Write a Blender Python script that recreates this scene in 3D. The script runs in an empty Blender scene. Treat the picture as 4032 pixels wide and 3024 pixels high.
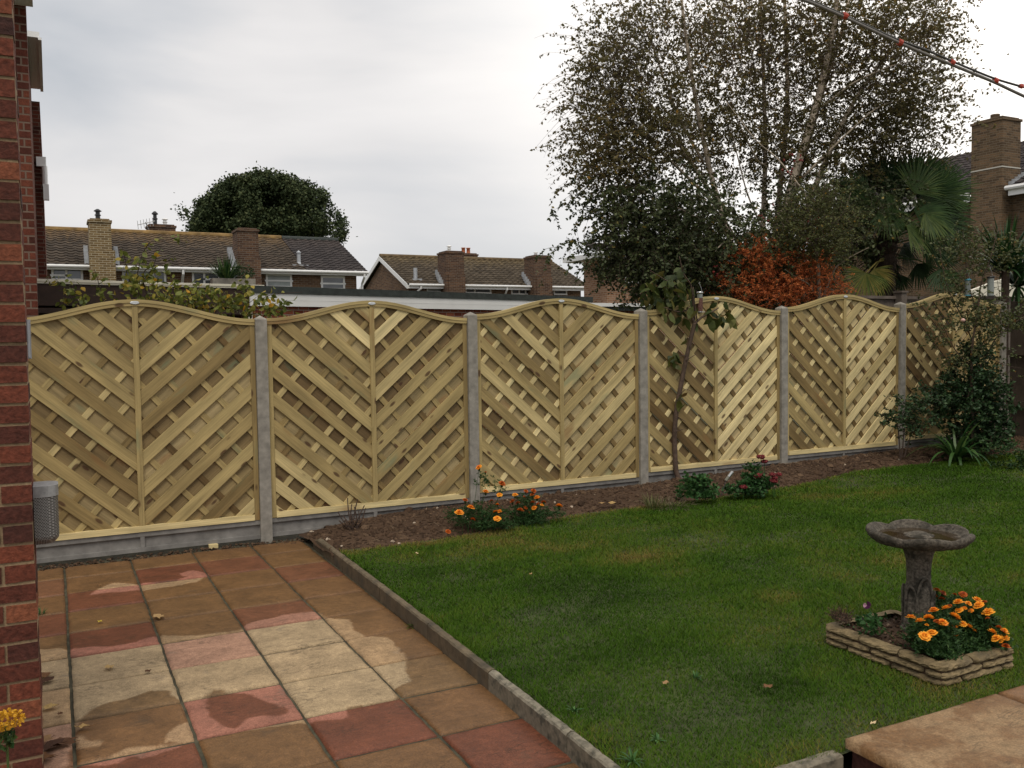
import bpy, math, random
import numpy as np
from mathutils import Vector, Matrix

# ------------------------------------------------------------------ camera, sky, sun, exposure
scene = bpy.context.scene
COL = scene.collection
FPX, PITCH, ROLL, YAW = 3526.46, -0.0497632, -0.0136848, 1.097436
CAM = np.array([-1.5501, -7.6392, 1.67006])
_fw = np.array([math.cos(YAW)*math.cos(PITCH), math.sin(YAW)*math.cos(PITCH), math.sin(PITCH)])
_rt = np.cross(_fw, [0, 0, 1]); _rt /= np.linalg.norm(_rt)
_up = np.cross(_rt, _fw)
RT = _rt*math.cos(ROLL)+_up*math.sin(ROLL)
UP = -_rt*math.sin(ROLL)+_up*math.cos(ROLL)
cam_d = bpy.data.cameras.new('camera'); cam = bpy.data.objects.new('camera', cam_d); COL.objects.link(cam)
cam_d.sensor_width = 36; cam_d.lens = 36*FPX/4032; cam_d.clip_end = 2000; cam_d.clip_start = 0.05
m = Matrix.Identity(4)
for i in range(3):
    m[i][0] = RT[i]; m[i][1] = UP[i]; m[i][2] = -_fw[i]; m[i][3] = CAM[i]
cam.matrix_world = m
scene.camera = cam

SUN_EL, SUN_AZ = math.radians(60), math.radians(-118)     # direction the light comes from (azimuth from +X)
world = bpy.data.worlds.new("World"); scene.world = world; world.use_nodes = True
nt = world.node_tree; nt.nodes.clear()
def N(t, ty, **kw):
    n = t.nodes.new(ty)
    for k, v in kw.items():
        if k.startswith('i_'):
            key = k[2:]; key = int(key) if key.isdigit() else key.replace('_', ' ')
            n.inputs[key].default_value = v
        else: setattr(n, k, v)
    return n
def ramp(t, stops, interp='LINEAR'):
    r = t.nodes.new('ShaderNodeValToRGB'); cr = r.color_ramp; cr.interpolation = interp
    while len(cr.elements) < len(stops): cr.elements.new(0.5)
    for e, (p, c) in zip(cr.elements, stops):
        e.position = p; e.color = (*c, 1) if len(c) == 3 else c
    return r
L = nt.links.new
sky = N(nt, 'ShaderNodeTexSky', sky_type='NISHITA', sun_disc=False, sun_elevation=SUN_EL, sun_rotation=math.pi/2-SUN_AZ)
bg1 = N(nt, 'ShaderNodeBackground', i_Strength=0.1); L(sky.outputs[0], bg1.inputs[0])
tc = N(nt, 'ShaderNodeTexCoord')
mp = N(nt, 'ShaderNodeMapping'); mp.inputs['Scale'].default_value = (1.0, 1.0, 3.2); mp.inputs['Rotation'].default_value = (0.0, 0.12, 0.5)
L(tc.outputs['Generated'], mp.inputs[0])
n1 = N(nt, 'ShaderNodeTexNoise', i_Scale=2.1, i_Detail=5.0, i_Roughness=0.48, i_Distortion=0.25); L(mp.outputs[0], n1.inputs['Vector'])
cl = ramp(nt, [(0.34, (0.50, 0.52, 0.55)), (0.46, (0.61, 0.615, 0.63)), (0.57, (0.75, 0.73, 0.72)), (0.70, (0.86, 0.83, 0.81))])
L(n1.outputs[0], cl.inputs[0])
# a broad bright part of the cloud deck, high and to the right (a direction in the sky, seen or not)
dotv = N(nt, 'ShaderNodeVectorMath', operation='DOT_PRODUCT')
bd = Vector((0.86, 0.30, 0.42)).normalized(); dotv.inputs[1].default_value = bd
nrm = N(nt, 'ShaderNodeVectorMath', operation='NORMALIZE'); L(tc.outputs['Generated'], nrm.inputs[0]); L(nrm.outputs[0], dotv.inputs[0])
gl = N(nt, 'ShaderNodeMapRange', interpolation_type='SMOOTHSTEP', i_1=0.62, i_2=1.0, i_3=0.0, i_4=1.0); L(dotv.outputs['Value'], gl.inputs[0])
mxg = N(nt, 'ShaderNodeMix', data_type='RGBA', blend_type='MIX'); L(gl.outputs[0], mxg.inputs[0]); L(cl.outputs[0], mxg.inputs[6]); mxg.inputs[7].default_value = (1.5, 1.42, 1.32, 1)
# low haze band near the horizon
sep = N(nt, 'ShaderNodeSeparateXYZ'); L(nrm.outputs[0], sep.inputs[0])
hz = N(nt, 'ShaderNodeMapRange', i_1=0.0, i_2=0.28, i_3=0.55, i_4=0.0); L(sep.outputs[2], hz.inputs[0])
mxh = N(nt, 'ShaderNodeMix', data_type='RGBA'); L(hz.outputs[0], mxh.inputs[0]); L(mxg.outputs[2], mxh.inputs[6]); mxh.inputs[7].default_value = (0.66, 0.645, 0.64, 1)
bg2 = N(nt, 'ShaderNodeBackground', i_Strength=0.92); L(mxh.outputs[2], bg2.inputs[0])
mxs = N(nt, 'ShaderNodeMixShader', i_0=0.94); L(bg1.outputs[0], mxs.inputs[1]); L(bg2.outputs[0], mxs.inputs[2])
wo = N(nt, 'ShaderNodeOutputWorld'); L(mxs.outputs[0], wo.inputs[0])

sun_d = bpy.data.lights.new('sun', 'SUN'); sun = bpy.data.objects.new('sun', sun_d); COL.objects.link(sun)
sun_d.energy = 1.5; sun_d.angle = math.radians(24); sun_d.color = (1.0, 0.93, 0.82)
sd = Vector((math.cos(SUN_EL)*math.cos(SUN_AZ), math.cos(SUN_EL)*math.sin(SUN_AZ), math.sin(SUN_EL)))
sun.rotation_euler = sd.to_track_quat('Z', 'Y').to_euler()

scene.view_settings.view_transform = 'Standard'; scene.view_settings.look = 'None'
scene.view_settings.exposure = 0.28; scene.view_settings.gamma = 1.0
scene.cycles.max_bounces = 6; scene.cycles.diffuse_bounces = 3; scene.cycles.transmission_bounces = 4
scene.cycles.transparent_max_bounces = 6

# ------------------------------------------------------------------ measured points of the place
def ray(u, v):
    d = _fw*FPX+RT*(u-2016)-UP*(v-1512); return d/np.linalg.norm(d)
def at(u, v, Z):                # point at depth Z (metres along the view axis)
    d = ray(u, v); return CAM+d*(Z/(d@_fw))
def ony(u, v, y):
    d = ray(u, v); return CAM+d*((y-CAM[1])/d[1])
def onz(u, v, z):
    d = ray(u, v); return CAM+d*((z-CAM[2])/d[2])
def onx(u, v, x):
    d = ray(u, v); return CAM+d*((x-CAM[0])/d[0])
rng = np.random.default_rng(7)
random.seed(7)

# ------------------------------------------------------------------ numpy value noise
_perm = np.random.default_rng(3).random((256, 256))
def vnoise(x, y):
    xi = np.floor(x).astype(int); yi = np.floor(y).astype(int); fx = x-xi; fy = y-yi
    fx = fx*fx*(3-2*fx); fy = fy*fy*(3-2*fy)
    g = lambda a, b: _perm[a % 256, b % 256]
    return (g(xi, yi)*(1-fx)+g(xi+1, yi)*fx)*(1-fy)+(g(xi, yi+1)*(1-fx)+g(xi+1, yi+1)*fx)*fy-0.5
def fbm(x, y, o=4):
    s = 0; a = 1.0
    for k in range(o):
        s = s+a*vnoise(x*2**k+17.3*k, y*2**k+5.1*k); a *= 0.5
    return s

# ------------------------------------------------------------------ mesh helpers
def link(o, parent=None):
    COL.objects.link(o)
    if parent is not None: o.parent = parent
    return o
def mk(name, V, F, mat=None, parent=None, tint=None, smooth=False, vattr=None, uv=None):
    """V (n,3); F list of int arrays (k,3)/(k,4) or list of index lists; tint: per-face float."""
    me = bpy.data.meshes.new(name)
    V = np.asarray(V, dtype=np.float32)
    if isinstance(F, np.ndarray): F = [F]
    if len(F) and isinstance(F[0], np.ndarray) and F[0].ndim == 2:
        tot = np.concatenate([np.full(len(f), f.shape[1], dtype=np.int32) for f in F])
        idx = np.concatenate([f.ravel() for f in F]).astype(np.int32)
    else:
        tot = np.array([len(f) for f in F], dtype=np.int32)
        idx = np.array([i for f in F for i in f], dtype=np.int32)
    me.vertices.add(len(V)); me.vertices.foreach_set('co', V.ravel())
    me.loops.add(len(idx)); me.loops.foreach_set('vertex_index', idx)
    me.polygons.add(len(tot))
    st = np.zeros(len(tot), dtype=np.int32); st[1:] = np.cumsum(tot)[:-1]
    me.polygons.foreach_set('loop_start', st)
    me.polygons.foreach_set('use_smooth', np.full(len(tot), bool(smooth), dtype=bool))
    me.update(calc_edges=True)
    if tint is not None:
        a = me.attributes.new('tint', 'FLOAT', 'FACE'); a.data.foreach_set('value', np.asarray(tint, dtype=np.float32))
    if vattr:
        for k, arr in vattr.items():
            arr = np.asarray(arr, dtype=np.float32)
            if arr.ndim == 2:
                a = me.attributes.new(k, 'FLOAT_VECTOR', 'POINT'); a.data.foreach_set('vector', arr.ravel())
            else:
                a = me.attributes.new(k, 'FLOAT', 'POINT'); a.data.foreach_set('value', arr)
    me.validate()
    if mat: me.materials.append(mat)
    o = bpy.data.objects.new(name, me)
    return link(o, parent)
class MB:
    def __init__(s): s.V = []; s.F = []; s.T = []; s.A = []; s.n = 0
    def add(s, V, F, t=0.5, A=None):
        s.V.append(np.asarray(V, float)); s.F += [[i+s.n for i in f] for f in F]
        s.T += list(t) if hasattr(t, '__len__') else [t]*len(F); s.n += len(V)
        s.A.append(np.zeros((len(V), 3)) if A is None else np.asarray(A, float))
    def box(s, x0, x1, y0, y1, z0, z1, t=0.5, j=0.0):
        V = np.array([(x, y, z) for z in (z0, z1) for y in (y0, y1) for x in (x0, x1)], float)
        if j: V += rng.uniform(-j, j, V.shape)
        s.add(V, [(0, 2, 3, 1), (4, 5, 7, 6), (0, 1, 5, 4), (2, 6, 7, 3), (0, 4, 6, 2), (1, 3, 7, 5)], t)
    def hexa(s, P, t=0.5):    # 8 points: bottom 4 (ccw), top 4
        s.add(P, [(3, 2, 1, 0), (4, 5, 6, 7), (0, 1, 5, 4), (1, 2, 6, 5), (2, 3, 7, 6), (3, 0, 4, 7)], t)
    def prism(s, poly, y0, y1, t=0.5, A=None):   # polygon in x,z extruded along y
        n = len(poly); V = [(p[0], y0, p[1]) for p in poly]+[(p[0], y1, p[1]) for p in poly]
        F = [list(range(n)), list(range(2*n-1, n-1, -1))]+[(i, i+n, (i+1) % n+n, (i+1) % n) for i in range(n)]
        s.add(V, F, t, None if A is None else list(A)+list(A))
    def tube(s, pts, rad, n=8, t=0.5, cap=True):
        pts = np.asarray(pts, float); k = len(pts)
        rad = np.full(k, rad) if np.isscalar(rad) else np.asarray(rad, float)
        d = np.gradient(pts, axis=0); d /= np.linalg.norm(d, axis=1)[:, None]+1e-9
        ref = np.array([0, 0, 1.0]) if abs(d[0][2]) < 0.9 else np.array([1.0, 0, 0])
        V = []
        a = np.linspace(0, 2*math.pi, n, endpoint=False)
        for i in range(k):
            e1 = np.cross(d[i], ref); e1 /= np.linalg.norm(e1)+1e-9; e2 = np.cross(d[i], e1)
            V += [pts[i]+rad[i]*(math.cos(b)*e1+math.sin(b)*e2) for b in a]
        F = [(i*n+j, i*n+(j+1) % n, (i+1)*n+(j+1) % n, (i+1)*n+j) for i in range(k-1) for j in range(n)]
        if cap: F += [list(range(n))[::-1], list(range((k-1)*n, k*n))]
        s.add(V, F, t)
    def lathe(s, prof, n=24, c=(0, 0, 0), t=0.5, lobe=None):
        V = []
        for r, z in prof:
            for j in range(n):
                a = 2*math.pi*j/n; rr = r*(lobe(a, r, z) if lobe else 1)
                V.append((c[0]+rr*math.cos(a), c[1]+rr*math.sin(a), c[2]+z))
        k = len(prof)
        F = [(i*n+j, i*n+(j+1) % n, (i+1)*n+(j+1) % n, (i+1)*n+j) for i in range(k-1) for j in range(n)]
        F += [list(range(n))[::-1], list(range((k-1)*n, k*n))]
        s.add(V, F, t)
    def build(s, name, mat, parent=None, smooth=False, attr=False):
        V = np.concatenate(s.V)
        return mk(name, V, s.F, mat, parent, tint=s.T, smooth=smooth, vattr={'gr': np.concatenate(s.A)} if attr else None)
def tag(o, label=None, cat=None, group=None, kind=None):
    if label: o['label'] = label
    if cat: o['category'] = cat
    if group: o['group'] = group
    if kind: o['kind'] = kind
    return o
def empty(name, loc=(0, 0, 0), rz=0.0, **kw):
    o = bpy.data.objects.new(name, None); COL.objects.link(o); o.location = loc; o.rotation_euler = (0, 0, rz)
    o.empty_display_size = 0.1
    return tag(o, **kw)
def copy_tree(o, parent=None):
    c = o.copy(); COL.objects.link(c); c.parent = parent
    for ch in list(o.children): copy_tree(ch, c)
    return c

# ------------------------------------------------------------------ materials
def newmat(name):
    mt = bpy.data.materials.new(name); mt.use_nodes = True
    t = mt.node_tree; b = t.nodes['Principled BSDF']; b.inputs['Specular IOR Level'].default_value = 0.3
    return mt, t, b
def plain(name, c, rough=0.6, metal=0.0, noise=0.0, nscale=20.0, bump=0.0, spec=0.4):
    mt, t, b = newmat(name); b.inputs['Roughness'].default_value = rough; b.inputs['Metallic'].default_value = metal
    b.inputs['Specular IOR Level'].default_value = spec
    b.inputs['Base Color'].default_value = (*c, 1)
    if noise or bump:
        g = N(t, 'ShaderNodeNewGeometry'); n = N(t, 'ShaderNodeTexNoise', i_Scale=nscale, i_Detail=6.0, i_Roughness=0.6)
        t.links.new(g.outputs['Position'], n.inputs['Vector'])
        if noise:
            r = ramp(t, [(0.3, tuple(x*(1-noise) for x in c)), (0.7, tuple(min(1, x*(1+noise)) for x in c))])
            t.links.new(n.outputs[0], r.inputs[0]); t.links.new(r.outputs[0], b.inputs['Base Color'])
        if bump:
            bu = N(t, 'ShaderNodeBump', i_Strength=1.0, i_Distance=bump); t.links.new(n.outputs[0], bu.inputs['Height']); t.links.new(bu.outputs[0], b.inputs['Normal'])
    return mt
def tinted(name, stops, rough=0.7, nscale=30.0, namt=0.25, bump=0.0, transl=0.0, spec=0.3, big=0.0, bigcol=(0.1, 0.1, 0.05), bigscale=1.0):
    """colour from per-face attribute 'tint', broken up by noise"""
    mt, t, b = newmat(name); b.inputs['Roughness'].default_value = rough; b.inputs['Specular IOR Level'].default_value = spec
    at_ = N(t, 'ShaderNodeAttribute', attribute_name='tint'); r = ramp(t, stops); lk = t.links.new
    lk(at_.outputs['Fac'], r.inputs[0]); col = r.outputs[0]
    g = N(t, 'ShaderNodeNewGeometry')
    n = N(t, 'ShaderNodeTexNoise', i_Scale=nscale, i_Detail=5.0, i_Roughness=0.6); lk(g.outputs['Position'], n.inputs['Vector'])
    if namt:
        mr = N(t, 'ShaderNodeMapRange', i_1=0.25, i_2=0.75, i_3=1-namt, i_4=1+namt); lk(n.outputs[0], mr.inputs[0])
        mm = N(t, 'ShaderNodeVectorMath', operation='SCALE'); lk(col, mm.inputs[0]); lk(mr.outputs[0], mm.inputs['Scale']); col = mm.outputs[0]
    if big:
        n2 = N(t, 'ShaderNodeTexNoise', i_Scale=bigscale, i_Detail=3.0, i_Roughness=0.55); lk(g.outputs['Position'], n2.inputs['Vector'])
        mr2 = N(t, 'ShaderNodeMapRange', i_1=0.48, i_2=0.68, i_3=0.0, i_4=big); lk(n2.outputs[0], mr2.inputs[0])
        mx = N(t, 'ShaderNodeMix', data_type='RGBA'); lk(mr2.outputs[0], mx.inputs[0]); lk(col, mx.inputs[6]); mx.inputs[7].default_value = (*bigcol, 1); col = mx.outputs[2]
    lk(col, b.inputs['Base Color'])
    if bump:
        bu = N(t, 'ShaderNodeBump', i_Strength=1.0, i_Distance=bump); lk(n.outputs[0], bu.inputs['Height']); lk(bu.outputs[0], b.inputs['Normal'])
    if transl:
        tr = N(t, 'ShaderNodeBsdfTranslucent'); lk(col, tr.inputs[0]); ms = N(t, 'ShaderNodeMixShader', i_0=transl)
        out = t.nodes['Material Output']; lk(b.outputs[0], ms.inputs[1]); lk(tr.outputs[0], ms.inputs[2]); lk(ms.outputs[0], out.inputs[0])
    return mt
def brickmat(name, c1, c2, c3, mortar, bw=0.225, bh=0.075, ms=0.009, zoff=0.0, bump=0.006, dark=0.3):
    mt, t, b = newmat(name); lk = t.links.new; b.inputs['Roughness'].default_value = 0.85; b.inputs['Specular IOR Level'].default_value = 0.2
    g = N(t, 'ShaderNodeNewGeometry'); s = N(t, 'ShaderNodeSeparateXYZ'); lk(g.outputs['Position'], s.inputs[0])
    ad = N(t, 'ShaderNodeMath', operation='ADD'); lk(s.outputs[0], ad.inputs[0]); lk(s.outputs[1], ad.inputs[1])
    az = N(t, 'ShaderNodeMath', operation='ADD'); lk(s.outputs[2], az.inputs[0]); az.inputs[1].default_value = zoff
    c = N(t, 'ShaderNodeCombineXYZ'); lk(ad.outputs[0], c.inputs[0]); lk(az.outputs[0], c.inputs[1])
    br = N(t, 'ShaderNodeTexBrick', offset=0.5, squash=1.0); br.inputs['Scale'].default_value = 1.0
    br.inputs['Brick Width'].default_value = bw; br.inputs['Row Height'].default_value = bh; br.inputs['Mortar Size'].default_value = ms
    br.inputs['Mortar Smooth'].default_value = 0.3; br.inputs['Bias'].default_value = 0.0
    br.inputs['Color1'].default_value = (0, 0, 0, 1); br.inputs['Color2'].default_value = (1, 1, 1, 1); br.inputs['Mortar'].default_value = (0.5, 0.5, 0.5, 1)
    lk(c.outputs[0], br.inputs['Vector'])
    r = ramp(t, [(0.0, c1), (0.5, c2), (1.0, c3)]); lk(br.outputs['Color'], r.inputs[0])
    n = N(t, 'ShaderNodeTexNoise', i_Scale=40.0, i_Detail=5.0, i_Roughness=0.7); lk(g.outputs['Position'], n.inputs['Vector'])
    mr = N(t, 'ShaderNodeMapRange', i_1=0.3, i_2=0.7, i_3=1-dark, i_4=1+dark); lk(n.outputs[0], mr.inputs[0])
    sc = N(t, 'ShaderNodeVectorMath', operation='SCALE'); lk(r.outputs[0], sc.inputs[0]); lk(mr.outputs[0], sc.inputs['Scale'])
    mx = N(t, 'ShaderNodeMix', data_type='RGBA'); lk(br.outputs['Fac'], mx.inputs[0]); lk(sc.outputs[0], mx.inputs[6]); mx.inputs[7].default_value = (*mortar, 1)
    lk(mx.outputs[2], b.inputs['Base Color'])
    inv = N(t, 'ShaderNodeMath', operation='MULTIPLY_ADD'); lk(br.outputs['Fac'], inv.inputs[0]); inv.inputs[1].default_value = -1.0; lk(n.outputs[0], inv.inputs[2])
    bu = N(t, 'ShaderNodeBump', i_Strength=1.0, i_Distance=bump); lk(inv.outputs[0], bu.inputs['Height']); lk(bu.outputs[0], b.inputs['Normal'])
    return mt
def woodmat(name, stops, rough=0.62, knots=True, green=0.5):
    """treated softwood: grain runs along the board (attribute gr: along, across, board seed), tint per board"""
    mt, t, b = newmat(name); lk = t.links.new; b.inputs['Roughness'].default_value = rough; b.inputs['Specular IOR Level'].default_value = 0.25
    a = N(t, 'ShaderNodeAttribute', attribute_name='gr'); ti = N(t, 'ShaderNodeAttribute', attribute_name='tint')
    mp = N(t, 'ShaderNodeMapping'); mp.inputs['Scale'].default_value = (1.3, 105.0, 13.0); lk(a.outputs['Vector'], mp.inputs[0])
    n = N(t, 'ShaderNodeTexNoise', i_Scale=1.0, i_Detail=4.0, i_Roughness=0.6, i_Distortion=0.6); lk(mp.outputs[0], n.inputs['Vector'])
    mp2 = N(t, 'ShaderNodeMapping'); mp2.inputs['Scale'].default_value = (2.2, 16.0, 11.0); lk(a.outputs['Vector'], mp2.inputs[0])
    n2 = N(t, 'ShaderNodeTexNoise', i_Scale=1.0, i_Detail=3.0, i_Roughness=0.6); lk(mp2.outputs[0], n2.inputs['Vector'])
    r = ramp(t, stops); lk(ti.outputs['Fac'], r.inputs[0])
    mr = N(t, 'ShaderNodeMapRange', i_1=0.28, i_2=0.72, i_3=0.80, i_4=1.15); lk(n.outputs[0], mr.inputs[0])
    mr2 = N(t, 'ShaderNodeMapRange', i_1=0.3, i_2=0.7, i_3=0.72, i_4=1.2); lk(n2.outputs[0], mr2.inputs[0])
    mu = N(t, 'ShaderNodeMath', operation='MULTIPLY'); lk(mr.outputs[0], mu.inputs[0]); lk(mr2.outputs[0], mu.inputs[1])
    sc = N(t, 'ShaderNodeVectorMath', operation='SCALE'); lk(r.outputs[0], sc.inputs[0]); lk(mu.outputs[0], sc.inputs['Scale']); col = sc.outputs[0]
    if green:
        mp4 = N(t, 'ShaderNodeMapping'); mp4.inputs['Scale'].default_value = (1.7, 6.0, 9.0); mp4.inputs['Location'].default_value = (3, 5, 7); lk(a.outputs['Vector'], mp4.inputs[0])
        n4 = N(t, 'ShaderNodeTexNoise', i_Scale=1.0, i_Detail=3.0); lk(mp4.outputs[0], n4.inputs['Vector'])
        m4 = N(t, 'ShaderNodeMapRange', i_1=0.64, i_2=0.74, i_3=0.0, i_4=green); lk(n4.outputs[0], m4.inputs[0])
        x4 = N(t, 'ShaderNodeMix', data_type='RGBA'); lk(m4.outputs[0], x4.inputs[0]); lk(col, x4.inputs[6]); x4.inputs[7].default_value = (0.14, 0.20, 0.12, 1); col = x4.outputs[2]
        m5 = N(t, 'ShaderNodeMapRange', i_1=0.36, i_2=0.27, i_3=0.0, i_4=0.55); lk(n4.outputs[0], m5.inputs[0])
        x5 = N(t, 'ShaderNodeMix', data_type='RGBA'); lk(m5.outputs[0], x5.inputs[0]); lk(col, x5.inputs[6]); x5.inputs[7].default_value = (0.24, 0.12, 0.045, 1); col = x5.outputs[2]
    if knots:
        mp3 = N(t, 'ShaderNodeMapping'); mp3.inputs['Scale'].default_value = (3.4, 8.5, 31.7); lk(a.outputs['Vector'], mp3.inputs[0])
        v = N(t, 'ShaderNodeTexVoronoi', i_Scale=1.0, i_Randomness=1.0); lk(mp3.outputs[0], v.inputs['Vector'])
        vr = N(t, 'ShaderNodeMapRange', i_1=0.09, i_2=0.15, i_3=0.85, i_4=0.0); lk(v.outputs['Distance'], vr.inputs[0])
        mx = N(t, 'ShaderNodeMix', data_type='RGBA'); lk(vr.outputs[0], mx.inputs[0]); lk(col, mx.inputs[6]); mx.inputs[7].default_value = (0.075, 0.035, 0.018, 1); col = mx.outputs[2]
    lk(col, b.inputs['Base Color'])
    bu = N(t, 'ShaderNodeBump', i_Strength=0.5, i_Distance=0.002); lk(n.outputs[0], bu.inputs['Height']); lk(bu.outputs[0], b.inputs['Normal'])
    return mt

M = {}
M['wood'] = woodmat('treated_softwood', [(0.0, (0.14, 0.088, 0.034)), (0.3, (0.29, 0.208, 0.085)), (0.6, (0.44, 0.338, 0.148)), (1.0, (0.76, 0.62, 0.32))])
M['woodback'] = woodmat('treated_softwood_back', [(0.0, (0.13, 0.08, 0.035)), (0.4, (0.29, 0.215, 0.10)), (1.0, (0.64, 0.51, 0.27))])  # darker ramp than the front boards: recess shade put into the colour
M['concrete'] = plain('concrete', (0.26, 0.24, 0.205), 0.9, noise=0.3, nscale=14, bump=0.002)
M['gravelb'] = plain('wet_concrete', (0.20, 0.19, 0.175), 0.75, noise=0.3, nscale=9, bump=0.0015)
M['badge'] = plain('badge_plastic', (0.55, 0.58, 0.6), 0.25, noise=0.25, nscale=150, spec=0.7)
M['white'] = plain('white_upvc', (0.78, 0.78, 0.76), 0.35, noise=0.04, nscale=3)
M['creamw'] = plain('cream_board', (0.72, 0.68, 0.55), 0.5, noise=0.05, nscale=3)
M['glass'] = plain('window_glass', (0.05, 0.065, 0.08), 0.08, noise=0.6, nscale=1.6, spec=0.9)
M['blind'] = plain('window_blind', (0.34, 0.37, 0.36), 0.5, noise=0.15, nscale=4)
M['felt'] = plain('roofing_felt', (0.035, 0.042, 0.038), 0.8, noise=0.4, nscale=12, bump=0.004)
M['lead'] = plain('lead_flashing', (0.42, 0.44, 0.46), 0.5, metal=0.3, noise=0.2, nscale=10)
M['pot'] = plain('terracotta', (0.42, 0.13, 0.055), 0.7, noise=0.25, nscale=15)
M['dmetal'] = plain('dark_metal', (0.05, 0.05, 0.05), 0.4, metal=0.6)
M['steel'] = plain('steel', (0.55, 0.55, 0.54), 0.3, metal=0.9)
M['aerial'] = plain('aerial_metal', (0.25, 0.25, 0.25), 0.4, metal=0.6)
M['dtimber'] = plain('dark_stained_timber', (0.035, 0.018, 0.011), 0.7, noise=0.4, nscale=6, bump=0.003)
M['oldfence'] = plain('weathered_fence_boards', (0.050, 0.036, 0.025), 0.9, noise=0.35, nscale=7, bump=0.003)
M['greyfence'] = plain('silvered_fence_boards', (0.13, 0.105, 0.085), 0.9, noise=0.3, nscale=7, bump=0.003)
M['soil'] = None
BR = brickmat
M['brick_far'] = BR('far_brick', (0.075, 0.035, 0.02), (0.13, 0.07, 0.038), (0.19, 0.105, 0.055), (0.25, 0.21, 0.16))
M['brick_yel'] = BR('yellow_chimney_brick', (0.13, 0.085, 0.035), (0.18, 0.12, 0.055), (0.24, 0.165, 0.075), (0.46, 0.40, 0.28))
M['brick_chim'] = BR('brown_chimney_brick', (0.06, 0.03, 0.02), (0.10, 0.055, 0.033), (0.15, 0.08, 0.045), (0.17, 0.14, 0.11))
M['brick_gar'] = BR('garage_red_brick', (0.13, 0.03, 0.018), (0.20, 0.055, 0.03), (0.27, 0.085, 0.045), (0.27, 0.20, 0.16))
M['brick_pink'] = BR('orange_brick', (0.26, 0.13, 0.075), (0.33, 0.18, 0.10), (0.38, 0.22, 0.14), (0.42, 0.33, 0.25))
M['brick_buff'] = BR('weathered_buff_brick', (0.075, 0.048, 0.028), (0.125, 0.083, 0.047), (0.18, 0.11, 0.06), (0.17, 0.135, 0.095), dark=0.5)
M['brick_neigh'] = BR('neighbour_red_brick', (0.055, 0.018, 0.012), (0.11, 0.03, 0.018), (0.15, 0.045, 0.025), (0.17, 0.115, 0.085))
M['near_brick'] = tinted('near_red_brick', [(0, (0.045, 0.018, 0.014)), (0.35, (0.090, 0.026, 0.016)), (0.7, (0.155, 0.042, 0.022)), (1, (0.22, 0.075, 0.036))], 0.85, nscale=55, namt=0.5, bump=0.006)
M['near_mortar'] = plain('near_mortar', (0.25, 0.175, 0.10), 0.95, noise=0.25, nscale=60, bump=0.004)
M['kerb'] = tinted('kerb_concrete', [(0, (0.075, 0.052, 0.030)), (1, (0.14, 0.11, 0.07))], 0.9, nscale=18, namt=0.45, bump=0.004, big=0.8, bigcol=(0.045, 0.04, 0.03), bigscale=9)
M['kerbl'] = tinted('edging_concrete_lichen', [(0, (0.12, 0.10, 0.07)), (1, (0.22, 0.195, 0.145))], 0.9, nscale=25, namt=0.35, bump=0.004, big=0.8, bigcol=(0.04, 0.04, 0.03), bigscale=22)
M['stone'] = tinted('cast_stone', [(0, (0.15, 0.11, 0.055)), (1, (0.24, 0.18, 0.095))], 0.9, nscale=35, namt=0.35, bump=0.012, big=0.7, bigcol=(0.08, 0.065, 0.04), bigscale=9)
M['bath'] = tinted('mossy_cast_stone', [(0, (0.055, 0.047, 0.036)), (1, (0.125, 0.108, 0.085))], 0.95, nscale=70, namt=0.9, bump=0.006, big=0.85, bigcol=(0.022, 0.020, 0.014), bigscale=16)
M['water'] = plain('rain_water', (0.035, 0.022, 0.01), 0.05, noise=0.3, nscale=14, spec=0.8)

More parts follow.
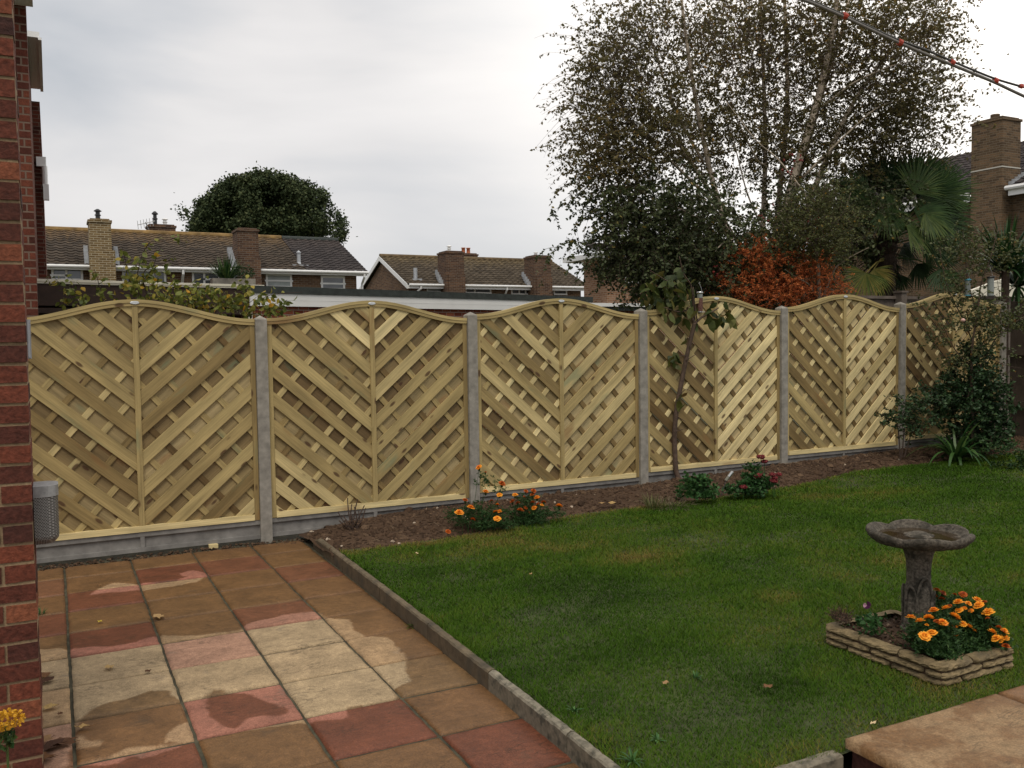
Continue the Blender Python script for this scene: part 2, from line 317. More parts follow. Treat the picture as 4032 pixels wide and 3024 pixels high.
# ---- wet / dry riven paving
def pavingmat():
    mt, t, b = newmat('riven_paving'); lk = t.links.new
    ti = N(t, 'ShaderNodeAttribute', attribute_name='tint'); w = N(t, 'ShaderNodeAttribute', attribute_name='wet')
    # tint: 0 buff, .33 tan, .66 pink, 1 red
    r = ramp(t, [(0.0, (0.36, 0.265, 0.155)), (0.33, (0.34, 0.222, 0.118)), (0.66, (0.37, 0.215, 0.142)), (1.0, (0.31, 0.130, 0.088))]); lk(ti.outputs['Fac'], r.inputs[0])
    g = N(t, 'ShaderNodeNewGeometry')
    n = N(t, 'ShaderNodeTexNoise', i_Scale=5.0, i_Detail=8.0, i_Roughness=0.68, i_Distortion=0.4); lk(g.outputs['Position'], n.inputs['Vector'])
    n2 = N(t, 'ShaderNodeTexNoise', i_Scale=150.0, i_Detail=2.0); lk(g.outputs['Position'], n2.inputs['Vector'])
    mr = N(t, 'ShaderNodeMapRange', i_1=0.3, i_2=0.7, i_3=0.66, i_4=1.22); lk(n.outputs[0], mr.inputs[0])
    mr2 = N(t, 'ShaderNodeMapRange', i_1=0.3, i_2=0.72, i_3=0.74, i_4=1.22); lk(n2.outputs[0], mr2.inputs[0])
    mu0 = N(t, 'ShaderNodeMath', operation='MULTIPLY'); lk(mr.outputs[0], mu0.inputs[0]); lk(mr2.outputs[0], mu0.inputs[1])
    n6 = N(t, 'ShaderNodeTexNoise', i_Scale=32.0, i_Detail=5.0, i_Roughness=0.7); lk(g.outputs['Position'], n6.inputs['Vector'])
    mr6 = N(t, 'ShaderNodeMapRange', i_1=0.3, i_2=0.7, i_3=0.78, i_4=1.2); lk(n6.outputs[0], mr6.inputs[0])
    mu = N(t, 'ShaderNodeMath', operation='MULTIPLY'); lk(mu0.outputs[0], mu.inputs[0]); lk(mr6.outputs[0], mu.inputs[1])
    sc = N(t, 'ShaderNodeVectorMath', operation='SCALE'); lk(r.outputs[0], sc.inputs[0]); lk(mu.outputs[0], sc.inputs['Scale'])
    # dark cracks / veins of the riven face, stretched along x
    mp = N(t, 'ShaderNodeMapping'); mp.inputs['Scale'].default_value = (1.3, 4.5, 1); lk(g.outputs['Position'], mp.inputs[0])
    n3 = N(t, 'ShaderNodeTexNoise', i_Scale=2.4, i_Detail=5.0, i_Roughness=0.6, i_Distortion=1.2); lk(mp.outputs[0], n3.inputs['Vector'])
    ab = N(t, 'ShaderNodeMath', operation='SUBTRACT'); lk(n3.outputs[0], ab.inputs[0]); ab.inputs[1].default_value = 0.5
    ab2 = N(t, 'ShaderNodeMath', operation='ABSOLUTE'); lk(ab.outputs[0], ab2.inputs[0])
    cr = N(t, 'ShaderNodeMapRange', i_1=0.0, i_2=0.025, i_3=0.7, i_4=0.0); lk(ab2.outputs[0], cr.inputs[0])
    n4 = N(t, 'ShaderNodeTexNoise', i_Scale=3.0, i_Detail=2.0); lk(g.outputs['Position'], n4.inputs['Vector'])
    m4 = N(t, 'ShaderNodeMapRange', i_1=0.50, i_2=0.60, i_3=0.0, i_4=.8); lk(n4.outputs[0], m4.inputs[0])
    cm = N(t, 'ShaderNodeMath', operation='MULTIPLY'); lk(cr.outputs[0], cm.inputs[0]); lk(m4.outputs[0], cm.inputs[1])
    mx = N(t, 'ShaderNodeMix', data_type='RGBA'); lk(cm.outputs[0], mx.inputs[0]); lk(sc.outputs[0], mx.inputs[6]); mx.inputs[7].default_value = (0.06, 0.045, 0.03, 1)
    # grey dirt blotches
    n5 = N(t, 'ShaderNodeTexNoise', i_Scale=4.3, i_Detail=4.0, i_Roughness=0.65); lk(g.outputs['Position'], n5.inputs['Vector'])
    m5 = N(t, 'ShaderNodeMapRange', i_1=0.62, i_2=0.74, i_3=0.0, i_4=0.6); lk(n5.outputs[0], m5.inputs[0])
    mx5 = N(t, 'ShaderNodeMix', data_type='RGBA'); lk(m5.outputs[0], mx5.inputs[0]); lk(mx.outputs[2], mx5.inputs[6]); mx5.inputs[7].default_value = (0.16, 0.13, 0.10, 1)
    # wet edge sharpened with noise
    ws = N(t, 'ShaderNodeMath', operation='MULTIPLY_ADD'); lk(n.outputs[0], ws.inputs[0]); ws.inputs[1].default_value = 1.15; lk(w.outputs['Fac'], ws.inputs[2])
    wm = N(t, 'ShaderNodeMapRange', interpolation_type='SMOOTHSTEP', i_1=0.94, i_2=1.16, i_3=0.0, i_4=1.0); lk(ws.outputs[0], wm.inputs[0])
    hs = N(t, 'ShaderNodeVectorMath', operation='MULTIPLY'); lk(mx5.outputs[2], hs.inputs[0]); hs.inputs[1].default_value = (0.47, 0.375, 0.275)
    mw = N(t, 'ShaderNodeMix', data_type='RGBA'); lk(wm.outputs[0], mw.inputs[0]); lk(mx5.outputs[2], mw.inputs[6]); lk(hs.outputs[0], mw.inputs[7])
    lk(mw.outputs[2], b.inputs['Base Color'])
    rr = N(t, 'ShaderNodeMapRange', i_1=0.0, i_2=1.0, i_3=0.85, i_4=0.55); lk(wm.outputs[0], rr.inputs[0]); lk(rr.outputs[0], b.inputs['Roughness'])
    bu = N(t, 'ShaderNodeBump', i_Strength=0.8, i_Distance=0.004); lk(n3.outputs[0], bu.inputs['Height'])
    bu2 = N(t, 'ShaderNodeBump', i_Strength=0.6, i_Distance=0.0015); lk(n2.outputs[0], bu2.inputs['Height']); lk(bu.outputs[0], bu2.inputs['Normal']); lk(bu2.outputs[0], b.inputs['Normal'])
    return mt
M['paving'] = pavingmat()
M['joint'] = plain('patio_joint_dirt', (0.055, 0.05, 0.03), 0.95, noise=0.6, nscale=12, bump=0.004)
M['path'] = M['paving']

# ------------------------------------------------------------------ ground, patio, lawn, bed
def lawn_z(x): return 0.085+0.0155*np.clip(x-0.3, 0, 12)
_ex = [0.28, 0.35, 1.05, 1.77, 2.53, 3.12, 3.94, 4.6, 5.4, 6.25, 7.3, 8.4, 9.8]
_ey = [-1.02, -1.10, -1.16, -1.05, -0.95, -0.96, -1.02, -1.0, -0.86, -0.66, -0.74, -0.80, -0.95]
def edge_y(x): return np.interp(x, _ex, _ey)
_sx = [0.0, 0.3, 0.7, 1.1, 1.93, 3.84, 5.8, 7.76, 9.8]
_sz = [-0.03, 0.03, 0.085, 0.125, 0.14, 0.15, 0.21, 0.25, 0.28]
def soil_z(x, y):
    a = np.clip((-y)/np.maximum(-edge_y(x), 0.3), 0, 1); a = a*a*(3-2*a)
    hump = 0.05*np.sin(np.pi*a)*np.clip(x-0.5, 0, 1)
    return np.interp(x, _sx, _sz)*(1-a)+(lawn_z(x)-0.012)*a+hump

gm = plain('rough_ground', (0.055, 0.06, 0.03), 0.95, noise=0.4, nscale=0.6, bump=0.01)
V = np.array([(-300, -300, -0.06), (500, -300, -0.06), (500, 500, -0.06), (-300, 500, -0.06)])
tag(mk('ground', V, np.array([[0, 1, 2, 3]]), gm), kind='structure')

# patio
g7 = lambda x, y: onz(100+x/1.7015, 2150+y/1.7015, 0.0)[:2]
dry_poly = np.array([g7(*q) for q in [(-40, 690), (60, 680), (290, 690), (480, 680), (700, 650), (900, 610), (1150, 590), (1460, 555), (1480, 520), (1700, 465), (1960, 440), (2060, 470), (2151, 495),
    (2221, 555), (2291, 605), (2431, 615), (2491, 715), (2571, 815), (2611, 915), (2471, 975), (2511, 1025), (2270, 1065), (2150, 1090), (2100, 1170), (1860, 1200), (1700, 1200), (1500, 1240), (1250, 1290),
    (1110, 1330), (1000, 1310), (900, 1340), (960, 1290), (1060, 1180), (1000, 1050), (960, 970), (830, 975), (620, 1050), (400, 1110), (330, 1170), (320, 1260), (500, 1310), (480, 1335), (310, 1340), (300, 1560), (-40, 1560)]])
strip1 = np.array([g7(*q) for q in [(425, 335), (470, 285), (560, 245), (740, 240), (1010, 235), (1080, 200), (1030, 180), (1110, 165), (1225, 180), (1200, 205), (1160, 240), (960, 265), (760, 295), (560, 320)]])
strip2 = np.array([g7(*q) for q in [(330, 1470), (480, 1410), (880, 1330), (1080, 1320), (1100, 1350), (900, 1370), (700, 1400), (690, 1440), (480, 1480)]])
hole = np.array([g7(1420+(225+50*math.sin(2*a+1)+30*math.cos(3*a))*math.cos(a), 1090+(110+25*math.cos(3*a)+18*math.sin(5*a))*math.sin(a)) for a in np.linspace(0, 6.28, 24)[:-1]])
def sdist(P, poly):
    n = len(poly); d = np.full(len(P), 1e9); ins = np.zeros(len(P), bool)
    for i in range(n):
        a = poly[i]; b = poly[(i+1) % n]; ab = b-a
        tt = np.clip(((P-a)@ab)/(ab@ab+1e-12), 0, 1); q = a+tt[:, None]*ab
        d = np.minimum(d, np.linalg.norm(P-q, axis=1))
        c = ((a[1] > P[:, 1]) != (b[1] > P[:, 1])); xx = (b[0]-a[0])*(P[:, 1]-a[1])/(b[1]-a[1]+1e-12)+a[0]
        ins ^= (c & (P[:, 0] < xx))
    return np.where(ins, -d, d)       # negative inside
def wetness(P):
    P = P+np.stack([.06*fbm(P[:, 0]*4.7, P[:, 1]*4.7, 5), .06*fbm(P[:, 0]*4.7+40, P[:, 1]*4.7+9, 5)], -1)
    d = sdist(P, dry_poly); d = np.minimum(d, sdist(P, strip1)); d = np.minimum(d, sdist(P, strip2))
    d = np.maximum(d, -sdist(P, hole))
    return np.clip(0.5+d*9.0, 0, 1)
B_, T_, K_, R_ = 0.0, 0.33, 0.66, 1.0
slabcol = {0: [T_, T_, R_, T_, R_, B_, B_, T_, R_, T_, R_], 1: [T_, R_, T_, T_, T_, K_, B_, R_, T_, T_, K_], 2: [T_, 0.85, T_, T_, 0.9, B_, B_, B_, R_, T_, T_], 3: [T_, T_, 0.85, T_, T_, T_, T_, B_, T_, R_, T_],
           -1: [T_, K_, T_, 0.9, T_, B_, T_, K_, K_, K_, R_]}
vs, fs, ts, ws_ = [], [], [], []; nb = 0
ne = 26
def slab(x0, x1, y0, y1, zt, tint, ne=26, wetv=None, thick=0.03):
    global nb
    g = 0.006
    x0 += g+random.uniform(0, .003); x1 -= g+random.uniform(0, .003); y0 += g+random.uniform(0, .003); y1 -= g+random.uniform(0, .003)
    u = np.linspace(0, 1, ne); X, Y = np.meshgrid(x0+(x1-x0)*u, y0+(y1-y0)*u, indexing='ij')
    X = X+0.0; Y = Y+0.0
    edge = np.minimum(np.minimum(X-x0, x1-X), np.minimum(Y-y0, y1-Y))
    # wobble the outline slightly
    wob = 0.004*fbm(X*14+zt*31, Y*14, 2); X += wob*(edge < 0.03); Y += 0.004*fbm(Y*14, X*14+3, 2)*(edge < 0.03)
    tx = random.uniform(-.004, .004); ty = random.uniform(-.004, .004)
    Z = zt+0.004*fbm(X*3+tint*7, Y*9, 4)-0.006*np.clip(1-edge/0.02, 0, 1)**2+tx*(X-x0)+ty*(Y-y0)
    P = np.stack([X, Y, Z], -1).reshape(-1, 3)
    idx = np.arange(ne*ne).reshape(ne, ne)
    F = np.stack([idx[:-1, :-1], idx[1:, :-1], idx[1:, 1:], idx[:-1, 1:]], -1).reshape(-1, 4)
    ring = np.concatenate([idx[:, 0], idx[-1, 1:], idx[-2::-1, -1], idx[0, -2:0:-1]])
    lo = P[ring].copy(); lo[:, 2] = zt-thick
    k = len(ring); base = ne*ne
    SF = np.array([(ring[(i+1) % k], ring[i], base+i, base+(i+1) % k) for i in range(k)])
    PP = np.concatenate([P, lo])
    vs.append(PP); fs.append(np.concatenate([F, SF])+nb); ts.append(np.full(len(F)+len(SF), tint)); nb += len(PP)
    ws_.append(wetness(PP[:, :2]) if wetv is None else np.full(len(PP), wetv))
GX, GY, ST = -1.526, -1.88, 0.46
xs = {-3: GX-2*ST-.46, -2: GX-2*ST, -1: GX-ST, 0: GX, 1: GX+ST, 2: GX+2*ST, 3: GX+3*ST, 4: 0.272}
for c in range(-3, 4):
    for j in range(12):
        r = j-4; y1 = GY-ST*r; y0 = y1-ST
        if j == 0: y1 = -0.13
        lst = slabcol.get(c, slabcol[-1]); t = lst[j % len(lst)] if j < len(lst) else random.choice([B_, T_, K_, R_])
        slab(xs[c], xs[c+1], y0, y1, random.uniform(-.002, .002), min(1, max(0, t+random.uniform(-.05, .05))))
for j in range(3):
    slab(0.28, 0.66, -5.31-.46*(j+1), -5.31-.46*j, 0, T_, wetv=0.3); slab(0.66, 1.07, -5.31-.46*(j+1), -5.31-.46*j, 0, 0.4, wetv=0.5)
patio = mk('patio', np.concatenate(vs), np.concatenate(fs), M['paving'], tint=np.concatenate(ts), vattr={'wet': np.concatenate(ws_)}, smooth=True)
tag(patio, 'riven paving slabs in buff, tan and red with damp stains', kind='structure')
V = np.array([(-4, -9, -0.010), (1.2, -9, -0.010), (1.2, 0.4, -0.012), (-4, 0.4, -0.012)])
mk('joint_bed', V, np.array([[0, 1, 2, 3]]), M['joint'], parent=patio)

# raised terrace (right foreground)
vs, fs, ts, ws_ = [], [], [], []; nb = 0
for i in range(3):
    for j in range(3):
        slab(1.055+.9*i, 1.055+.9*(i+1), -5.25-.6*(j+1), -5.25-.6*j, 0.152, [0.33, 0.40, 0.45][(i+j) % 3], ne=40, wetv=0.50, thick=0.042)
terr = mk('raised_path', np.concatenate(vs), np.concatenate(fs), M['paving'], tint=np.concatenate(ts), vattr={'wet': np.concatenate(ws_)}, smooth=True)
tag(terr, 'raised step of orange tan slabs on a brick edge, right foreground', kind='structure')
mb = MB(); y = -5.27
while y > -7.2:
    mb.box(1.09, 1.19, y-.215, y, 0.012, 0.105, random.random(), 0.003); y -= .225
mb.box(1.11, 3.7, -7.2, -5.275, -0.02, 0.108, 0.0)
mb.build('brick_riser', M['near_brick'], terr)

# lawn
nx, ny = 190, 110
X, Y = np.meshgrid(np.linspace(0.235, 9.8, nx), np.linspace(-5.262, 0, ny), indexing='ij')
Zl = lawn_z(X)+0.012*fbm(X*1.2, Y*1.2, 3)-0.004
Zl = np.where(Y > edge_y(X)+0.05, Zl-0.08, Zl)
Zl = np.where((X < 0.36), np.minimum(Zl, 0.078), Zl)
kb_ = np.interp(Y, [-5.33, -4.6, -3.84, -3.02, -2.16, -1.3, -.44], [.210, .230, .246, .262, .275, .283, .290]); Zl = np.where(X < kb_+.035, -.05, Zl)
Pl = np.stack([X, Y, Zl], -1).reshape(-1, 3); idx = np.arange(nx*ny).reshape(nx, ny)
F = np.stack([idx[:-1, :-1], idx[1:, :-1], idx[1:, 1:], idx[:-1, 1:]], -1).reshape(-1, 4)
lawn_soil = plain('lawn_thatch', (0.045, 0.055, 0.018), 0.95, noise=0.45, nscale=5, bump=0.006)
tag(mk('lawn', Pl, F, lawn_soil, smooth=True), 'lawn surface', kind='structure')
# grass blades
nbld = 520000
gx = rng.uniform(0.255, 9.75, nbld*2); gy = rng.uniform(-5.25, -0.5, nbld*2)
dist = np.hypot(gx-CAM[0], gy-CAM[1])
keep = (gy < edge_y(gx)+0.02*rng.standard_normal(len(gx))+0.03*fbm(gx*6, gy*6, 2)) & (rng.random(len(gx)) < np.clip((5.2/dist)**1.6, 0.12, 1))
kbx = np.interp(gy, [-5.33, -4.6, -3.84, -3.02, -2.16, -1.3, -.44], [.210, .230, .246, .262, .275, .283, .290])+.045; keep &= gx > kbx+rng.normal(0, .006, len(gx))
keep &= ~((gx > 1.89) & (gx < 2.38) & (gy > -5.04) & (gy < -4.38))
ang_ = np.degrees(np.arctan2(gy-CAM[1], gx-CAM[0])); keep &= (ang_ < 96) & (ang_ > 26)
worn = fbm(gx*1.1+9, gy*1.6, 3)
keep &= (rng.random(len(gx)) > np.clip((worn-0.25)*2.2, 0, 0.7))
gx = gx[keep][:nbld]; gy = gy[keep][:nbld]; n = len(gx); dist = np.hypot(gx-CAM[0], gy-CAM[1])
a = rng.uniform(0, 2*math.pi, n); hgt = rng.uniform(0.010, 0.026, n)*(1+0.5*fbm(gx*2.3, gy*2.3, 2)); hgt = np.where(gx < .36, hgt*1.3, hgt)
wd = rng.uniform(0.0014, 0.0028, n)*np.clip(dist/4.0, 1, 2.6)
lean = rng.uniform(0.3, 1.7, n); la = a+math.pi/2+rng.normal(0, .5, n)
bz = lawn_z(gx)+0.012*fbm(gx*1.2, gy*1.2, 3)-0.006
P0 = np.stack([gx-np.cos(a)*wd, gy-np.sin(a)*wd, bz], -1); P1 = np.stack([gx+np.cos(a)*wd, gy+np.sin(a)*wd, bz], -1)
P2 = np.stack([gx+np.cos(la)*lean*hgt, gy+np.sin(la)*lean*hgt, bz+hgt], -1)
V = np.stack([P0, P1, P2], 1).reshape(-1, 3); F = np.arange(3*n).reshape(n, 3)
tn = np.clip(0.40+0.55*fbm(gx*0.9, gy*1.3, 4)+0.3*fbm(gx*3.1+5, gy*4.1, 3)+rng.normal(0, .13, n)+0.25*np.clip(1-(edge_y(gx)-gy)/0.25, 0, 1)+0.35*np.clip(fbm(gx*2.1+4, gy*2.6+8, 3)-.25, 0, 1), 0, 1)
M['grass'] = tinted('lawn_grass', [(0, (0.030, 0.068, 0.006)), (0.35, (0.058, 0.125, 0.010)), (0.6, (0.092, 0.142, 0.016)), (0.8, (0.17, 0.15, 0.032)), (1, (0.24, 0.16, 0.06))], 0.8, nscale=40, namt=0.12, transl=0.25, spec=0.1)
tag(mk('grass', V, F, M['grass'], tint=tn), 'short mown green grass with yellowish patches', 'grass', kind='stuff')

# soil bed
M['soil'] = tinted('garden_soil', [(0, (0.032, 0.018, 0.010)), (0.6, (0.068, 0.039, 0.022)), (0.93, (0.115, 0.072, 0.042)), (1, (0.40, 0.32, 0.24))], 0.95, nscale=60, namt=0.4, bump=0.006)
nx, ny = 620, 90
X = np.linspace(0.27, 9.7, nx)[:, None]+np.zeros((1, ny)); ft = np.linspace(0, 1, ny)[None, :]
X = X+0*ft; Yb = -0.02*(1-ft)+(edge_y(X)-0.05+0.03*fbm(X*5, X*0+2, 2))*ft
Zs = soil_z(X, Yb)+0.035*fbm(X*5, Yb*5, 5)*np.sin(np.pi*np.clip(ft*1.0, 0, 1))**.5-0.01*(ft > .97)
Pl = np.stack([X, Yb, Zs], -1).reshape(-1, 3); idx = np.arange(nx*ny).reshape(nx, ny)
F = np.stack([idx[:-1, :-1], idx[:-1, 1:], idx[1:, 1:], idx[1:, :-1]], -1).reshape(-1, 4)
tn = np.clip(0.5+0.4*fbm(X[:-1, :-1]*3, Yb[:-1, :-1]*3, 3), 0, 0.9).ravel()
# clods and stones
oct_v = np.array([(1, 0, 0), (-1, 0, 0), (0, 1, 0), (0, -1, 0), (0, 0, 1), (0, 0, -1)], float)
of = [(0, 2, 4), (2, 1, 4), (1, 3, 4), (3, 0, 4), (2, 0, 5), (1, 2, 5), (3, 1, 5), (0, 3, 5)]
def lumps(n, px, py, pz, s, flat=0.7):
    sv = list(oct_v); em = {}; ff = []
    def mid(a, b):
        k = (min(a, b), max(a, b))
        if k not in em: v = sv[a]+sv[b]; em[k] = len(sv); sv.append(v/np.linalg.norm(v))
        return em[k]
    for a, b, c in of:
        x, y_, z_ = mid(a, b), mid(b, c), mid(c, a); ff += [(a, x, z_), (x, b, y_), (z_, y_, c), (x, y_, z_)]
    sv = np.array(sv); ff = np.array(ff)
    V = sv[None]*(1+rng.uniform(-.3, .3, (n, len(sv), 1)))*s[:, None, None]*rng.uniform(0.7, 1.3, (n, 1, 3)); V[:, :, 2] *= flat
    V += np.stack([px, py, pz], -1)[:, None, :]
    F = ff[None]+(np.arange(n)*len(sv))[:, None, None]
    return V.reshape(-1, 3), F.reshape(-1, 3), len(ff)
n = 9000
px = rng.uniform(0.3, 9.6, n); f_ = rng.random(n); py = -0.03+(edge_y(px)+0.04)*f_
s = rng.uniform(0.004, 0.016, n)*(1+1.6*(rng.random(n) > .93))
pz = soil_z(px, py)+0.035*fbm(px*5, py*5, 5)*np.sin(np.pi*f_)**.5+0.002
V2, F2, nf = lumps(n, px, py, pz, s)
t2 = np.repeat(np.where(rng.random(n) > .988, 1.0, rng.uniform(0.1, .93, n)), nf)
tag(mk('soil_bed', np.concatenate([Pl, V2]), [F, F2+len(Pl)], M['soil'], tint=np.concatenate([tn, t2])), 'dug soil border along the fence', kind='structure')

# kerb stones along the patio
ky = [-0.44, -1.30, -2.16, -3.02, -3.84, -4.60, -5.33]
kl = ['round-ended soil-stained kerb stone at the fence end of the patio edge', 'second kerb stone of the patio edge counting from the fence', 'third kerb stone of the patio edge counting from the fence, mossy',
      'fourth kerb stone of the patio edge counting from the fence', 'fifth kerb stone of the patio edge, pale chipped top', 'nearest kerb stone of the patio edge, pale lichen on top']
kxf = [0.290, 0.283, 0.275, 0.262, 0.246, 0.230, 0.210]
for i in range(6):
    mb = MB(); y1, y0 = ky[i]-0.004, ky[i+1]+0.004; nn = 24
    prof = [(0, -0.02), (0, 0.080), (0.006, 0.089), (0.022, 0.094), (0.038, 0.091), (0.046, 0.083), (0.048, -0.02)]
    V = []
    for q in range(nn+1):
        yy = y1+(y0-y1)*q/nn; xf = kxf[i]+(kxf[i+1]-kxf[i])*q/nn
        taper = 1.0 if i else min(1.0, 0.55+0.45*(q/nn)*6)
        for (a_, z_) in prof: V.append((xf+a_*(1 if i else taper)+random.uniform(-.0015, .0015), yy, z_*(taper if i == 0 else 1)+(random.uniform(-.003, .002) if z_ > 0.05 else 0)))
    k = len(prof)
    F = [(q*k+j, q*k+j+1, (q+1)*k+j+1, (q+1)*k+j) for q in range(nn) for j in range(k-1)]+[list(range(k))[::-1], list(range(nn*k, nn*k+k))]
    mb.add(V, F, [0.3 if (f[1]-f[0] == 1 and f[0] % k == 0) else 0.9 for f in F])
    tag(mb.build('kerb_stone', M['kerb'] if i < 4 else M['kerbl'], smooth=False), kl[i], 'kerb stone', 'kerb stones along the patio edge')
for i, (x0, x1, zt, lb) in enumerate([(0.285, 0.665, 0.083, 'short grey edging stone at bottom of lawn, lower and left of its neighbour'), (0.672, 1.035, 0.098, 'grey lichened edging stone beside the raised brick step')]):
    mb = MB(); n_ = 14; V = []
    prof = [(-5.275, -0.02), (-5.275, zt-.008), (-5.268, zt), (-5.225, zt), (-5.218, zt-.008), (-5.218, -.02)]
    for q in range(n_+1):
        for (y_, z_) in prof: V.append((x0+(x1-x0)*q/n_, y_+random.uniform(-.002, .002), z_+(random.uniform(-.002, .002) if z_ > 0 else 0)))
    k = 6; F = [(q*k+j, (q+1)*k+j, (q+1)*k+j+1, q*k+j+1) for q in range(n_) for j in range(k-1)]+[list(range(k)), list(range(n_*k, n_*k+k))[::-1]]
    mb.add(V, F, 0.5); tag(mb.build('edging_stone', M['kerbl']), lb, 'edging stone', 'edging stones at the bottom of the lawn')

# ------------------------------------------------------------------ the new fence
TOPS = [1.869, 1.875, 1.911, 1.952, 1.991, 2.0386]; H = 1.683; HP = 0.1535; SP = 1.93; W = 1.83
def wave(x): return H+HP*(0.5+0.5*math.cos(2*math.pi*(x-W/2)/W))
def clip_poly(poly, nx_, nz_, d_):   # keep nx*x+nz*z <= d
    out = []
    for i in range(len(poly)):
        a, b = poly[i], poly[(i+1) % len(poly)]
        da = nx_*a[0]+nz_*a[1]-d_; db = nx_*b[0]+nz_*b[1]-d_
        if da <= 0: out.append(a)
        if (da < 0 < db) or (db < 0 < da):
            q = da/(da-db); out.append(tuple(a[k]+(b[k]-a[k])*q for k in range(len(a))))
    return out
def slats(mb, x0, x1, sgn, width, pitch, phase, y0, y1, tintf, ang=41.5, jit=0.0, green=False):
    """parallel boards clipped to half a panel; sgn +1 rises to the right"""
    th = math.radians(ang)*sgn; dx, dz = math.cos(th), math.sin(th); nx_, nz_ = -dz, dx
    k = -30
    while k < 60:
        c = phase+k*pitch+(random.uniform(-jit, jit)); k += 1
        lo, hi = c-width/2, c+width/2
        cx, cz = (x0+x1)/2, 0.0
        P = []
        seed = random.uniform(0, 50)
        for (s_, q) in ((-3, lo), (3, lo), (3, hi), (-3, hi)):
            P.append((cx+dx*s_+nx_*q, cz+dz*s_+nz_*q, s_+seed*1.7, q-c, seed))
        P = clip_poly(P, -1, 0, -x0); P = clip_poly(P, 1, 0, x1) if P else P; P = clip_poly(P, 0, -1, -0.02) if P else P
        if not P: continue
        # top: clip by tangent of the wave where this board meets it
        xm = None
        for q in np.linspace(x0, x1, 40):
            s_ = (q-cx-nx_*c)/dx; z_ = cz+dz*s_+nz_*c
            if (z_ > wave(q)-.03) and (xm is None or sgn > 0 and q < xm or sgn < 0 and q > xm): xm = q
        for xq in ([xm] if xm is not None else [x0, x1]):
            e = 0.01; sl = (wave(xq+e)-wave(xq-e))/(2*e)
            P = clip_poly(P, -sl, 1, wave(xq)-0.022-sl*xq) if P else P
        if len(P) < 3: continue
        A = [(p[2], p[3], p[4]) for p in P]; t = tintf()
        mb.prism([(p[0], p[1]) for p in P], y0, y1, t, A)
def make_panel(i, seed, label, lt, rt_, gap):
    random.seed(seed)
    z0 = TOPS[i+1]-H
    root = empty('lattice_fence', (SP*i+0.05, 0, z0), label=label, cat='fence panel', group='new wavy-topped lattice fence panels')
    def gbox(mb, x0, x1, y0, y1, za, zb, t):
        V = np.array([(x, y, z) for z in (za, zb) for y in (y0, y1) for x in (x0, x1)], float); sd_ = random.uniform(0, 60)
        lg = (zb-za) > (x1-x0)
        A = [((v[2] if lg else v[0])+sd_, (v[0]+v[1] if lg else v[2]+v[1]), sd_) for v in V]
        mb.add(V, [(0, 2, 3, 1), (4, 5, 7, 6), (0, 1, 5, 4), (2, 6, 7, 3), (0, 4, 6, 2), (1, 3, 7, 5)], t, A)
    mb = MB(); gbox(mb, 0, .040, -.034, .022, 0.0, wave(0)-.028, .55); mb.build('stile', M['wood'], root, attr=True); mb = MB(); gbox(mb, W-.040, W, -.034, .022, 0.0, wave(W)-.028, .3); mb.build('stile', M['wood'], root, attr=True)
    mb = MB(); gbox(mb, 0.041, W-.041, -.040, .022, 0.0, .048, .92); mb.build('bottom_rail', M['wood'], root, attr=True)
    mb = MB(); gbox(mb, W/2-.021, W/2+.021, -.038, .0, 0.049, wave(W/2)-.051, .5); mb.build('centre_batten', M['wood'], root, attr=True)
    # curved top rail, two laminations
    mb = MB(); n_ = 40; sd_ = random.uniform(0, 60)
    for (a0, a1, yo, t) in ((-.026, .0, -.046, .62), (-.052, -.0265, -.042, .5)):
        V = []; A = []
        for q in range(n_+1):
            x = W*q/n_; e = .01; sl = (wave(x+e)-wave(x-e))/(2*e); L_ = math.hypot(1, sl); ox, oz = -sl/L_, 1/L_
            for (d_, y_) in ((a1, yo), (a1, .024), (a0, .024), (a0, yo)):
                V.append((x+ox*d_*(0 < q < n_), y_, wave(x)+oz*d_)); A.append((x+sd_, d_+y_, sd_))
        F = [(q*4+j, q*4+(j+1) % 4, (q+1)*4+(j+1) % 4, (q+1)*4+j) for q in range(n_) for j in range(4)]+[(3, 2, 1, 0), (n_*4, n_*4+1, n_*4+2, n_*4+3)]
        mb.add(V, F, t, A)
    mb.build('top_rail', M['wood'], root, attr=True)
    # boards: front chevrons, cross slats, backing boards
    hx = W/2
    mb = MB()
    ph = random.uniform(0, .17)
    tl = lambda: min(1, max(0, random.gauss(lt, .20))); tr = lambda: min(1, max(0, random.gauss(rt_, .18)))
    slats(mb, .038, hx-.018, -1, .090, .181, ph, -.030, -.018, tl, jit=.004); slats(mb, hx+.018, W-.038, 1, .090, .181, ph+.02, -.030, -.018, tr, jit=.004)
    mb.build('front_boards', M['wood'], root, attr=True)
    mb = MB()
    slats(mb, .038, hx-.018, 1, 0.046, .177, random.uniform(0, .1), -.0175, -.007, lambda: random.uniform(*(.1, .8) if i < 1 else (.55, 1)), ang=48.5, jit=.006); slats(mb, hx+.018, W-.038, -1, 0.046, .177, random.uniform(0, .1), -.0175, -.007, lambda: random.uniform(0.0, .65 if i < 1 else .22), ang=48.5, jit=.006)  # right-half slats tinted dark on most panels: their shade is in the colour
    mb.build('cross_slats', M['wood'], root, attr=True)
    mb = MB()
    slats(mb, .038, hx-.018, -1, .104-gap, .181, ph+.0905, -.0065, .004, lambda: random.uniform(.05, .6), jit=.004); slats(mb, hx+.018, W-.038, 1, .104-gap, .181, ph+.1105, -.0065, .004, lambda: random.uniform(*(.1, .65) if i < 1 else ((.4, .85) if i == 1 else (.75, 1.0))), jit=.004)  # paler right-half backs carry the same brightness by half in their colour
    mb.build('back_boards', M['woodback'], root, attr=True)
    mb = MB(); k = 14
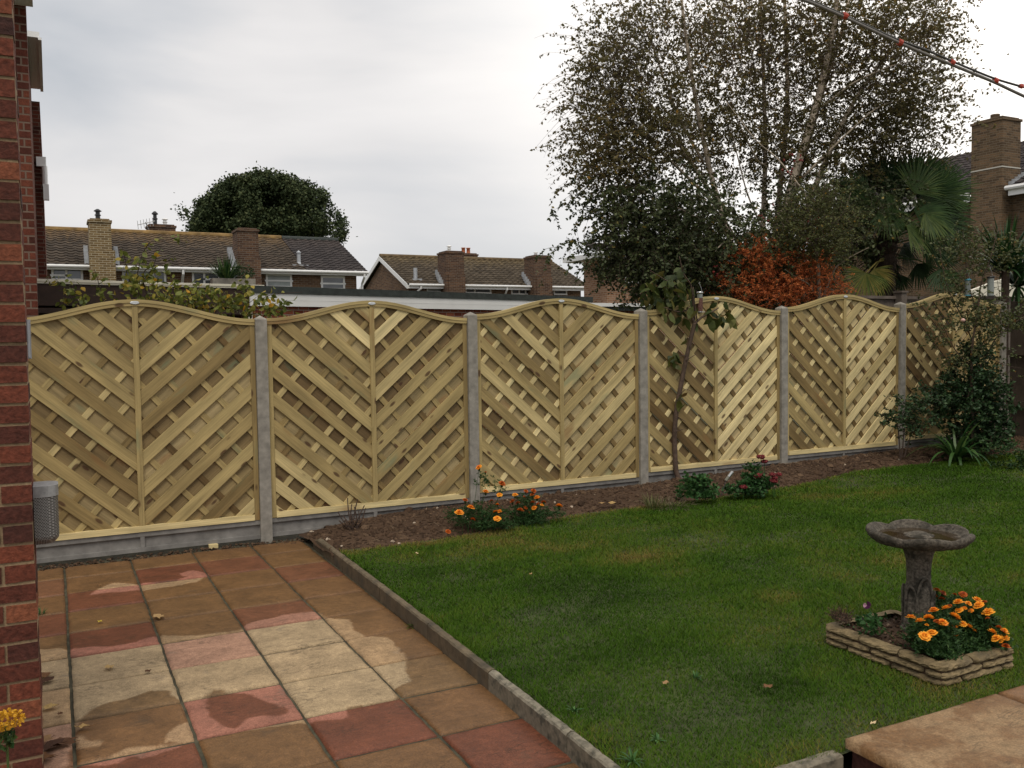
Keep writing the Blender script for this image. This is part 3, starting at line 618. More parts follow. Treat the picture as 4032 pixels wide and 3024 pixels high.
    V = [(W/2+.034*math.cos(a_)*s_, y_, wave(W/2)-.026+.013*math.sin(a_)*s_) for (s_, y_) in ((1, -.047), (.8, -.0495)) for a_ in np.linspace(0, 2*math.pi, k, endpoint=False)]
    mb.add(V, [(j, (j+1) % k, (j+1) % k+k, j+k) for j in range(k)]+[list(range(k, 2*k))], .5); mb.build('badge', M['badge'], root, smooth=False)
    return root
plabel = ['wavy-topped lattice fence panel leftmost, partly behind the brick pier', 'second fence panel from the left, above the pruned rose stump',
          'third fence panel from the left, behind the orange marigolds', 'fourth fence panel from the left, behind the cherry sapling', 'fifth fence panel from the left, its right half tinted with a pale sheen',
          'rightmost new fence panel, dark and partly hidden by the evergreen bush']
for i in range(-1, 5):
    make_panel(i, 40+i*7, plabel[i+1], [.48, .55, .42, .34, .34, .12][i+1], [.5, .62, .74, .95, .92, .45][i+1], [0, 0, .004, .012, .01, .01][i+1])  # per-half tints put each half's sheen and brightness into the board colour
random.seed(11)
# gravel boards
glabel = ['concrete gravel board under the leftmost fence panel, above the patio', 'concrete gravel board partly buried beside the pruned rose', 'concrete gravel board behind the marigolds', 'concrete gravel board behind the sapling trunk',
          'thin visible strip of gravel board under the fifth panel', 'concrete gravel board under the rightmost panel, behind the bush']
for i in range(-1, 5):
    zt = TOPS[i+1]-H-.003; x0, x1 = SP*i+.045, SP*(i+1)-.045; zb = zt-.158
    mb = MB()
    mb.box(x0, x1, -.012, .02, zb, zt)
    mb.box(x0, x1, -.030, -.0125, zt-.036, zt-.0005); mb.box(x0, x1, -.030, -.0125, zb+.0005, zb+.034)
    mb.box((x0+x1)/2-.016, (x0+x1)/2+.016, -.029, -.0125, zb+.0345, zt-.0365)
    # slanted undercut below the top lip
    V = [(x0, -.030, zt-.0362), (x1, -.030, zt-.0362), (x1, -.0125, zt-.052), (x0, -.0125, zt-.052), (x0, -.0125, zt-.0362), (x1, -.0125, zt-.0362)]
    mb.add(V, [(0, 3, 2, 1), (0, 1, 5, 4)], .5)
    tag(mb.build('gravel_board', M['gravelb']), glabel[i+1], 'gravel board', 'concrete gravel boards')
# posts
plab = ['concrete fence post standing at the patio corner', 'concrete fence post behind the marigold clump', 'concrete fence post just left of the cherry sapling', 'concrete fence post between the fourth and fifth panels, behind the dark red sedum flowers',
        'concrete fence post beside the evergreen bush', 'concrete fence post at the right end where the old brown fence begins']
ptop = [1.893, 1.927, 1.969, 2.005, 2.061, 2.085]
for i in range(0, 6):
    x = SP*i; zt = ptop[i]; mb = MB(); s_ = .047
    zb = -.3
    def ring(h, z, yo=0): return [(x-h, -.062+yo, z), (x+h, -.062+yo, z), (x+h, .045-yo, z), (x-h, .045-yo, z)]
    V = ring(s_, zb)+ring(s_, zt-.03)+ring(s_-.005, zt-.022, .005)+[(x, -.01, zt+.005)]
    F = []
    for k in range(2): F += [(k*4+j, k*4+(j+1) % 4, k*4+4+(j+1) % 4, k*4+4+j) for j in range(4)]
    F += [(8+j, 8+(j+1) % 4, 12) for j in range(4)]
    mb.add(V, F, .5)
    tag(mb.build('fence_post', M['concrete']), plab[i], 'fence post', 'new concrete fence posts')
# gravel-board spacer block and debris
mb = MB(); p = ony(840, 2152, -.06); mb.box(p[0]-.035, p[0]+.035, -.075, -.03, -.004, .028, .9, .002); tag(mb.build('wood_offcut', M['wood']), 'small pale timber offcut wedged under the leftmost gravel board', 'offcut')
# debris strip beneath the fence at the patio
nd = 500; dx_ = rng.uniform(-2.0, .35, nd); dy_ = rng.uniform(-.17, -.02, nd)-0.1*(dx_ > .05)*rng.random(nd)
V2, F2, nf = lumps(nd, dx_, dy_, np.full(nd, .0), rng.uniform(.004, .013, nd))
tag(mk('dirt', V2, F2, M['soil'], tint=np.repeat(rng.uniform(0, .95, nd), nf)), 'loose dirt along the foot of the gravel board', 'dirt', kind='stuff')

# ------------------------------------------------------------------ brick pier of the near house (left edge)
PIER_Y = at(110, 1350, 3.35)[1]; PX = at(104, 1350, 3.35)[0]
def coursed_pier(name, xr, yf, depth, zlo, zhi, xl, phase, label):
    root = empty(name, (xr, yf, 0), label=label, cat='brick pier')
    mb = MB(); k = 0; z = zlo-phase
    while z < zhi:
        za, zb = z, z+.0625; st = k % 2 == 0
        tz = lambda: float(np.clip(random.gauss(.45, .25), 0, 1))
        off = lambda: random.uniform(-.004, .0)
        # corner brick
        cw = .215 if st else .1025; cd = .1025 if st else .215
        o = off(); mb.box(-cw, 0+o, 0+off(), cd, za, zb, tz(), .0015)
        x = -cw-.010
        while x > xl-xr:
            o = off(); mb.box(x-.215, x, o, .1025, za, zb, tz(), .0015); x -= .225
        y = cd+.010
        while y < depth-.03:
            w_ = min(.215 if not (st and y < .12) else .1025, depth-y)
            w_ = min(.215, depth-y); o = off(); mb.box(-.1025, o, y, y+w_, za, zb, tz(), .0015); y += w_+.010
        z += .075; k += 1
    o1 = mb.build('brickwork', M['near_brick'], root)
    mb = MB(); mb.box(xl-xr, -.0035, .0035, depth-.004, zlo-.1, zhi, .5); mb.build('mortar', M['near_mortar'], root)
    return root
random.seed(5)
pier = coursed_pier('brick_pier', PX, PIER_Y, 0.33, -0.02, 3.1, PX-1.2, (0.02), 'red brick pier of the near house at the left edge of the photo')
# flue guard and cable box on the pier
fx, fy = PX, PIER_Y+.16
def guardmat():
    mt, t, b = newmat('perforated_metal'); lk = t.links.new; b.inputs['Metallic'].default_value = 0.6; b.inputs['Roughness'].default_value = 0.45
    g = N(t, 'ShaderNodeNewGeometry'); s_ = N(t, 'ShaderNodeSeparateXYZ'); lk(g.outputs['Position'], s_.inputs[0])
    ad = N(t, 'ShaderNodeMath', operation='SUBTRACT'); lk(s_.outputs[0], ad.inputs[0]); lk(s_.outputs[1], ad.inputs[1])
    c = N(t, 'ShaderNodeCombineXYZ'); lk(ad.outputs[0], c.inputs[0]); lk(s_.outputs[2], c.inputs[1])
    br = N(t, 'ShaderNodeTexBrick', offset=0.5); br.inputs['Scale'].default_value = 1.0; br.inputs['Brick Width'].default_value = .009; br.inputs['Row Height'].default_value = .0055; br.inputs['Mortar Size'].default_value = .0013; br.inputs['Mortar Smooth'].default_value = .4
    lk(c.outputs[0], br.inputs['Vector'])
    mx = N(t, 'ShaderNodeMix', data_type='RGBA'); lk(br.outputs['Fac'], mx.inputs[0]); mx.inputs[6].default_value = (.045, .04, .035, 1); mx.inputs[7].default_value = (.36, .35, .34, 1); lk(mx.outputs[2], b.inputs['Base Color'])
    bu = N(t, 'ShaderNodeBump', i_Distance=.001); lk(br.outputs['Fac'], bu.inputs['Height']); lk(bu.outputs[0], b.inputs['Normal'])
    return mt
M['perf'] = guardmat()
pt = onx(162, 1912, PX+.06); pb = onx(162, 2138, PX+.06)
zt, zb = at(160, 1910, 3.5)[2], at(160, 2140, 3.5)[2]
fl = empty('flue_guard', (fx, fy, zb), label='grey perforated metal flue guard fixed to the side of the brick pier', cat='flue guard')
mb = MB(); hh = zt-zb; n_ = 12
sec = [(0, -.075), (.05, -.075), (.075, -.06), (.085, -.035), (.085, .035), (.075, .06), (.05, .075), (0, .075)]
k = len(sec); zs_ = [(0.0, .8), (.018, .97), (.03, 1), (hh-.042, 1)]
V = [(x_*s_, y_*s_, z_) for z_, s_ in zs_ for x_, y_ in sec]
F = [(q*k+j, q*k+(j+1) % k, (q+1)*k+(j+1) % k, (q+1)*k+j) for q in range(len(zs_)-1) for j in range(k)]+[list(range(k))[::-1]]
mb.add(V, F); mb.build('mesh_cage', M['perf'], fl)
mb = MB(); V = [(x_*1.03, y_*1.03, z_) for z_ in (hh-.043, hh) for x_, y_ in sec]; mb.add(V, [(j, (j+1) % k, (j+1) % k+k, j+k) for j in range(k)]+[list(range(k, 2*k)), list(range(k))[::-1]])
mb.build('top_cap', plain('galvanised_steel', (.33, .33, .33), .5, metal=.5, noise=.25, nscale=40), fl)
zt, zb = at(98, 1258, 3.35)[2], at(98, 1413, 3.35)[2]
mb = MB(); mb.box(PX+.002, PX+.015, PIER_Y+.015, PIER_Y+.055, zb, zt); mb.box(PX+.0045, PX+.0125, PIER_Y+.010, PIER_Y+.0145, zb+.004, zt-.004)
tag(mb.build('cable_box', plain('grey_plastic', (.30, .31, .33), .4)), 'slim grey plastic box on the corner of the brick pier', 'cable box')
# yellow flowers at the foot of the pier
M['leafg'] = tinted('garden_leaf', [(0, (.012, .035, .008)), (.5, (.03, .075, .018)), (1, (.09, .13, .03))], .5, nscale=60, namt=.2, transl=.2)

def leaf_mesh(pts, size, tint, nrm=None, dirs=None, asp=0.55, fold=0.25, hang=0.0, six=False):
    """pts (n,3), size (n,), returns V,F arrays: each leaf a folded quad"""
    n = len(pts)
    if dirs is None:
        dirs = rng.normal(size=(n, 3)); dirs[:, 2] = dirs[:, 2]*0.6-hang
    dirs = dirs/(np.linalg.norm(dirs, axis=1)[:, None]+1e-9)
    r = rng.normal(size=(n, 3)); side = np.cross(dirs, r); side /= np.linalg.norm(side, axis=1)[:, None]+1e-9
    up = np.cross(side, dirs)
    s = np.asarray(size)[:, None]
    base = pts; tip = pts+dirs*s
    if six:
        m1 = pts+dirs*s*.32+up*s*fold*.3; w1 = side*s*asp*.5; m2 = pts+dirs*s*.68+up*s*fold*.25; w2 = side*s*asp*.42
        V = np.stack([base, m1-w1, m2-w2, tip-up*s*fold*.3, m2+w2, m1+w1], 1).reshape(-1, 3)
        F = np.arange(6*n).reshape(n, 6)
        F = np.stack([F[:, [0, 1, 5, 5]][:, :3].copy()], 1)[:, 0]
        i = np.arange(n)[:, None]*6
        Fq = np.concatenate([i+np.array([[1, 2, 4, 5]])]); Ft = np.concatenate([i+np.array([[0, 1, 5]]), i+np.array([[2, 3, 4]])])
        return V, [Fq, Ft], np.concatenate([tint, tint, tint])
    mid = pts+dirs*s*.45+up*s*fold*.5
    V = np.stack([base, mid-side*s*asp*.5-up*s*fold*.25, tip, mid+side*s*asp*.5-up*s*fold*.25], 1).reshape(-1, 3)
    return V, [np.arange(4*n).reshape(n, 4)], np.asarray(tint)
def leaves(name, pts, size, tint, mat, parent, **kw):
    V, F, t = leaf_mesh(np.asarray(pts, float), size, tint, **kw)
    return mk(name, V, F, mat, parent, tint=t)
def ball(n, c, r, shell=0.5):
    d = rng.normal(size=(n, 3)); d /= np.linalg.norm(d, axis=1)[:, None]
    return np.asarray(c)+d*(rng.uniform(shell, 1, n)**.5)[:, None]*np.asarray(r)

M['yel'] = tinted('yellow_petals', [(0, (.42, .20, .01)), (1, (.75, .42, .03))], .6, nscale=90, namt=.2, transl=.2)
c = at(25, 2860, 2.75)
pl = empty('yellow_flower', (c[0], c[1], c[2]-.17), label='yellow flower head with green leaves at the bottom left corner by the pier', cat='flower')
leaves('blossom', ball(420, (0, 0, .19), (.050, .045, .028), .6), rng.uniform(.007, .013, 420), rng.random(420), M['yel'], pl, asp=.9)
leaves('foliage', ball(60, (-.005, 0, .13), (.025, .025, .03), .3), rng.uniform(.02, .04, 60), rng.random(60), M['leafg'], pl, asp=.4)
mb = MB(); mb.tube([(0, 0, -c[2]+.17), (0, 0, .17)], .004, 6); mb.build('stem', plain('stem_green', (.06, .09, .02), .6), pl)

# ------------------------------------------------------------------ neighbours' buildings on the left
def plumb(mb, *a): mb.tube(*a)
random.seed(9)
# next-door wall (quoined red brick, beyond the fence)
q1 = at(142, 700, 8.4)
X1, Y1 = at(136, 900, 8.4)[0], q1[1]
nb1 = empty('brick_house', (X1, Y1, 0), label='tall dark red brick wall of the house just beyond the fence at far left', cat='house')
mb = MB(); mb.box(-5, 0, 0, .30, -.1, 6.0); mb.box(-5, -.30, .302, 6, -.1, 6.0); mb.build('wall', M['brick_neigh'], nb1)
# gutter and soffit at its top
zz = at(130, 20, 8.4)[2]
mb = MB(); mb.box(-.20, .06, -.28, -.02, zz-.05, zz+.16); mb.box(-.17, .09, -.30, -.015, zz+.161, zz+.24); mb.build('soffit', M['white'], nb1)
mb = MB(); mb.box(-.42, -.21, -.35, -.01, at(80, 85, 8.0)[2], zz+.3); mb.build('fascia_end', M['white'], nb1)
# the second wall further away
a_ = at(176, 900, 17.5); X2, Y2 = a_[0], a_[1]
nb2 = empty('brick_house', (X2, Y2, 0), label='narrow strip of a further red brick house behind the nearer dark wall at far left', cat='house')
mb = MB(); mb.box(-5, 0, 0, 6, -.1, 6.4); mb.build('wall', M['brick_neigh'], nb2)
mb = MB()
e0 = at(150, 112, 14.2)[2]
zt = e0; mb = MB()
mb.box(-.5, .04, -3.3, -.01, zt-.06, zt+.03); mb.box(.02, .07, -3.32, 0, zt-.10, zt-.061); mb.build('eaves_box', M['white'], nb2)
mb = MB(); mb.box(-5, -.14, -3.25, -.002, -.1, zt-.07); mb.build('side_wall', M['brick_neigh'], nb2)
zv = at(175, 640, 17.5)[2]; mb = MB(); mb.box(.001, .07, -.01, .12, zv-.10, zv+.10); mb.box(-.1, .05, -.10, -.011, zv-.10, zv+.08); mb.build('vent_cowl', M['white'], nb2)
zv = at(178, 660, 17.5)[2]
mb = MB(); mb.tube([(.04, -.10, zv), (.04, -.10, zv-.35)], .05, 10); mb.box(.0, .10, -.15, -.03, zv-.65, zv-.35); mb.build('downpipe', M['white'], nb2)

# ------------------------------------------------------------------ tiled roofs
def roofmat(name, c1, c2, lich, amt):
    mt, t, b = newmat(name); lk = t.links.new; b.inputs['Roughness'].default_value = .9; b.inputs['Specular IOR Level'].default_value = .2
    a = N(t, 'ShaderNodeAttribute', attribute_name='tint'); r = ramp(t, [(0, c1), (1, c2)]); lk(a.outputs['Fac'], r.inputs[0])
    g = N(t, 'ShaderNodeNewGeometry'); n = N(t, 'ShaderNodeTexNoise', i_Scale=5.0, i_Detail=6.0, i_Roughness=.7); lk(g.outputs['Position'], n.inputs['Vector'])
    lh = N(t, 'ShaderNodeAttribute', attribute_name='gr'); s_ = N(t, 'ShaderNodeSeparateXYZ'); lk(lh.outputs['Vector'], s_.inputs[0])
    ad = N(t, 'ShaderNodeMath', operation='MULTIPLY_ADD'); lk(n.outputs[0], ad.inputs[0]); ad.inputs[1].default_value = 1.0; lk(s_.outputs[1], ad.inputs[2])
    m_ = N(t, 'ShaderNodeMapRange', i_1=1.12, i_2=1.5, i_3=0., i_4=amt); lk(ad.outputs[0], m_.inputs[0])
    mx = N(t, 'ShaderNodeMix', data_type='RGBA'); lk(m_.outputs[0], mx.inputs[0]); lk(r.outputs[0], mx.inputs[6]); mx.inputs[7].default_value = (*lich, 1)
    mr = N(t, 'ShaderNodeMapRange', i_1=.3, i_2=.7, i_3=.6, i_4=1.45); lk(n.outputs[0], mr.inputs[0]); sc = N(t, 'ShaderNodeVectorMath', operation='SCALE'); lk(mx.outputs[2], sc.inputs[0]); lk(mr.outputs[0], sc.inputs['Scale'])
    lk(sc.outputs[0], b.inputs['Base Color']); return mt
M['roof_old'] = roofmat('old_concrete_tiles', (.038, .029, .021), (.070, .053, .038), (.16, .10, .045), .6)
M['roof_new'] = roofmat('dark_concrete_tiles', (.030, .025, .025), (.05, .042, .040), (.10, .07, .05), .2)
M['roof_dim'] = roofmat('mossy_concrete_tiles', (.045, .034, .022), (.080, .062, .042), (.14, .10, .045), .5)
def tiled(name, A, B, C, D, mat, parent, tw=0.30, th=0.32, amp=.028):
    """tiled slope: A,B eave ends, C,D ridge ends above A,B"""
    A, B, C, D = [np.asarray(v, float) for v in (A, B, C, D)]
    nu = int(np.linalg.norm(B-A)/tw*6)+1; rows = int(np.linalg.norm(C-A)/th)+1
    nrm_ = np.cross(B-A, C-A); nrm_ /= np.linalg.norm(nrm_)
    if nrm_[2] < 0: nrm_ = -nrm_
    u = np.linspace(0, 1, nu); Lu = np.linalg.norm(B-A)
    Vs, Fs, Ts, Gs = [], [], [], []; nb_ = 0
    for r in range(rows):
        v0, v1 = r/rows, min(1, (r+1.12)/rows)
        ph = u*Lu/tw*2*math.pi
        prof = amp*np.clip(np.sin(ph), -.35, 1)
        row = []
        for v, h in ((v0, .0), (v0, .032), (v1, .004)):
            Pb = A+(B-A)*u[:, None]; Pt = C+(D-C)*u[:, None]
            row.append(Pb+(Pt-Pb)*v+nrm_*(h+prof)[:, None])
        Vs.append(np.concatenate(row)); i = np.arange(nu-1)
        f1 = np.stack([i, i+1, i+1+nu, i+nu], -1); f2 = f1+nu
        Fs += [f1+nb_, f2+nb_]
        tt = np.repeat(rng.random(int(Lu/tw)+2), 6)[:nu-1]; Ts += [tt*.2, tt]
        g_ = np.zeros((3*nu, 3)); g_[:, 1] = np.repeat([v0, v0, v1], nu); Gs.append(g_); nb_ += 3*nu
    return mk(name, np.concatenate(Vs), np.concatenate(Fs), mat, parent, tint=np.concatenate(Ts), vattr={'gr': np.concatenate(Gs)})
def window(parent, Yp, u0, v0, u1, v1, bars, name='window', glass='glass', w=.07):
    """window on the wall plane y=Yp from photo corners; bars: list of (x0,x1,z0,z1) in 0..1 of opening lights"""
    a = ony(u0, v0, Yp); b = ony(u1, v1, Yp); x0, x1, z0, z1 = a[0], b[0], min(b[2], a[2]-.3), a[2]
    o = np.array(parent.location); mb = MB(); X0, X1, Z0, Z1 = x0-o[0], x1-o[0], z0-o[2], z1-o[2]; yf = Yp-o[1]
    mb.box(X0, X1, yf-.03, yf+.03, Z1-w, Z1); mb.box(X0, X1, yf-.05, yf+.03, Z0, Z0+w); mb.box(X0, X0+w, yf-.03, yf+.03, Z0+w+.001, Z1-w-.001); mb.box(X1-w, X1, yf-.03, yf+.03, Z0+w+.001, Z1-w-.001)
    for (a0, a1, b0, b1) in bars:
        mb.box(X0+(X1-X0)*a0-w*.5, X0+(X1-X0)*a1+w*.5, yf-.036, yf+.02, Z0+(Z1-Z0)*b0-w*.45, Z0+(Z1-Z0)*b1+w*.45)
    f = mb.build(name, M['white'], parent)
    mb = MB(); mb.box(X0+.02, X1-.02, yf-.004, yf+.004, Z0+.02, Z1-.02); mb.build('pane', M[glass], f)
    return f
def chimney(parent, x0, x1, y0, y1, zb, zt, mat, pots=(), cap='brick_chim', name='chimney'):
    o = np.array(parent.location); mb = MB()
    mb.box(x0-o[0], x1-o[0], y0-o[1], y1-o[1], zb-o[2], zt-.08-o[2]); ch = mb.build(name, M[mat], parent)
    mb = MB(); mb.box(x0-.035-o[0], x1+.035-o[0], y0-.035-o[1], y1+.035-o[1], zt-.079-o[2], zt-o[2]); mb.box(x0+.04-o[0], x1-.04-o[0], y0+.04-o[1], y1-.04-o[1], zt+.001-o[2], zt+.05-o[2]); mb.build('chimney_cap', M[cap], ch)
    for (f, h, kind) in pots:
        mb = MB(); xc = x0+(x1-x0)*f-o[0]; yc = (y0+y1)/2-o[1]
        if kind == 'pot': mb.lathe([(.10, 0), (.115, .02), (.10, .06), (.09, h-.05), (.115, h-.04), (.115, h), (.07, h), (.07, h-.05)], 14, (xc, yc, zt+.04-o[2])); mb.build('chimney_pot', M['pot'], ch, smooth=True)
        else:
            mb.lathe([(.075, 0), (.075, h*.4), (.10, h*.42), (.10, h*.5), (.07, h*.52), (.07, h*.75), (.12, h*.78), (.12, h*.85), (.04, h), (.0, h)], 14, (xc, yc, zt+.04-o[2])); mb.build('chimney_cowl', M['dmetal' if kind == 'dark' else 'white'], ch)
    return ch
def gutter(parent, P0, P1, r=.06, fasc=.17, name='gutter'):
    o = np.array(parent.location); a = np.array(P0)-o; b = np.array(P1)-o; mb = MB(); mb.tube([a, b], r, 10)
    g_ = mb.build(name, M['white'], parent)
    return g_

# ---- terrace, left
YF = 26.0
eL, eR = ony(200, 1032, YF-.3), ony(1447, 1077, YF-.3); ze = (eL[2]+eR[2])/2
rL, rR = ony(200, 893, YF+3.6), ony(1348, 957, YF+3.6); zr = (rL[2]+rR[2])/2
XL, XR = eL[0]-3.5, eR[0]
sp_ = ony(1150, 1000, YF+1.8)[0]
t1 = empty('terraced_house', (XL, YF, 0), label='long two-storey terrace with lichened tiled roof and pale brick chimney, left of the oak', cat='terraced house')
wx0, wx1 = 0, XR-.35-XL
mb = MB(); mb.box(wx0, wx1, 0, .25, -.1, ze-.12); mb.box(wx0, wx1, 6.95, 7.2, -.1, ze-.1); mb.box(wx1-.25, wx1, .251, 6.949, -.1, ze-.1)
mb.add([(wx1, .01, ze-.1), (wx1, 7.19, ze-.1), (wx1, 3.6, zr-.15), (wx1-.2, .01, ze-.1), (wx1-.2, 7.19, ze-.1), (wx1-.2, 3.6, zr-.15)], [(0, 1, 2), (5, 4, 3), (0, 2, 5, 3), (1, 4, 5, 2)])
mb.build('wall', M['brick_far'], t1)
O = np.array([XL, YF, 0])
def seg(xa, xb, nm, mt): tiled(nm, np.array([xa, YF-.35, ze])-O, np.array([xb, YF-.35, ze])-O, np.array([xa, YF+3.6, zr])-O, np.array([xb, YF+3.6, zr])-O, M[mt], t1)
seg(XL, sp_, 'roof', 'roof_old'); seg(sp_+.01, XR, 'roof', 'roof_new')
mb = MB(); mb.add(np.array([(0, 7.5, ze-.05), (XR-XL, 7.5, ze-.05), (XR-XL, 3.62, zr), (0, 3.62, zr)]), [(0, 1, 2, 3)]); mb.build('rear_roof', M['roof_old'], t1)
mb = MB(); mb.tube([(0, 3.6, zr), (sp_-XL, 3.6, zr)], .12, 8, 1.0); rd = mb.build('ridge_tiles', plain('lichened_ridge', (.20, .125, .045), .9, noise=.55, nscale=2.5), t1)
mb = MB(); mb.tube([(sp_-XL+.02, 3.6, zr), (XR-XL, 3.6, zr)], .11, 8, 1.0); rd = mb.build('ridge_tiles', M['felt'], t1)
mb = MB(); mb.box(0, XR-XL-.02, -.33, -.27, ze-.16, ze-.05); mb.box(0, XR-XL-.03, -.269, -.01, ze-.16, ze-.14); mb.build('fascia', M['white'], t1)
mb = MB(); mb.tube([(0, -.40, ze-.05), (XR-XL, -.40, ze-.05)], .055, 8); gt = mb.build('gutter', M['white'], t1)
xd = ony(716, 1080, YF)[0]-XL; mb = MB(); mb.tube([(xd, -.4, ze-.1), (xd, -.4, ze-.22), (xd, -.06, ze-.5), (xd, -.06, .2)], .045, 8); mb.build('downpipe', M['white'], t1)
xd = ony(1423, 1090, YF)[0]-XL; mb = MB(); mb.tube([(xd, -.4, ze-.1), (xd, -.4, ze-.2), (xd, -.06, ze-.45), (xd, -.06, .2)], .045, 8); mb.build('downpipe', M['white'], t1)
window(t1, YF, 201, 1053, 328, 1106, [(.47, .47, 0, 1), (0, .47, .4, .4)])
window(t1, YF, 480, 1062, 655, 1122, [(.36, .36, 0, 1), (.70, .70, 0, 1), (.36, .7, .45, .45)])
window(t1, YF, 755, 1068, 925, 1126, [(.28, .28, 0, 1), (.62, .62, 0, 1), (.28, .62, .45, .45)])
window(t1, YF, 1046, 1077, 1150, 1134, [(0, 1, .5, .5)], glass='blind')
window(t1, YF, 1263, 1086, 1358, 1142, [(0, 1, .45, .45)])
Z = lambda v, u, y: ony(u, v, y)[2]
a = ony(354, 1000, YF-.6); b = ony(441, 1000, YF-.6)
ch = chimney(t1, a[0], b[0], YF-.6, YF+.35, 0, Z(866, 400, YF-.6), 'brick_yel', [(.45, .38, 'dark')], cap='brick_yel')
mb = MB(); mb.box(a[0]-XL-.02, b[0]-XL+.1, -.63, .3, -.1, Z(985, 400, YF-.6)); mb.build('chimney_breast', M['brick_yel'], ch)
mb = MB()
for xx, sg in ((a[0]-XL-.03, -1), (b[0]-XL+.11, 1)):
    for k_ in range(5): mb.box(min(xx, xx+sg*.13), max(xx, xx+sg*.13), -.35+.16*k_, -.18+.16*k_, ze+.02+.12*k_, ze+.22+.125*k_)
mb.build('flashing', M['lead'], ch)
a = ony(582, 930, YF+4.6); b = ony(690, 930, YF+4.6)
ch = chimney(t1, a[0], b[0], YF+4.4, YF+5.2, zr-.6, Z(887, 636, YF+4.4), 'brick_chim', [(.30, .55, 'dark'), (.66, .3, 'white')])
ar = MB(); xa, za = ony(573, 885, YF+4.4)[0]-XL, ony(573, 885, YF+4.4)[2]
ar.tube([(xa+.28, 4.4, za-.6), (xa, 4.4, za+.1)], .02, 5); ar.tube([(xa-.3, 4.4, za-.02), (xa+.35, 4.4, za+.16)], .016, 5)
for k_ in range(6): ar.tube([(xa-.28+.11*k_, 4.25, za-.2+.03*k_), (xa-.28+.11*k_, 4.55, za+.16+.03*k_)], .010, 4)
ar.build('aerial', M['aerial'], t1)
a = ony(937, 1000, YF-.6); b = ony(1019, 1000, YF-.6)
ch = chimney(t1, a[0], b[0], YF-.6, YF+.35, 0, Z(902, 980, YF-.6), 'brick_chim', [])
mb = MB(); mb.box(a[0]-XL+.04, b[0]-XL+.06, -.64, .3, -.1, Z(1010, 980, YF-.6)); mb.build('chimney_breast', M['brick_chim'], ch)
mb = MB()
for xx, sg in ((a[0]-XL-.01, -1),):
    for k_ in range(6): mb.box(xx-.16, xx, -.35+.16*k_, -.18+.16*k_, ze+.02+.12*k_, ze+.22+.125*k_)
mb.build('flashing', M['lead'], ch)
mb = MB(); v_ = ony(1177, 1044, YF+.4); mb.lathe([(.14, -.1), (.07, .12), (.07, .45), (.10, .47), (.0, .56)], 12, (v_[0]-XL, .4, v_[2])); mb.box(v_[0]-XL-.3, v_[0]-XL+.3, .15, .55, v_[2]-.08, v_[2]+.0); mb.build('roof_vent', M['lead'], t1)

# ---- terrace, right
YG = 31.0
c0 = ony(1607, 1120, YG); eR2 = ony(2235, 1131, YG-.3)
XA = c0[0]; ze2 = (ony(1640, 1116, YG-.35)[2]+ony(2230, 1130, YG-.35)[2])/2; dep = 6.9
zr2 = (onx(1517, 1004, XA-.1)[2]+ony(2160, 1029, YG+dep/2)[2])/2
XB = ony(2172, 1029, YG+dep/2)[0]
t2 = empty('terraced_house', (XA, YG, 0), label='further terrace with white gable bargeboards and two tall brown chimneys, centre background', cat='terraced house')
Wd = XB-XA
mb = MB(); mb.box(.02, Wd-.3, 0, .25, -.1, ze2-.15); mb.box(0, .25, .251, dep, -.1, ze2-.15); mb.box(Wd-.55, Wd-.3, .252, dep, -.1, ze2-.1)
mb.add([(0, .005, ze2-.15), (0, dep-.005, ze2-.15), (0, dep/2, zr2-.22), (.2, .005, ze2-.15), (.2, dep-.005, ze2-.15), (.2, dep/2, zr2-.22)], [(0, 2, 1), (3, 4, 5), (0, 3, 5, 2), (1, 2, 5, 4)])
mb.build('wall', M['brick_far'], t2)
O2 = np.array([XA, YG, 0])
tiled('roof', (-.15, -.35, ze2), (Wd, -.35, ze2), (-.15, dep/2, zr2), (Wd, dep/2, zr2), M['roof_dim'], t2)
mb = MB(); mb.add([(-.15, dep+.3, ze2), (Wd, dep+.3, ze2), (Wd, dep/2+.01, zr2), (-.15, dep/2+.01, zr2)], [(0, 1, 2, 3)]); mb.build('rear_roof', M['roof_dim'], t2)
mb = MB(); mb.tube([(-.15, dep/2, zr2+.01), (Wd, dep/2, zr2+.01)], .11, 8); mb.build('ridge_tiles', plain('ridge_lichen_b', (.13, .09, .045), .9, noise=.5, nscale=3), t2)
mb = MB()
for sgn in (0, 1):
    y0, y1 = (-.35, dep/2) if not sgn else (dep+.3, dep/2)
    mb.hexa([(-.19, y0, ze2-.22), (-.16, y0, ze2-.22), (-.16, y1, zr2-.22), (-.19, y1, zr2-.22), (-.19, y0, ze2-.005), (-.16, y0, ze2-.005), (-.16, y1, zr2-.005), (-.19, y1, zr2-.005)])
mb.build('bargeboard', M['white'], t2)
mb = MB(); mb.box(-.15, Wd-.02, -.34, -.28, ze2-.20, ze2-.05); mb.build('fascia', M['white'], t2)
mb = MB(); mb.tube([(-.1, -.41, ze2-.04), (Wd, -.41, ze2-.04)], .055, 8); mb.build('gutter', M['white'], t2)
for ud in (1617, 1982):
    xd = ony(ud, 1130, YG)[0]-XA; xt = xd+(.35 if ud < 1700 else 0); mb = MB(); mb.tube([(xt, -.4, ze2-.1), (xt, -.4, ze2-.2), (xd, -.06, ze2-.55), (xd, -.06, .2)], .045, 8); mb.build('downpipe', M['white'], t2)
window(t2, YG, 1679, 1127, 1751, 1152, [], glass='blind')
window(t2, YG, 1832, 1130, 1934, 1157, [(.35, .35, 0, 1)])
window(t2, YG, 2012, 1134, 2106, 1162, [(.33, .33, 0, 1), (.6, .6, 0, 1), (.78, .78, 0, 1)])
window(t2, YG, 2179, 1137, 2232, 1162, [(0, 1, .75, .75)])
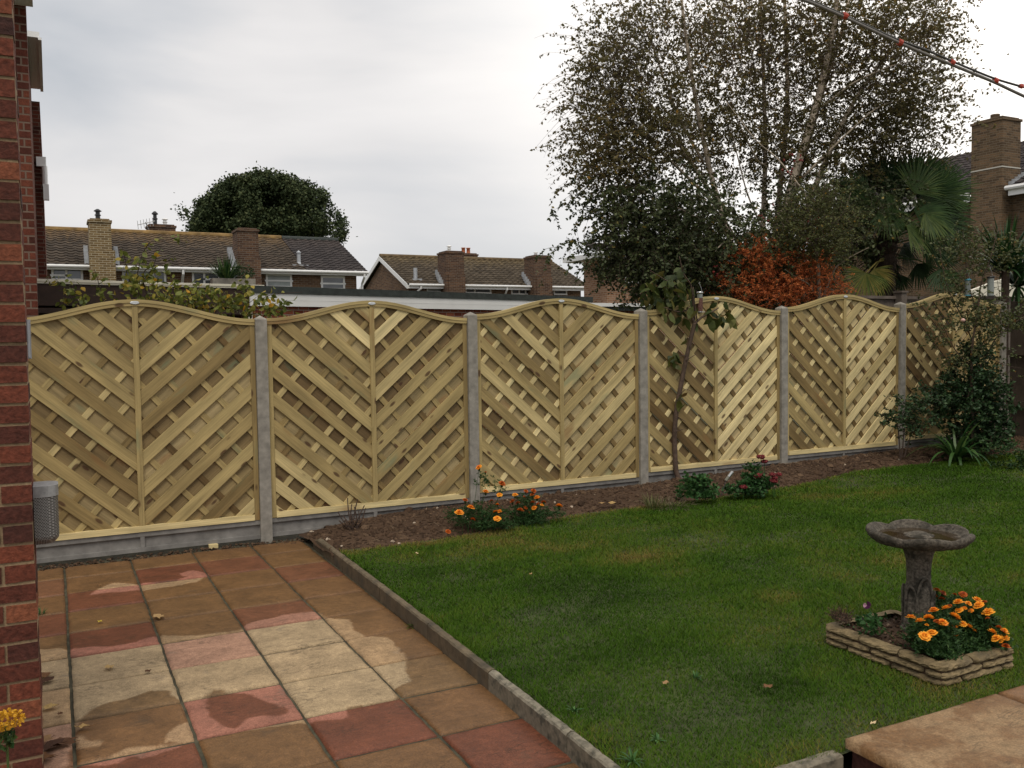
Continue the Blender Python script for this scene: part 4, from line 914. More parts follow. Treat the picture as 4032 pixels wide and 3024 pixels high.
for (ua, ub, vt, vband, ubb, pots) in ((1757, 1827, 990, 1078, 1829, [(.42, .3, 'white')]), (2103, 2170, 1007, 1088, 2171, [(.4, .2, 'white')])):
    a = ony(ua, 1050, YG-.7); b = ony(ub, 1050, YG-.7)
    ch = chimney(t2, a[0], b[0], YG-.7, YG+.3, 0, Z(vt, ua, YG-.7), 'brick_chim', pots)
    mb = MB(); mb.box(a[0]-XA+.10, b[0]-XA+.04, -.74, .2, -.1, Z(vband, ua, YG-.7)); mb.build('chimney_breast', M['brick_chim'], ch)
    mb = MB()
    for k_ in range(5): mb.box(a[0]-XA-.20+.03*k_, a[0]-XA-.01, -.35+.16*k_, -.18+.16*k_, ze2+.02+.12*k_, ze2+.22+.125*k_)
    mb.build('flashing', M['lead'], ch)
a = ony(1826, 1010, YG+4.5); b = ony(1875, 1010, YG+4.5)
chimney(t2, a[0], b[0], YG+4.3, YG+5.1, zr2-.6, Z(1000, 1850, YG+4.3), 'brick_chim', [(.1, .32, 'pot'), (.5, .32, 'pot')])
mb = MB(); v_ = ony(1636, 1098, YG+.3); mb.tube([(v_[0]-XA, .3, v_[2]-.1), (v_[0]-XA, .3, v_[2]+.5)], .09, 10); mb.box(v_[0]-XA-.2, v_[0]-XA+.25, .1, .5, v_[2]-.12, v_[2]); mb.build('roof_vent', M['lead'], t2)

# ---- orange-brick house behind the birch
YH = 20.0; ch0 = ony(2390, 1100, YH); XH = ch0[0]; zt_ = Z(1012, 2325, YH)
t3 = empty('brick_house', (XH, YH, 0), label='orange brick house with white soffit showing through the birch leaves', cat='house')
mb = MB(); mb.box(0, 14, 0, 1.6, -.1, zt_-.05); mb.build('wall', M['brick_pink'], t3)
mb = MB(); mb.box(-.75, 14.2, -.55, -.02, zt_-.06, zt_+.12); mb.box(-.75, -.02, -.019, 1.9, zt_-.06, zt_+.12); mb.build('soffit', M['white'], t3)
mb = MB(); mb.tube([(-.8, -.62, zt_+.1), (14, -.62, zt_+.1)], .07, 8); mb.tube([(-.6, -.6, zt_+.05), (-.1, -.08, zt_-.35), (-.05, -.08, zt_-.5)], .045, 8); mb.build('gutter', M['white'], t3)
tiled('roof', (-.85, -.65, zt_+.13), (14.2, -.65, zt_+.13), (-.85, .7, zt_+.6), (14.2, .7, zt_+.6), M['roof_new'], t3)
window(t3, YH, 2460, 1030, 2640, 1118, [(.33, .33, 0, 1), (.66, .66, 0, 1)])

# ---- garage with white fascia and felt roof
def corner_pts(u0, v0, u1, v1, z): return onz(u0, v0, z), onz(u1, v1, z)
zg = 2.52
a, b = corner_pts(975, 1127, 2328, 1172, zg)
dirv = (b-a)[:2]; Lg = float(np.linalg.norm(dirv)); angg = math.atan2(dirv[1], dirv[0])
gar = empty('garage', (a[0], a[1], 0), angg, label='flat-roofed red brick garage with white fascia beyond the fence', cat='garage')
hf = .13; mb = MB(); mb.box(0, Lg, -.02, 2.9, zg-.09, zg); mb.box(0, Lg, -.05, .0, zg-.10, zg+.012); mb.build('felt_roof', M['felt'], gar)
vb = onz(1700, 1208, 1.0); zf = ony(1200, 1200, a[1])[2]
mb = MB(); mb.box(.02, Lg-.04, -.035, -.005, zf-.02, zg-.101); mb.box(.02, Lg-.04, -.037, -.0355, zg-.20, zg-.19); mb.build('fascia', M['white'], gar)
mb = MB(); mb.box(.10, Lg-.15, .02, 2.8, -.1, zg-.092); mb.build('wall', M['brick_gar'], gar)

# ---- timber carport left of the garage
a, b = corner_pts(150, 1104, 1010, 1127, 2.53)
dirv = (b-a)[:2]; Lc = float(np.linalg.norm(dirv)); angc = math.atan2(dirv[1], dirv[0])
cp = empty('timber_carport', (a[0], a[1], 0), angc, label='dark brown timber carport with a white gutter, behind the yellowing climber', cat='carport')
mb = MB(); mb.box(-.6, Lc+.1, -.05, -.005, 2.49, 2.545); mb.box(-.6, Lc+.1, -.06, -.051, 2.515, 2.548); mb.build('gutter', M['creamw'], cp)
mb = MB(); mb.box(-.6, Lc, -.03, 0, 2.20, 2.488); mb.box(-.6, Lc+.3, 0.001, 3.2, 2.44, 2.50); mb.box(-.6, Lc, -.025, 0, 2.10, 2.17); mb.build('roof_beam', M['dtimber'], cp)
for xp in (-.3, Lc*.55, Lc-.1): mb = MB(); mb.box(xp-.05, xp+.05, 0.002, .1, -.1, 2.20); mb.build('post', M['dtimber'], cp)
mb = MB(); mb.box(-.6, Lc, 3.0, 3.06, -.1, 2.43); mb.build('back_boards', M['dtimber'], cp)
mb = MB(); p = ony(870, 1215, a[1]+.5); mb.box(Lc*.72, Lc*.97, .5, .55, 1.5, 2.02); mb.build('white_board', M['creamw'], cp)
mb = MB(); mb.box(Lc*.95, Lc*1.02, -.03, .1, 1.6, 2.2); mb.build('corner_board', M['creamw'], cp)
# spiky pot plant on the roof
M['spike'] = tinted('strap_leaf', [(0, (.012, .035, .010)), (.6, (.03, .085, .02)), (1, (.10, .16, .04))], .45, nscale=20, namt=.2, transl=.15)
def blades(n, r0, lmin, lmax, w, droop, up=0.3, az=(0, 2*math.pi), segs=6, fold=0.0):
    """long arching leaves from the origin"""
    Vs, Fs, Ts = [], [], []; b_ = 0
    for k in range(n):
        a = random.uniform(*az); el = random.uniform(up, 1.45); Ln = random.uniform(lmin, lmax); w_ = w*random.uniform(.7, 1.2)
        d = np.array([math.cos(a)*math.cos(el), math.sin(a)*math.cos(el), math.sin(el)]); p = np.array([math.cos(a)*r0*random.random(), math.sin(a)*r0*random.random(), 0.])
        side = np.array([-math.sin(a), math.cos(a), 0]); t = random.random(); dr = droop*random.uniform(.5, 1.4)
        V = []
        for s in range(segs+1):
            f = s/segs; ww = w_*(min(1, .5+2.5*f) if f < .3 else 1)*(1-f**3)+.0005
            V += [p-side*ww, p+side*ww]; p = p+d*Ln/segs; d = d+np.array([0, 0, -dr/segs]); d /= np.linalg.norm(d)
        Vs += V; Fs += [(b_+2*s, b_+2*s+1, b_+2*s+3, b_+2*s+2) for s in range(segs)]; Ts += [t]*segs; b_ += len(V)
    return np.array(Vs), np.array(Fs), np.array(Ts)
gp = onz(915, 1118, 2.56)
pp = empty('potted_grass', (gp[0], gp[1]+.15, 2.545), label='spiky green pot plant standing on the carport roof', cat='pot plant')
mb = MB(); mb.box(-.28, .35, -.12, .12, 0.0, .10); mb.build('trough', M['concrete'], pp)
V, F, T = blades(170, .12, .25, .42, .008, .5, up=.5); V[:, 2] += .09; V[:, 0] -= .06; mk('leaves', V, F, M['spike'], pp, tint=T)
leaves('bushy_leaves', ball(260, (.2, 0, .2), (.17, .12, .12), .3), rng.uniform(.03, .05, 260), rng.random(260)*.4, M['leafg'], pp)
# little dark lean-to right of the garage
a = onz(2325, 1187, 2.40); b = onz(2445, 1182, 2.40)
lt = empty('lean_to', (a[0], a[1], 0), label='small dark lean-to roof with white edge just right of the garage', cat='lean-to')
mb = MB(); mb.box(-.1, 1.6, 0, 2.0, 2.22, 2.33); mb.build('roof', M['felt'], lt)
mb = MB(); mb.box(-.1, 1.6, -.04, -.001, 2.30, 2.37); mb.build('edge_trim', M['white'], lt)
mb = MB(); mb.box(0, 1.5, .15, 1.9, -.1, 2.219); mb.build('wall', M['brick_gar'], lt)

# ---- house at the right edge
cc = at(3945, 700, 28.5); XC, YC = cc[0], cc[1]
t4 = empty('brick_house', (XC, YC, 0), label='weathered buff brick house with a big chimney at the right edge, behind the palm', cat='house')
ztc = at(3945, 462, 28.5)[2]
xw = .55                                    # wall plane behind the chimney face
zwe = onx(3960, 742, XC+.2)[2]
mb = MB(); mb.box(xw, 9, -6, 7.5, -.1, zwe-.05); mb.build('wall', M['brick_buff'], t4)
ch = chimney(t4, XC, XC+.92, YC, YC+1.08, 0, ztc, 'brick_buff', [], cap='brick_buff')
mb = MB(); mb.lathe([(.14, 0), (.14, .16), (.11, .16)], 12, (.35, .5, ztc+.05)); mb.build('chimney_pot', M['brick_buff'], ch)
zbd = at(3945, 655, 28.5)[2]; mb = MB(); mb.box(-.012, .93, -.012, 1.09, zbd-.02, zbd+.02); mb.build('band', plain('pale_band', (.5, .48, .42), .8), ch)
# slopes rise to +x; eave along y
tiled('roof', (.15, 7.7, zwe), (.15, -6, zwe), (4.6, 7.7, zwe+2.35), (4.6, -6, zwe+2.35), M['roof_new'], t4)
mb = MB()
for k_ in range(6): mb.box(.30+.16*k_, .47+.16*k_, -.16, -.013, zwe-.02+.085*k_, zwe+.22+.085*k_)
mb.build('flashing', M['lead'], ch)
mb = MB(); mb.box(.10, .14, -6, -.15, zwe-.26, zwe-.03); mb.box(.10, .14, 1.2, 7.7, zwe-.26, zwe-.03); mb.build('fascia', M['white'], t4)
mb = MB(); mb.tube([(.04, -6, zwe-.02), (.04, -.1, zwe-.02)], .075, 8); mb.tube([(.04, 1.2, zwe-.02), (.04, 7.7, zwe-.02)], .075, 8); mb.build('gutter', M['white'], t4)
zw2 = at(4020, 890, 28)[2]; mb = MB()
for (ya, yb) in ((-3.0, -1.35),):
    mb = MB(); mb.box(xw-.03, xw-.002, ya, yb, zwe-1.9, zwe-.45); f = mb.build('window', M['white'], t4)
    mb = MB(); mb.box(xw-.035, xw-.031, ya+.1, (ya+yb)/2-.04, zwe-1.8, zwe-.55); mb.box(xw-.035, xw-.031, (ya+yb)/2+.04, yb-.1, zwe-1.8, zwe-.55); mb.build('pane', M['glass'], f)

# ---- cream-boarded garden building at right, old fences
a = onz(4040, 1075, 2.6)
sh = empty('garden_building', (11.5, 1.2, 0), label='cream weatherboarded garden building roof edge at far right behind the rose', cat='shed')
pA = ony(3905, 1112, 1.2); pB = ony(4100, 1055, 1.2); pC = ony(3870, 1166, 1.2); zlow = pC[2]
mb = MB(); x0 = pC[0]-11.5; x1 = pA[0]-11.5; x2 = pB[0]-11.5
mb.prism([(x0-.35, zlow), (x2+1.5, zlow), (x2+1.5, pB[2]+.45), (x2, pB[2]), (x1, pA[2]), (x0-.35, zlow+.06)], 0, .05, .5); mb.build('gable_board', M['creamw'], sh)
mb = MB(); mb.box(x0-.3, x2+1.4, .06, 2.2, -.1, zlow-.002); mb.build('wall', M['greyfence'], sh)
def board_fence(name, P0, P1, zt, label, mat, bw=.12, rails=True, zb=-.05, cap=False, posts=()):
    P0 = np.array(P0, float); P1 = np.array(P1, float); d = P1-P0; Ln = float(np.linalg.norm(d)); rz = math.atan2(d[1], d[0])
    r = empty(name, (P0[0], P0[1], 0), rz, label=label, cat='fence'); mb = MB(); x = 0
    while x < Ln:
        o = random.uniform(0, .006); mb.box(x, min(x+bw, Ln)-.004, .0+o, .018+o, zb, zt+random.uniform(-.012, .012), random.random()); x += bw
    mb.build('boards', M[mat], r)
    if rails:
        for zz in rails: mb = MB(); mb.box(0, Ln, .019+.006, .075, zz-.035, zz+.035); mb.build('rail', M[mat], r)
    if cap: mb = MB(); mb.box(-.02, Ln+.02, -.03, .05, zt+.013, zt+.05); mb.build('cap_rail', M[mat], r)
    for xp in posts:
        mb = MB(); mb.box(xp-.05, xp+.05, -.11, -.005, zb, zt+.09); mb.box(xp-.065, xp+.065, -.125, .01, zt+.091, zt+.115); mb.build('post', M[mat], r)
    return r
# side fence: runs from the last post toward the viewer, rails on our side
zs1 = onx(3990, 1387, 9.80)[2]; zs2 = onx(3990, 1587, 9.80)[2]; zs0 = onx(3990, 1190, 9.80)[2]
board_fence('board_fence', (9.78, -3.4), (9.78, -.07), zs0, 'dark weathered boundary fence with two rails at the right edge', 'oldfence', rails=(zs1, zs2), zb=.2)
fz = ony(3600, 1182, .55)[2]
board_fence('board_fence', (6.9, .55), (10.3, .55), fz, 'grey old fence top showing above the rightmost new panel', 'greyfence', bw=.14, rails=(), cap=True, posts=(ony(3545, 1170, .5)[0]-6.9,))

# ------------------------------------------------------------------ trees and shrubs
M['bark_birch'] = plain('birch_bark', (.48, .40, .31), .8, noise=.4, nscale=14, bump=.004)
M['twig'] = plain('twig_bark', (.060, .038, .028), .85, noise=.3, nscale=30)
M['bark'] = plain('brown_bark', (.085, .055, .038), .85, noise=.35, nscale=25, bump=.004)
M['bark_grey'] = plain('grey_bark', (.19, .155, .11), .85, noise=.3, nscale=20, bump=.003)
M['birch_leaf'] = tinted('birch_leaves', [(0, (.045, .042, .013)), (.45, (.135, .118, .045)), (.8, (.22, .165, .06)), (.95, (.30, .18, .045)), (1, (.45, .25, .05))], .6, nscale=60, namt=.15, transl=.5)
M['birch_low'] = tinted('birch_leaves_green', [(0, (.026, .036, .014)), (.5, (.058, .076, .027)), (.9, (.11, .125, .042)), (1, (.28, .20, .05))], .55, nscale=60, namt=.15, transl=.2)
def tubes(P, R, n=3):
    """P (m,k,3) polylines, R (m,k) radii -> V,F vectorised"""
    m_, k = P.shape[:2]; d = np.gradient(P, axis=1); d /= np.linalg.norm(d, axis=2)[..., None]+1e-9
    ref = np.where(np.abs(d[..., 2:3]) < .9, np.array([0, 0, 1.]), np.array([1., 0, 0])); e1 = np.cross(d, ref); e1 /= np.linalg.norm(e1, axis=2)[..., None]+1e-9; e2 = np.cross(d, e1)
    a = np.linspace(0, 2*math.pi, n, endpoint=False)
    V = P[:, :, None]+R[:, :, None, None]*(np.cos(a)[None, None, :, None]*e1[:, :, None]+np.sin(a)[None, None, :, None]*e2[:, :, None])
    i = np.arange(k-1)[:, None]*n; j = np.arange(n)[None]; q = np.stack([i+j, i+(j+1) % n, i+n+(j+1) % n, i+n+j], -1).reshape(-1, 4)
    F = q[None]+(np.arange(m_)*k*n)[:, None, None]
    return V.reshape(-1, 3), F.reshape(-1, 4)
def twigs(start, dirs, length, droop, k=6, wig=.15):
    n = len(start); P = np.zeros((n, k, 3)); P[:, 0] = start; d = dirs/np.linalg.norm(dirs, axis=1)[:, None]
    for i in range(1, k):
        P[:, i] = P[:, i-1]+d*(length/(k-1))[:, None]
        d = d+rng.normal(0, wig, (n, 3)); d[:, 2] -= droop/(k-1); d /= np.linalg.norm(d, axis=1)[:, None]
    return P
def inclusters(cl, Zdef, rd=1.0):
    out = []; cid = []
    for ci, c in enumerate(cl):
        u, v, ru, rv, n = c[:5]; Zc = c[5] if len(c) > 5 else Zdef; dd = c[6] if len(c) > 6 else rd
        d = rng.normal(size=(n, 3)); d /= np.linalg.norm(d, axis=1)[:, None]; d *= rng.random(n)[:, None]**.4
        ctr = at(u, v, Zc); s = Zc/FPX
        out.append(ctr+RT*(d[:, :1]*ru*s)+UP*(d[:, 1:2]*rv*s)+_fw*(d[:, 2:]*dd)); cid.append(np.full(n, ci))
    return np.concatenate(out), np.concatenate(cid)
def polypx(pts, Z0, Z1=None, zo=0):
    Z1 = Z0 if Z1 is None else Z1; n = len(pts); P = np.array([at(u, v, Z0+(Z1-Z0)*i/(n-1)) for i, (u, v) in enumerate(pts)])
    # smooth resample
    t = np.linspace(0, n-1, (n-1)*5+1); Q = np.stack([np.interp(t, range(n), P[:, k]) for k in range(3)], -1)
    Q[1:-1] = (Q[:-2]+2*Q[1:-1]+Q[2:])/4; Q[1:-1] = (Q[:-2]+2*Q[1:-1]+Q[2:])/4
    return Q
def crown(parent, cl, Zd, rd, tl, nl, ls, droop, leafm, tintf, twigm='twig', twr=.0022, hang=.6, upb=.2, asp=.62, outc=None, wig=.2, name='crown', six=False):
    S, cid = inclusters(cl, Zd, rd); n = len(S)
    d = rng.normal(size=(n, 3)); d[:, 2] = d[:, 2]*.6+upb
    if outc is not None: o = S-np.asarray(outc); d += 1.1*o/np.linalg.norm(o, axis=1)[:, None]
    Ln = rng.uniform(tl[0], tl[1], n); P = twigs(S, d, Ln, droop, 6, wig)
    V, F = tubes(P, np.linspace(1.2, .35, 6)[None]*twr*np.ones((n, 1)))
    if twigm: mk('twigs', V, F, M[twigm], parent)
    o = parent
    f = rng.random((n, nl))*.93+.07; seg = f*5; i0 = np.minimum(seg.astype(int), 4); fr = (seg-i0)[..., None]
    r = np.arange(n)[:, None]; L_ = P[r, i0]*(1-fr)+P[r, i0+1]*fr; L_ = L_.reshape(-1, 3); L_ += rng.normal(0, .006, L_.shape)
    t = tintf(L_, np.repeat(cid, nl))
    leaves(name, L_, rng.uniform(ls[0], ls[1], len(L_)), t, M[leafm], parent, asp=asp, hang=hang, six=six)
    return P

# birch
bb = ony(2990, 1300, 3.0)
birch = empty('birch_tree', (0, 0, 0), label='tall multi-stemmed silver birch with browning leaves beyond the fence', cat='tree')
stems = [([(2975, 1420), (2930, 1150), (2880, 960), (2800, 700), (2745, 430), (2700, 150), (2670, -120)], 12.0, 11.6, .050, .016),
         ([(2990, 1420), (3000, 1000), (3015, 600), (3005, 250), (2990, -120)], 12.6, 12.9, .045, .018),
         ([(3020, 1420), (3060, 950), (3130, 680), (3215, 420), (3280, 130), (3310, -120)], 12.3, 12.2, .072, .03),
         ([(3005, 1420), (3050, 950), (3105, 420), (3085, -120)], 13.0, 13.3, .055, .022),
         ([(3030, 1400), (3180, 800), (3340, 430), (3480, 230), (3640, 60)], 12.5, 12.2, .05, .012),
         ([(3020, 1400), (3100, 850), (3240, 350), (3330, 80), (3360, -120)], 13.1, 13.6, .05, .02)]
tips = []
for pts, Z0, Z1, r0, r1 in stems:
    P = polypx(pts, Z0, Z1); mb = MB(); mb.tube(P, np.linspace(r0, r1, len(P)), 8); mb.build('trunk', M['bark_birch'], birch, smooth=True)
limbs = [([(2800, 760), (2700, 610), (2600, 450), (2440, 290), (2310, 240)], 11.8, 11.2, .026, .006), ([(2840, 830), (2700, 690), (2520, 520), (2380, 400), (2260, 370)], 11.9, 11.0, .024, .005),
         ([(2770, 640), (2690, 500), (2620, 330), (2560, 150), (2480, 20)], 11.9, 11.3, .02, .006), ([(2880, 980), (2800, 900), (2700, 830), (2560, 780)], 11.9, 10.8, .018, .005),
         ([(2960, 1050), (2860, 870), (2790, 800), (2740, 760)], 11.6, 10.8, .016, .006), ([(3000, 900), (2940, 760), (2900, 600), (2860, 420)], 12.3, 11.6, .014, .006),
         ([(3010, 650), (2985, 640), (2900, 470), (2860, 400)], 12.2, 11.5, .016, .005), ([(3160, 700), (3300, 560), (3450, 420), (3600, 380)], 12.2, 11.6, .02, .005),
         ([(3240, 420), (3350, 330), (3500, 260), (3700, 220)], 12.2, 11.4, .018, .005), ([(2900, 1100), (2800, 1020), (2650, 1000), (2450, 1050)], 12, 11, .014, .004),
         ([(2890, 940), (2840, 960), (2800, 1010)], 10.9, 10.6, .010, .005), ([(3170, 760), (3060, 620), (2980, 560), (2860, 400)], 11.4, 11.0, .012, .004)]
for pts, Z0, Z1, r0, r1 in limbs:
    P = polypx(pts, Z0, Z1); mb = MB(); mb.tube(P, np.linspace(r0, r1, len(P)), 6); mb.build('limb', M['bark_birch'], birch, smooth=True)
up_cl = [(2418, 260, 130, 170, 110, 11.3), (2358, 480, 110, 120, 70, 11.2), (2522, 420, 190, 240, 260, 11.4), (2560, 120, 90, 120, 36, 11.5), (2492, 120, 60, 80, 22, 11.4), (2470, 680, 190, 130, 170, 11.3), (2700, 150, 120, 200, 110, 11.8),
         (2800, 420, 180, 260, 300, 12.0), (2950, 120, 190, 230, 360, 12.5), (3130, 300, 200, 330, 470, 12.8), (3350, 150, 190, 260, 330, 12.5), (3505, 150, 190, 220, 230, 12.0), (3540, 420, 150, 170, 200, 11.9), (3421, 480, 190, 180, 260, 12.3),
         (3610, 160, 90, 200, 80, 11.9), (2600, 600, 230, 160, 260, 11.5), (2980, 600, 260, 200, 360, 12.4), (3250, 650, 230, 170, 300, 12.6), (2342, 330, 60, 90, 20, 11.2), (2380, 620, 90, 110, 40, 11.2), (3575, 560, 90, 80, 60, 11.8)]
lo_cl = [(2235, 940, 55, 60, 9, 11.2, .4), (2540, 860, 170, 150, 220, 11.2, .8), (2700, 850, 250, 170, 380, 11.4, 1.1), (2620, 1010, 240, 110, 330, 11.3, .9), (2860, 1010, 280, 160, 480, 11.6), (2700, 1130, 200, 70, 160, 11.5, .7), (3150, 900, 250, 170, 380, 12.4), (2430, 1000, 110, 70, 46, 11.2, .6),
         (3330, 850, 180, 190, 260, 12.4), (3060, 1090, 200, 90, 200, 12.2, .7), (2390, 780, 90, 80, 40, 11.2, .6)]
tf = lambda p, c: np.clip(.38+.3*fbm(p[:, 0]*1.6, p[:, 2]*1.6, 3)+rng.normal(0, .17, len(p))+.12*(p[:, 2]-4)/2+(rng.random(len(p)) > .985)*.5, 0, 1)
crown(birch, up_cl, 12, 1.0, (.35, .85), 18, (.034, .056), 1.5, 'birch_leaf', tf, upb=.35, outc=at(2980, 900, 12.2), name='crown')
crown(birch, lo_cl, 12, 1.0, (.30, .7), 24, (.038, .060), 1.6, 'birch_low', lambda p, c: np.clip(.42+.3*fbm(p[:, 0]*1.6, p[:, 2]*1.6, 3)+rng.normal(0, .2, len(p))+(rng.random(len(p)) > .99)*.6, 0, 1), upb=.2, outc=at(2980, 800, 12.4), name='lower_crown')

crown(birch, [(2450, 380, 150, 180, 150, 11.3, .8), (2520, 250, 150, 200, 120, 11.4, .8), (3080, 300, 250, 280, 260, 12.0, .8), (3500, 300, 200, 220, 150, 11.9, .8), (2800, 200, 150, 200, 120, 11.6, .8)], 12, 1.0, (.5, 1.1), 3, (.036, .055), 1.7, 'birch_leaf', tf, upb=.35, outc=at(2980, 900, 12.2), name='bare_twig_leaves', twr=.003)
# distant oak
M['oak_leaf'] = tinted('oak_leaves', [(0, (.020, .034, .013)), (.5, (.046, .066, .023)), (1, (.10, .11, .04))], .8, nscale=4, namt=.3)
oak = empty('oak_tree', tuple(at(1040, 1200, 62.)*np.array([1, 1, 0])), label='broad dark green oak rising behind the terrace roof', cat='tree')
ZO = 62.0; O3 = np.array(oak.location)
# crown outline as ellipsoid lobes
lob = [(1040, 850, 240, 100), (1050, 790, 190, 88), (1140, 765, 95, 62), (1060, 750, 80, 50), (940, 800, 90, 62), (870, 850, 85, 62), (810, 895, 75, 48), (1220, 800, 80, 60), (1275, 860, 66, 60), (1300, 905, 45, 40), (1040, 910, 280, 50), (770, 905, 36, 26), (985, 765, 50, 40), (765, 850, 22, 14), (1330, 870, 18, 22)]
pts = []
for (u, v, ru, rv) in lob:
    k = int(ru*rv*.21); d = rng.normal(size=(k, 3)); d /= np.linalg.norm(d, axis=1)[:, None]; rr = (.55+.5*rng.random(k)**.7+.26*fbm(d[:, 0]*5+u, d[:, 2]*5+v, 3)); s = ZO/FPX
    pts.append(at(u, v, ZO)-O3+RT*(d[:, :1]*ru*s*rr[:, None])+UP*(d[:, 1:2]*rv*s*rr[:, None])+_fw*(d[:, 2:]*3.2*rr[:, None]))
C0 = np.concatenate(pts); C0 = C0[fbm(C0[:, 0]*.9, C0[:, 2]*.9+C0[:, 1]*.3, 3) > -.12]
C1 = np.repeat(C0, 12, 0)+rng.normal(0, .19, (len(C0)*12, 3))
leaves('crown', C1, rng.uniform(.12, .24, len(C1)), np.clip(.45+.3*fbm(C1[:, 0]*.8, C1[:, 2]*.8, 3)+rng.normal(0, .2, len(C1)), 0, 1), M['oak_leaf'], oak, asp=.8, hang=0)
mb = MB(); s = ZO/FPX
tr = lambda u, v: at(u, v, ZO)-O3
mb.tube([tr(1040, 1420), tr(1035, 1050), tr(1040, 930)], [.5, .4, .3], 8); mb.build('trunk', M['twig'], oak)
for q in ([(1040, 960), (960, 860), (880, 790)], [(1040, 960), (1030, 850), (1000, 750)], [(1040, 960), (1110, 850), (1160, 770)], [(1040, 980), (1170, 900), (1260, 850)], [(1040, 990), (920, 920), (800, 900)], [(1100, 870), (1110, 800), (1120, 740)]):
    mb = MB(); mb.tube([tr(*p_) for p_ in q], [.22, .14, .05], 6); mb.build('limb', M['twig'], oak)

# red maple
M['maple'] = tinted('maple_leaves', [(0, (.33, .075, .025)), (.5, (.58, .16, .045)), (.9, (.70, .24, .07)), (1, (.18, .11, .03))], .6, nscale=30, namt=.2, transl=.3)
mp_ = empty('maple_tree', (0, 0, 0), label='low feathery orange-red maple just behind the fence', cat='tree')
crown(mp_, [(2960, 1060, 110, 70, 151), (3080, 1110, 150, 85, 238), (2890, 1150, 80, 70, 101), (3000, 1000, 70, 40, 43), (3230, 1140, 80, 60, 86), (3010, 1170, 170, 60, 202), (3190, 1060, 60, 40, 36), (3145, 1015, 18, 40, 12), (2930, 1010, 50, 40, 29)], 11.0, .45, (.14, .30), 30, (.016, .034), .7, 'maple',
      lambda p, c: np.clip(.5+.35*fbm(p[:, 0]*4, p[:, 2]*4, 3)+rng.normal(0, .2, len(p)), 0, .96), twigm='twig', hang=.2, upb=.2, asp=.45, outc=at(3050, 1250, 11.0), twr=.0016)
mb = MB(); mb.tube(polypx([(3060, 1420), (3050, 1250), (3010, 1130), (2950, 1050)], 11), np.linspace(.03, .006, 16), 6); mb.build('trunk', M['bark'], mp_)

# hawthorn-like tree behind the fence
M['thorn_leaf'] = tinted('small_green_leaves', [(0, (.042, .055, .017)), (.6, (.10, .115, .034)), (.92, (.17, .155, .044)), (1, (.34, .18, .03))], .55, nscale=60, namt=.15, transl=.2)
ht = empty('hawthorn_tree', (0, 0, 0), label='small forked grey-barked tree with tiny green leaves, between maple and palm', cat='tree')
for q, r0, r1 in (([(3228, 1420), (3226, 1170), (3222, 1060), (3215, 960), (3190, 870), (3170, 760)], .032, .008), ([(3235, 1200), (3262, 1110), (3290, 1050), (3350, 1010), (3420, 975)], .018, .005), ([(3222, 1180), (3190, 1120), (3130, 1090), (3090, 1060)], .011, .004),
                 ([(3220, 1000), (3170, 930), (3100, 870), (3060, 840)], .014, .004), ([(3220, 990), (3280, 900), (3330, 820), (3350, 760)], .014, .004), ([(3200, 880), (3240, 800), (3250, 720)], .010, .004)):
    P = polypx(q, 10.9, 10.7); mb = MB(); mb.tube(P, np.linspace(r0, r1, len(P)), 7); mb.build('trunk' if r0 > .03 else 'limb', M['bark_grey'], ht, smooth=True)
crown(ht, [(3140, 860, 110, 90, 240), (3220, 780, 100, 90, 230), (3260, 880, 90, 90, 230), (3180, 960, 130, 60, 224), (3280, 990, 80, 45, 110), (3060, 930, 80, 70, 60)], 10.8, .6, (.15, .35), 14, (.018, .034), .5, 'thorn_leaf',
      lambda p, c: np.clip(.5+rng.normal(0, .2, len(p))+(rng.random(len(p)) > .985)*.5, 0, 1), hang=.2, asp=.6, twr=.0016)
# berries
M['berry'] = plain('red_berries', (.16, .015, .012), .5)
Sb, _ = inclusters([(3110, 650, 60, 50, 12), (3180, 880, 50, 30, 8), (2800, 1070, 30, 30, 8), (3020, 830, 40, 60, 6)], 10.7, .3)
V2, F2, nf = lumps(len(Sb), Sb[:, 0], Sb[:, 1], Sb[:, 2], np.full(len(Sb), .014), 1.0); tag(mk('berries', V2, F2, M['berry'], ht), kind='stuff')

# palm
M['frond'] = tinted('palm_frond', [(0, (.010, .028, .008)), (.5, (.030, .062, .014)), (.8, (.09, .115, .024)), (1, (.22, .18, .045))], .55, nscale=12, namt=.3, transl=.1, spec=.2)
M['palmtrunk'] = plain('fibrous_palm_trunk', (.035, .022, .014), .95, noise=.5, nscale=30, bump=.02)
ZP = 12.2
pc = at(3500, 960, ZP)
palm = empty('palm_tree', tuple(pc), label='fan palm with drooping segmented fronds and shaggy dark trunk beyond the fence', cat='palm')
PT = polypx([(3480, 1420), (3480, 1150), (3490, 1000), (3500, 930)], ZP)-pc
mb = MB(); rr = np.array([.13+.02*math.sin(i*2.3) for i in range(len(PT))]); mb.tube(PT, rr, 12); mb.build('trunk', M['palmtrunk'], palm)
V, F, T = blades(160, .12, .15, .34, .010, 1.6, up=-.2); V[:, 2] -= .05; V[:, 2] -= rng.uniform(0, .8, len(V)//14).repeat(14); mk('fibres', V, F, M['palmtrunk'], palm, tint=T)
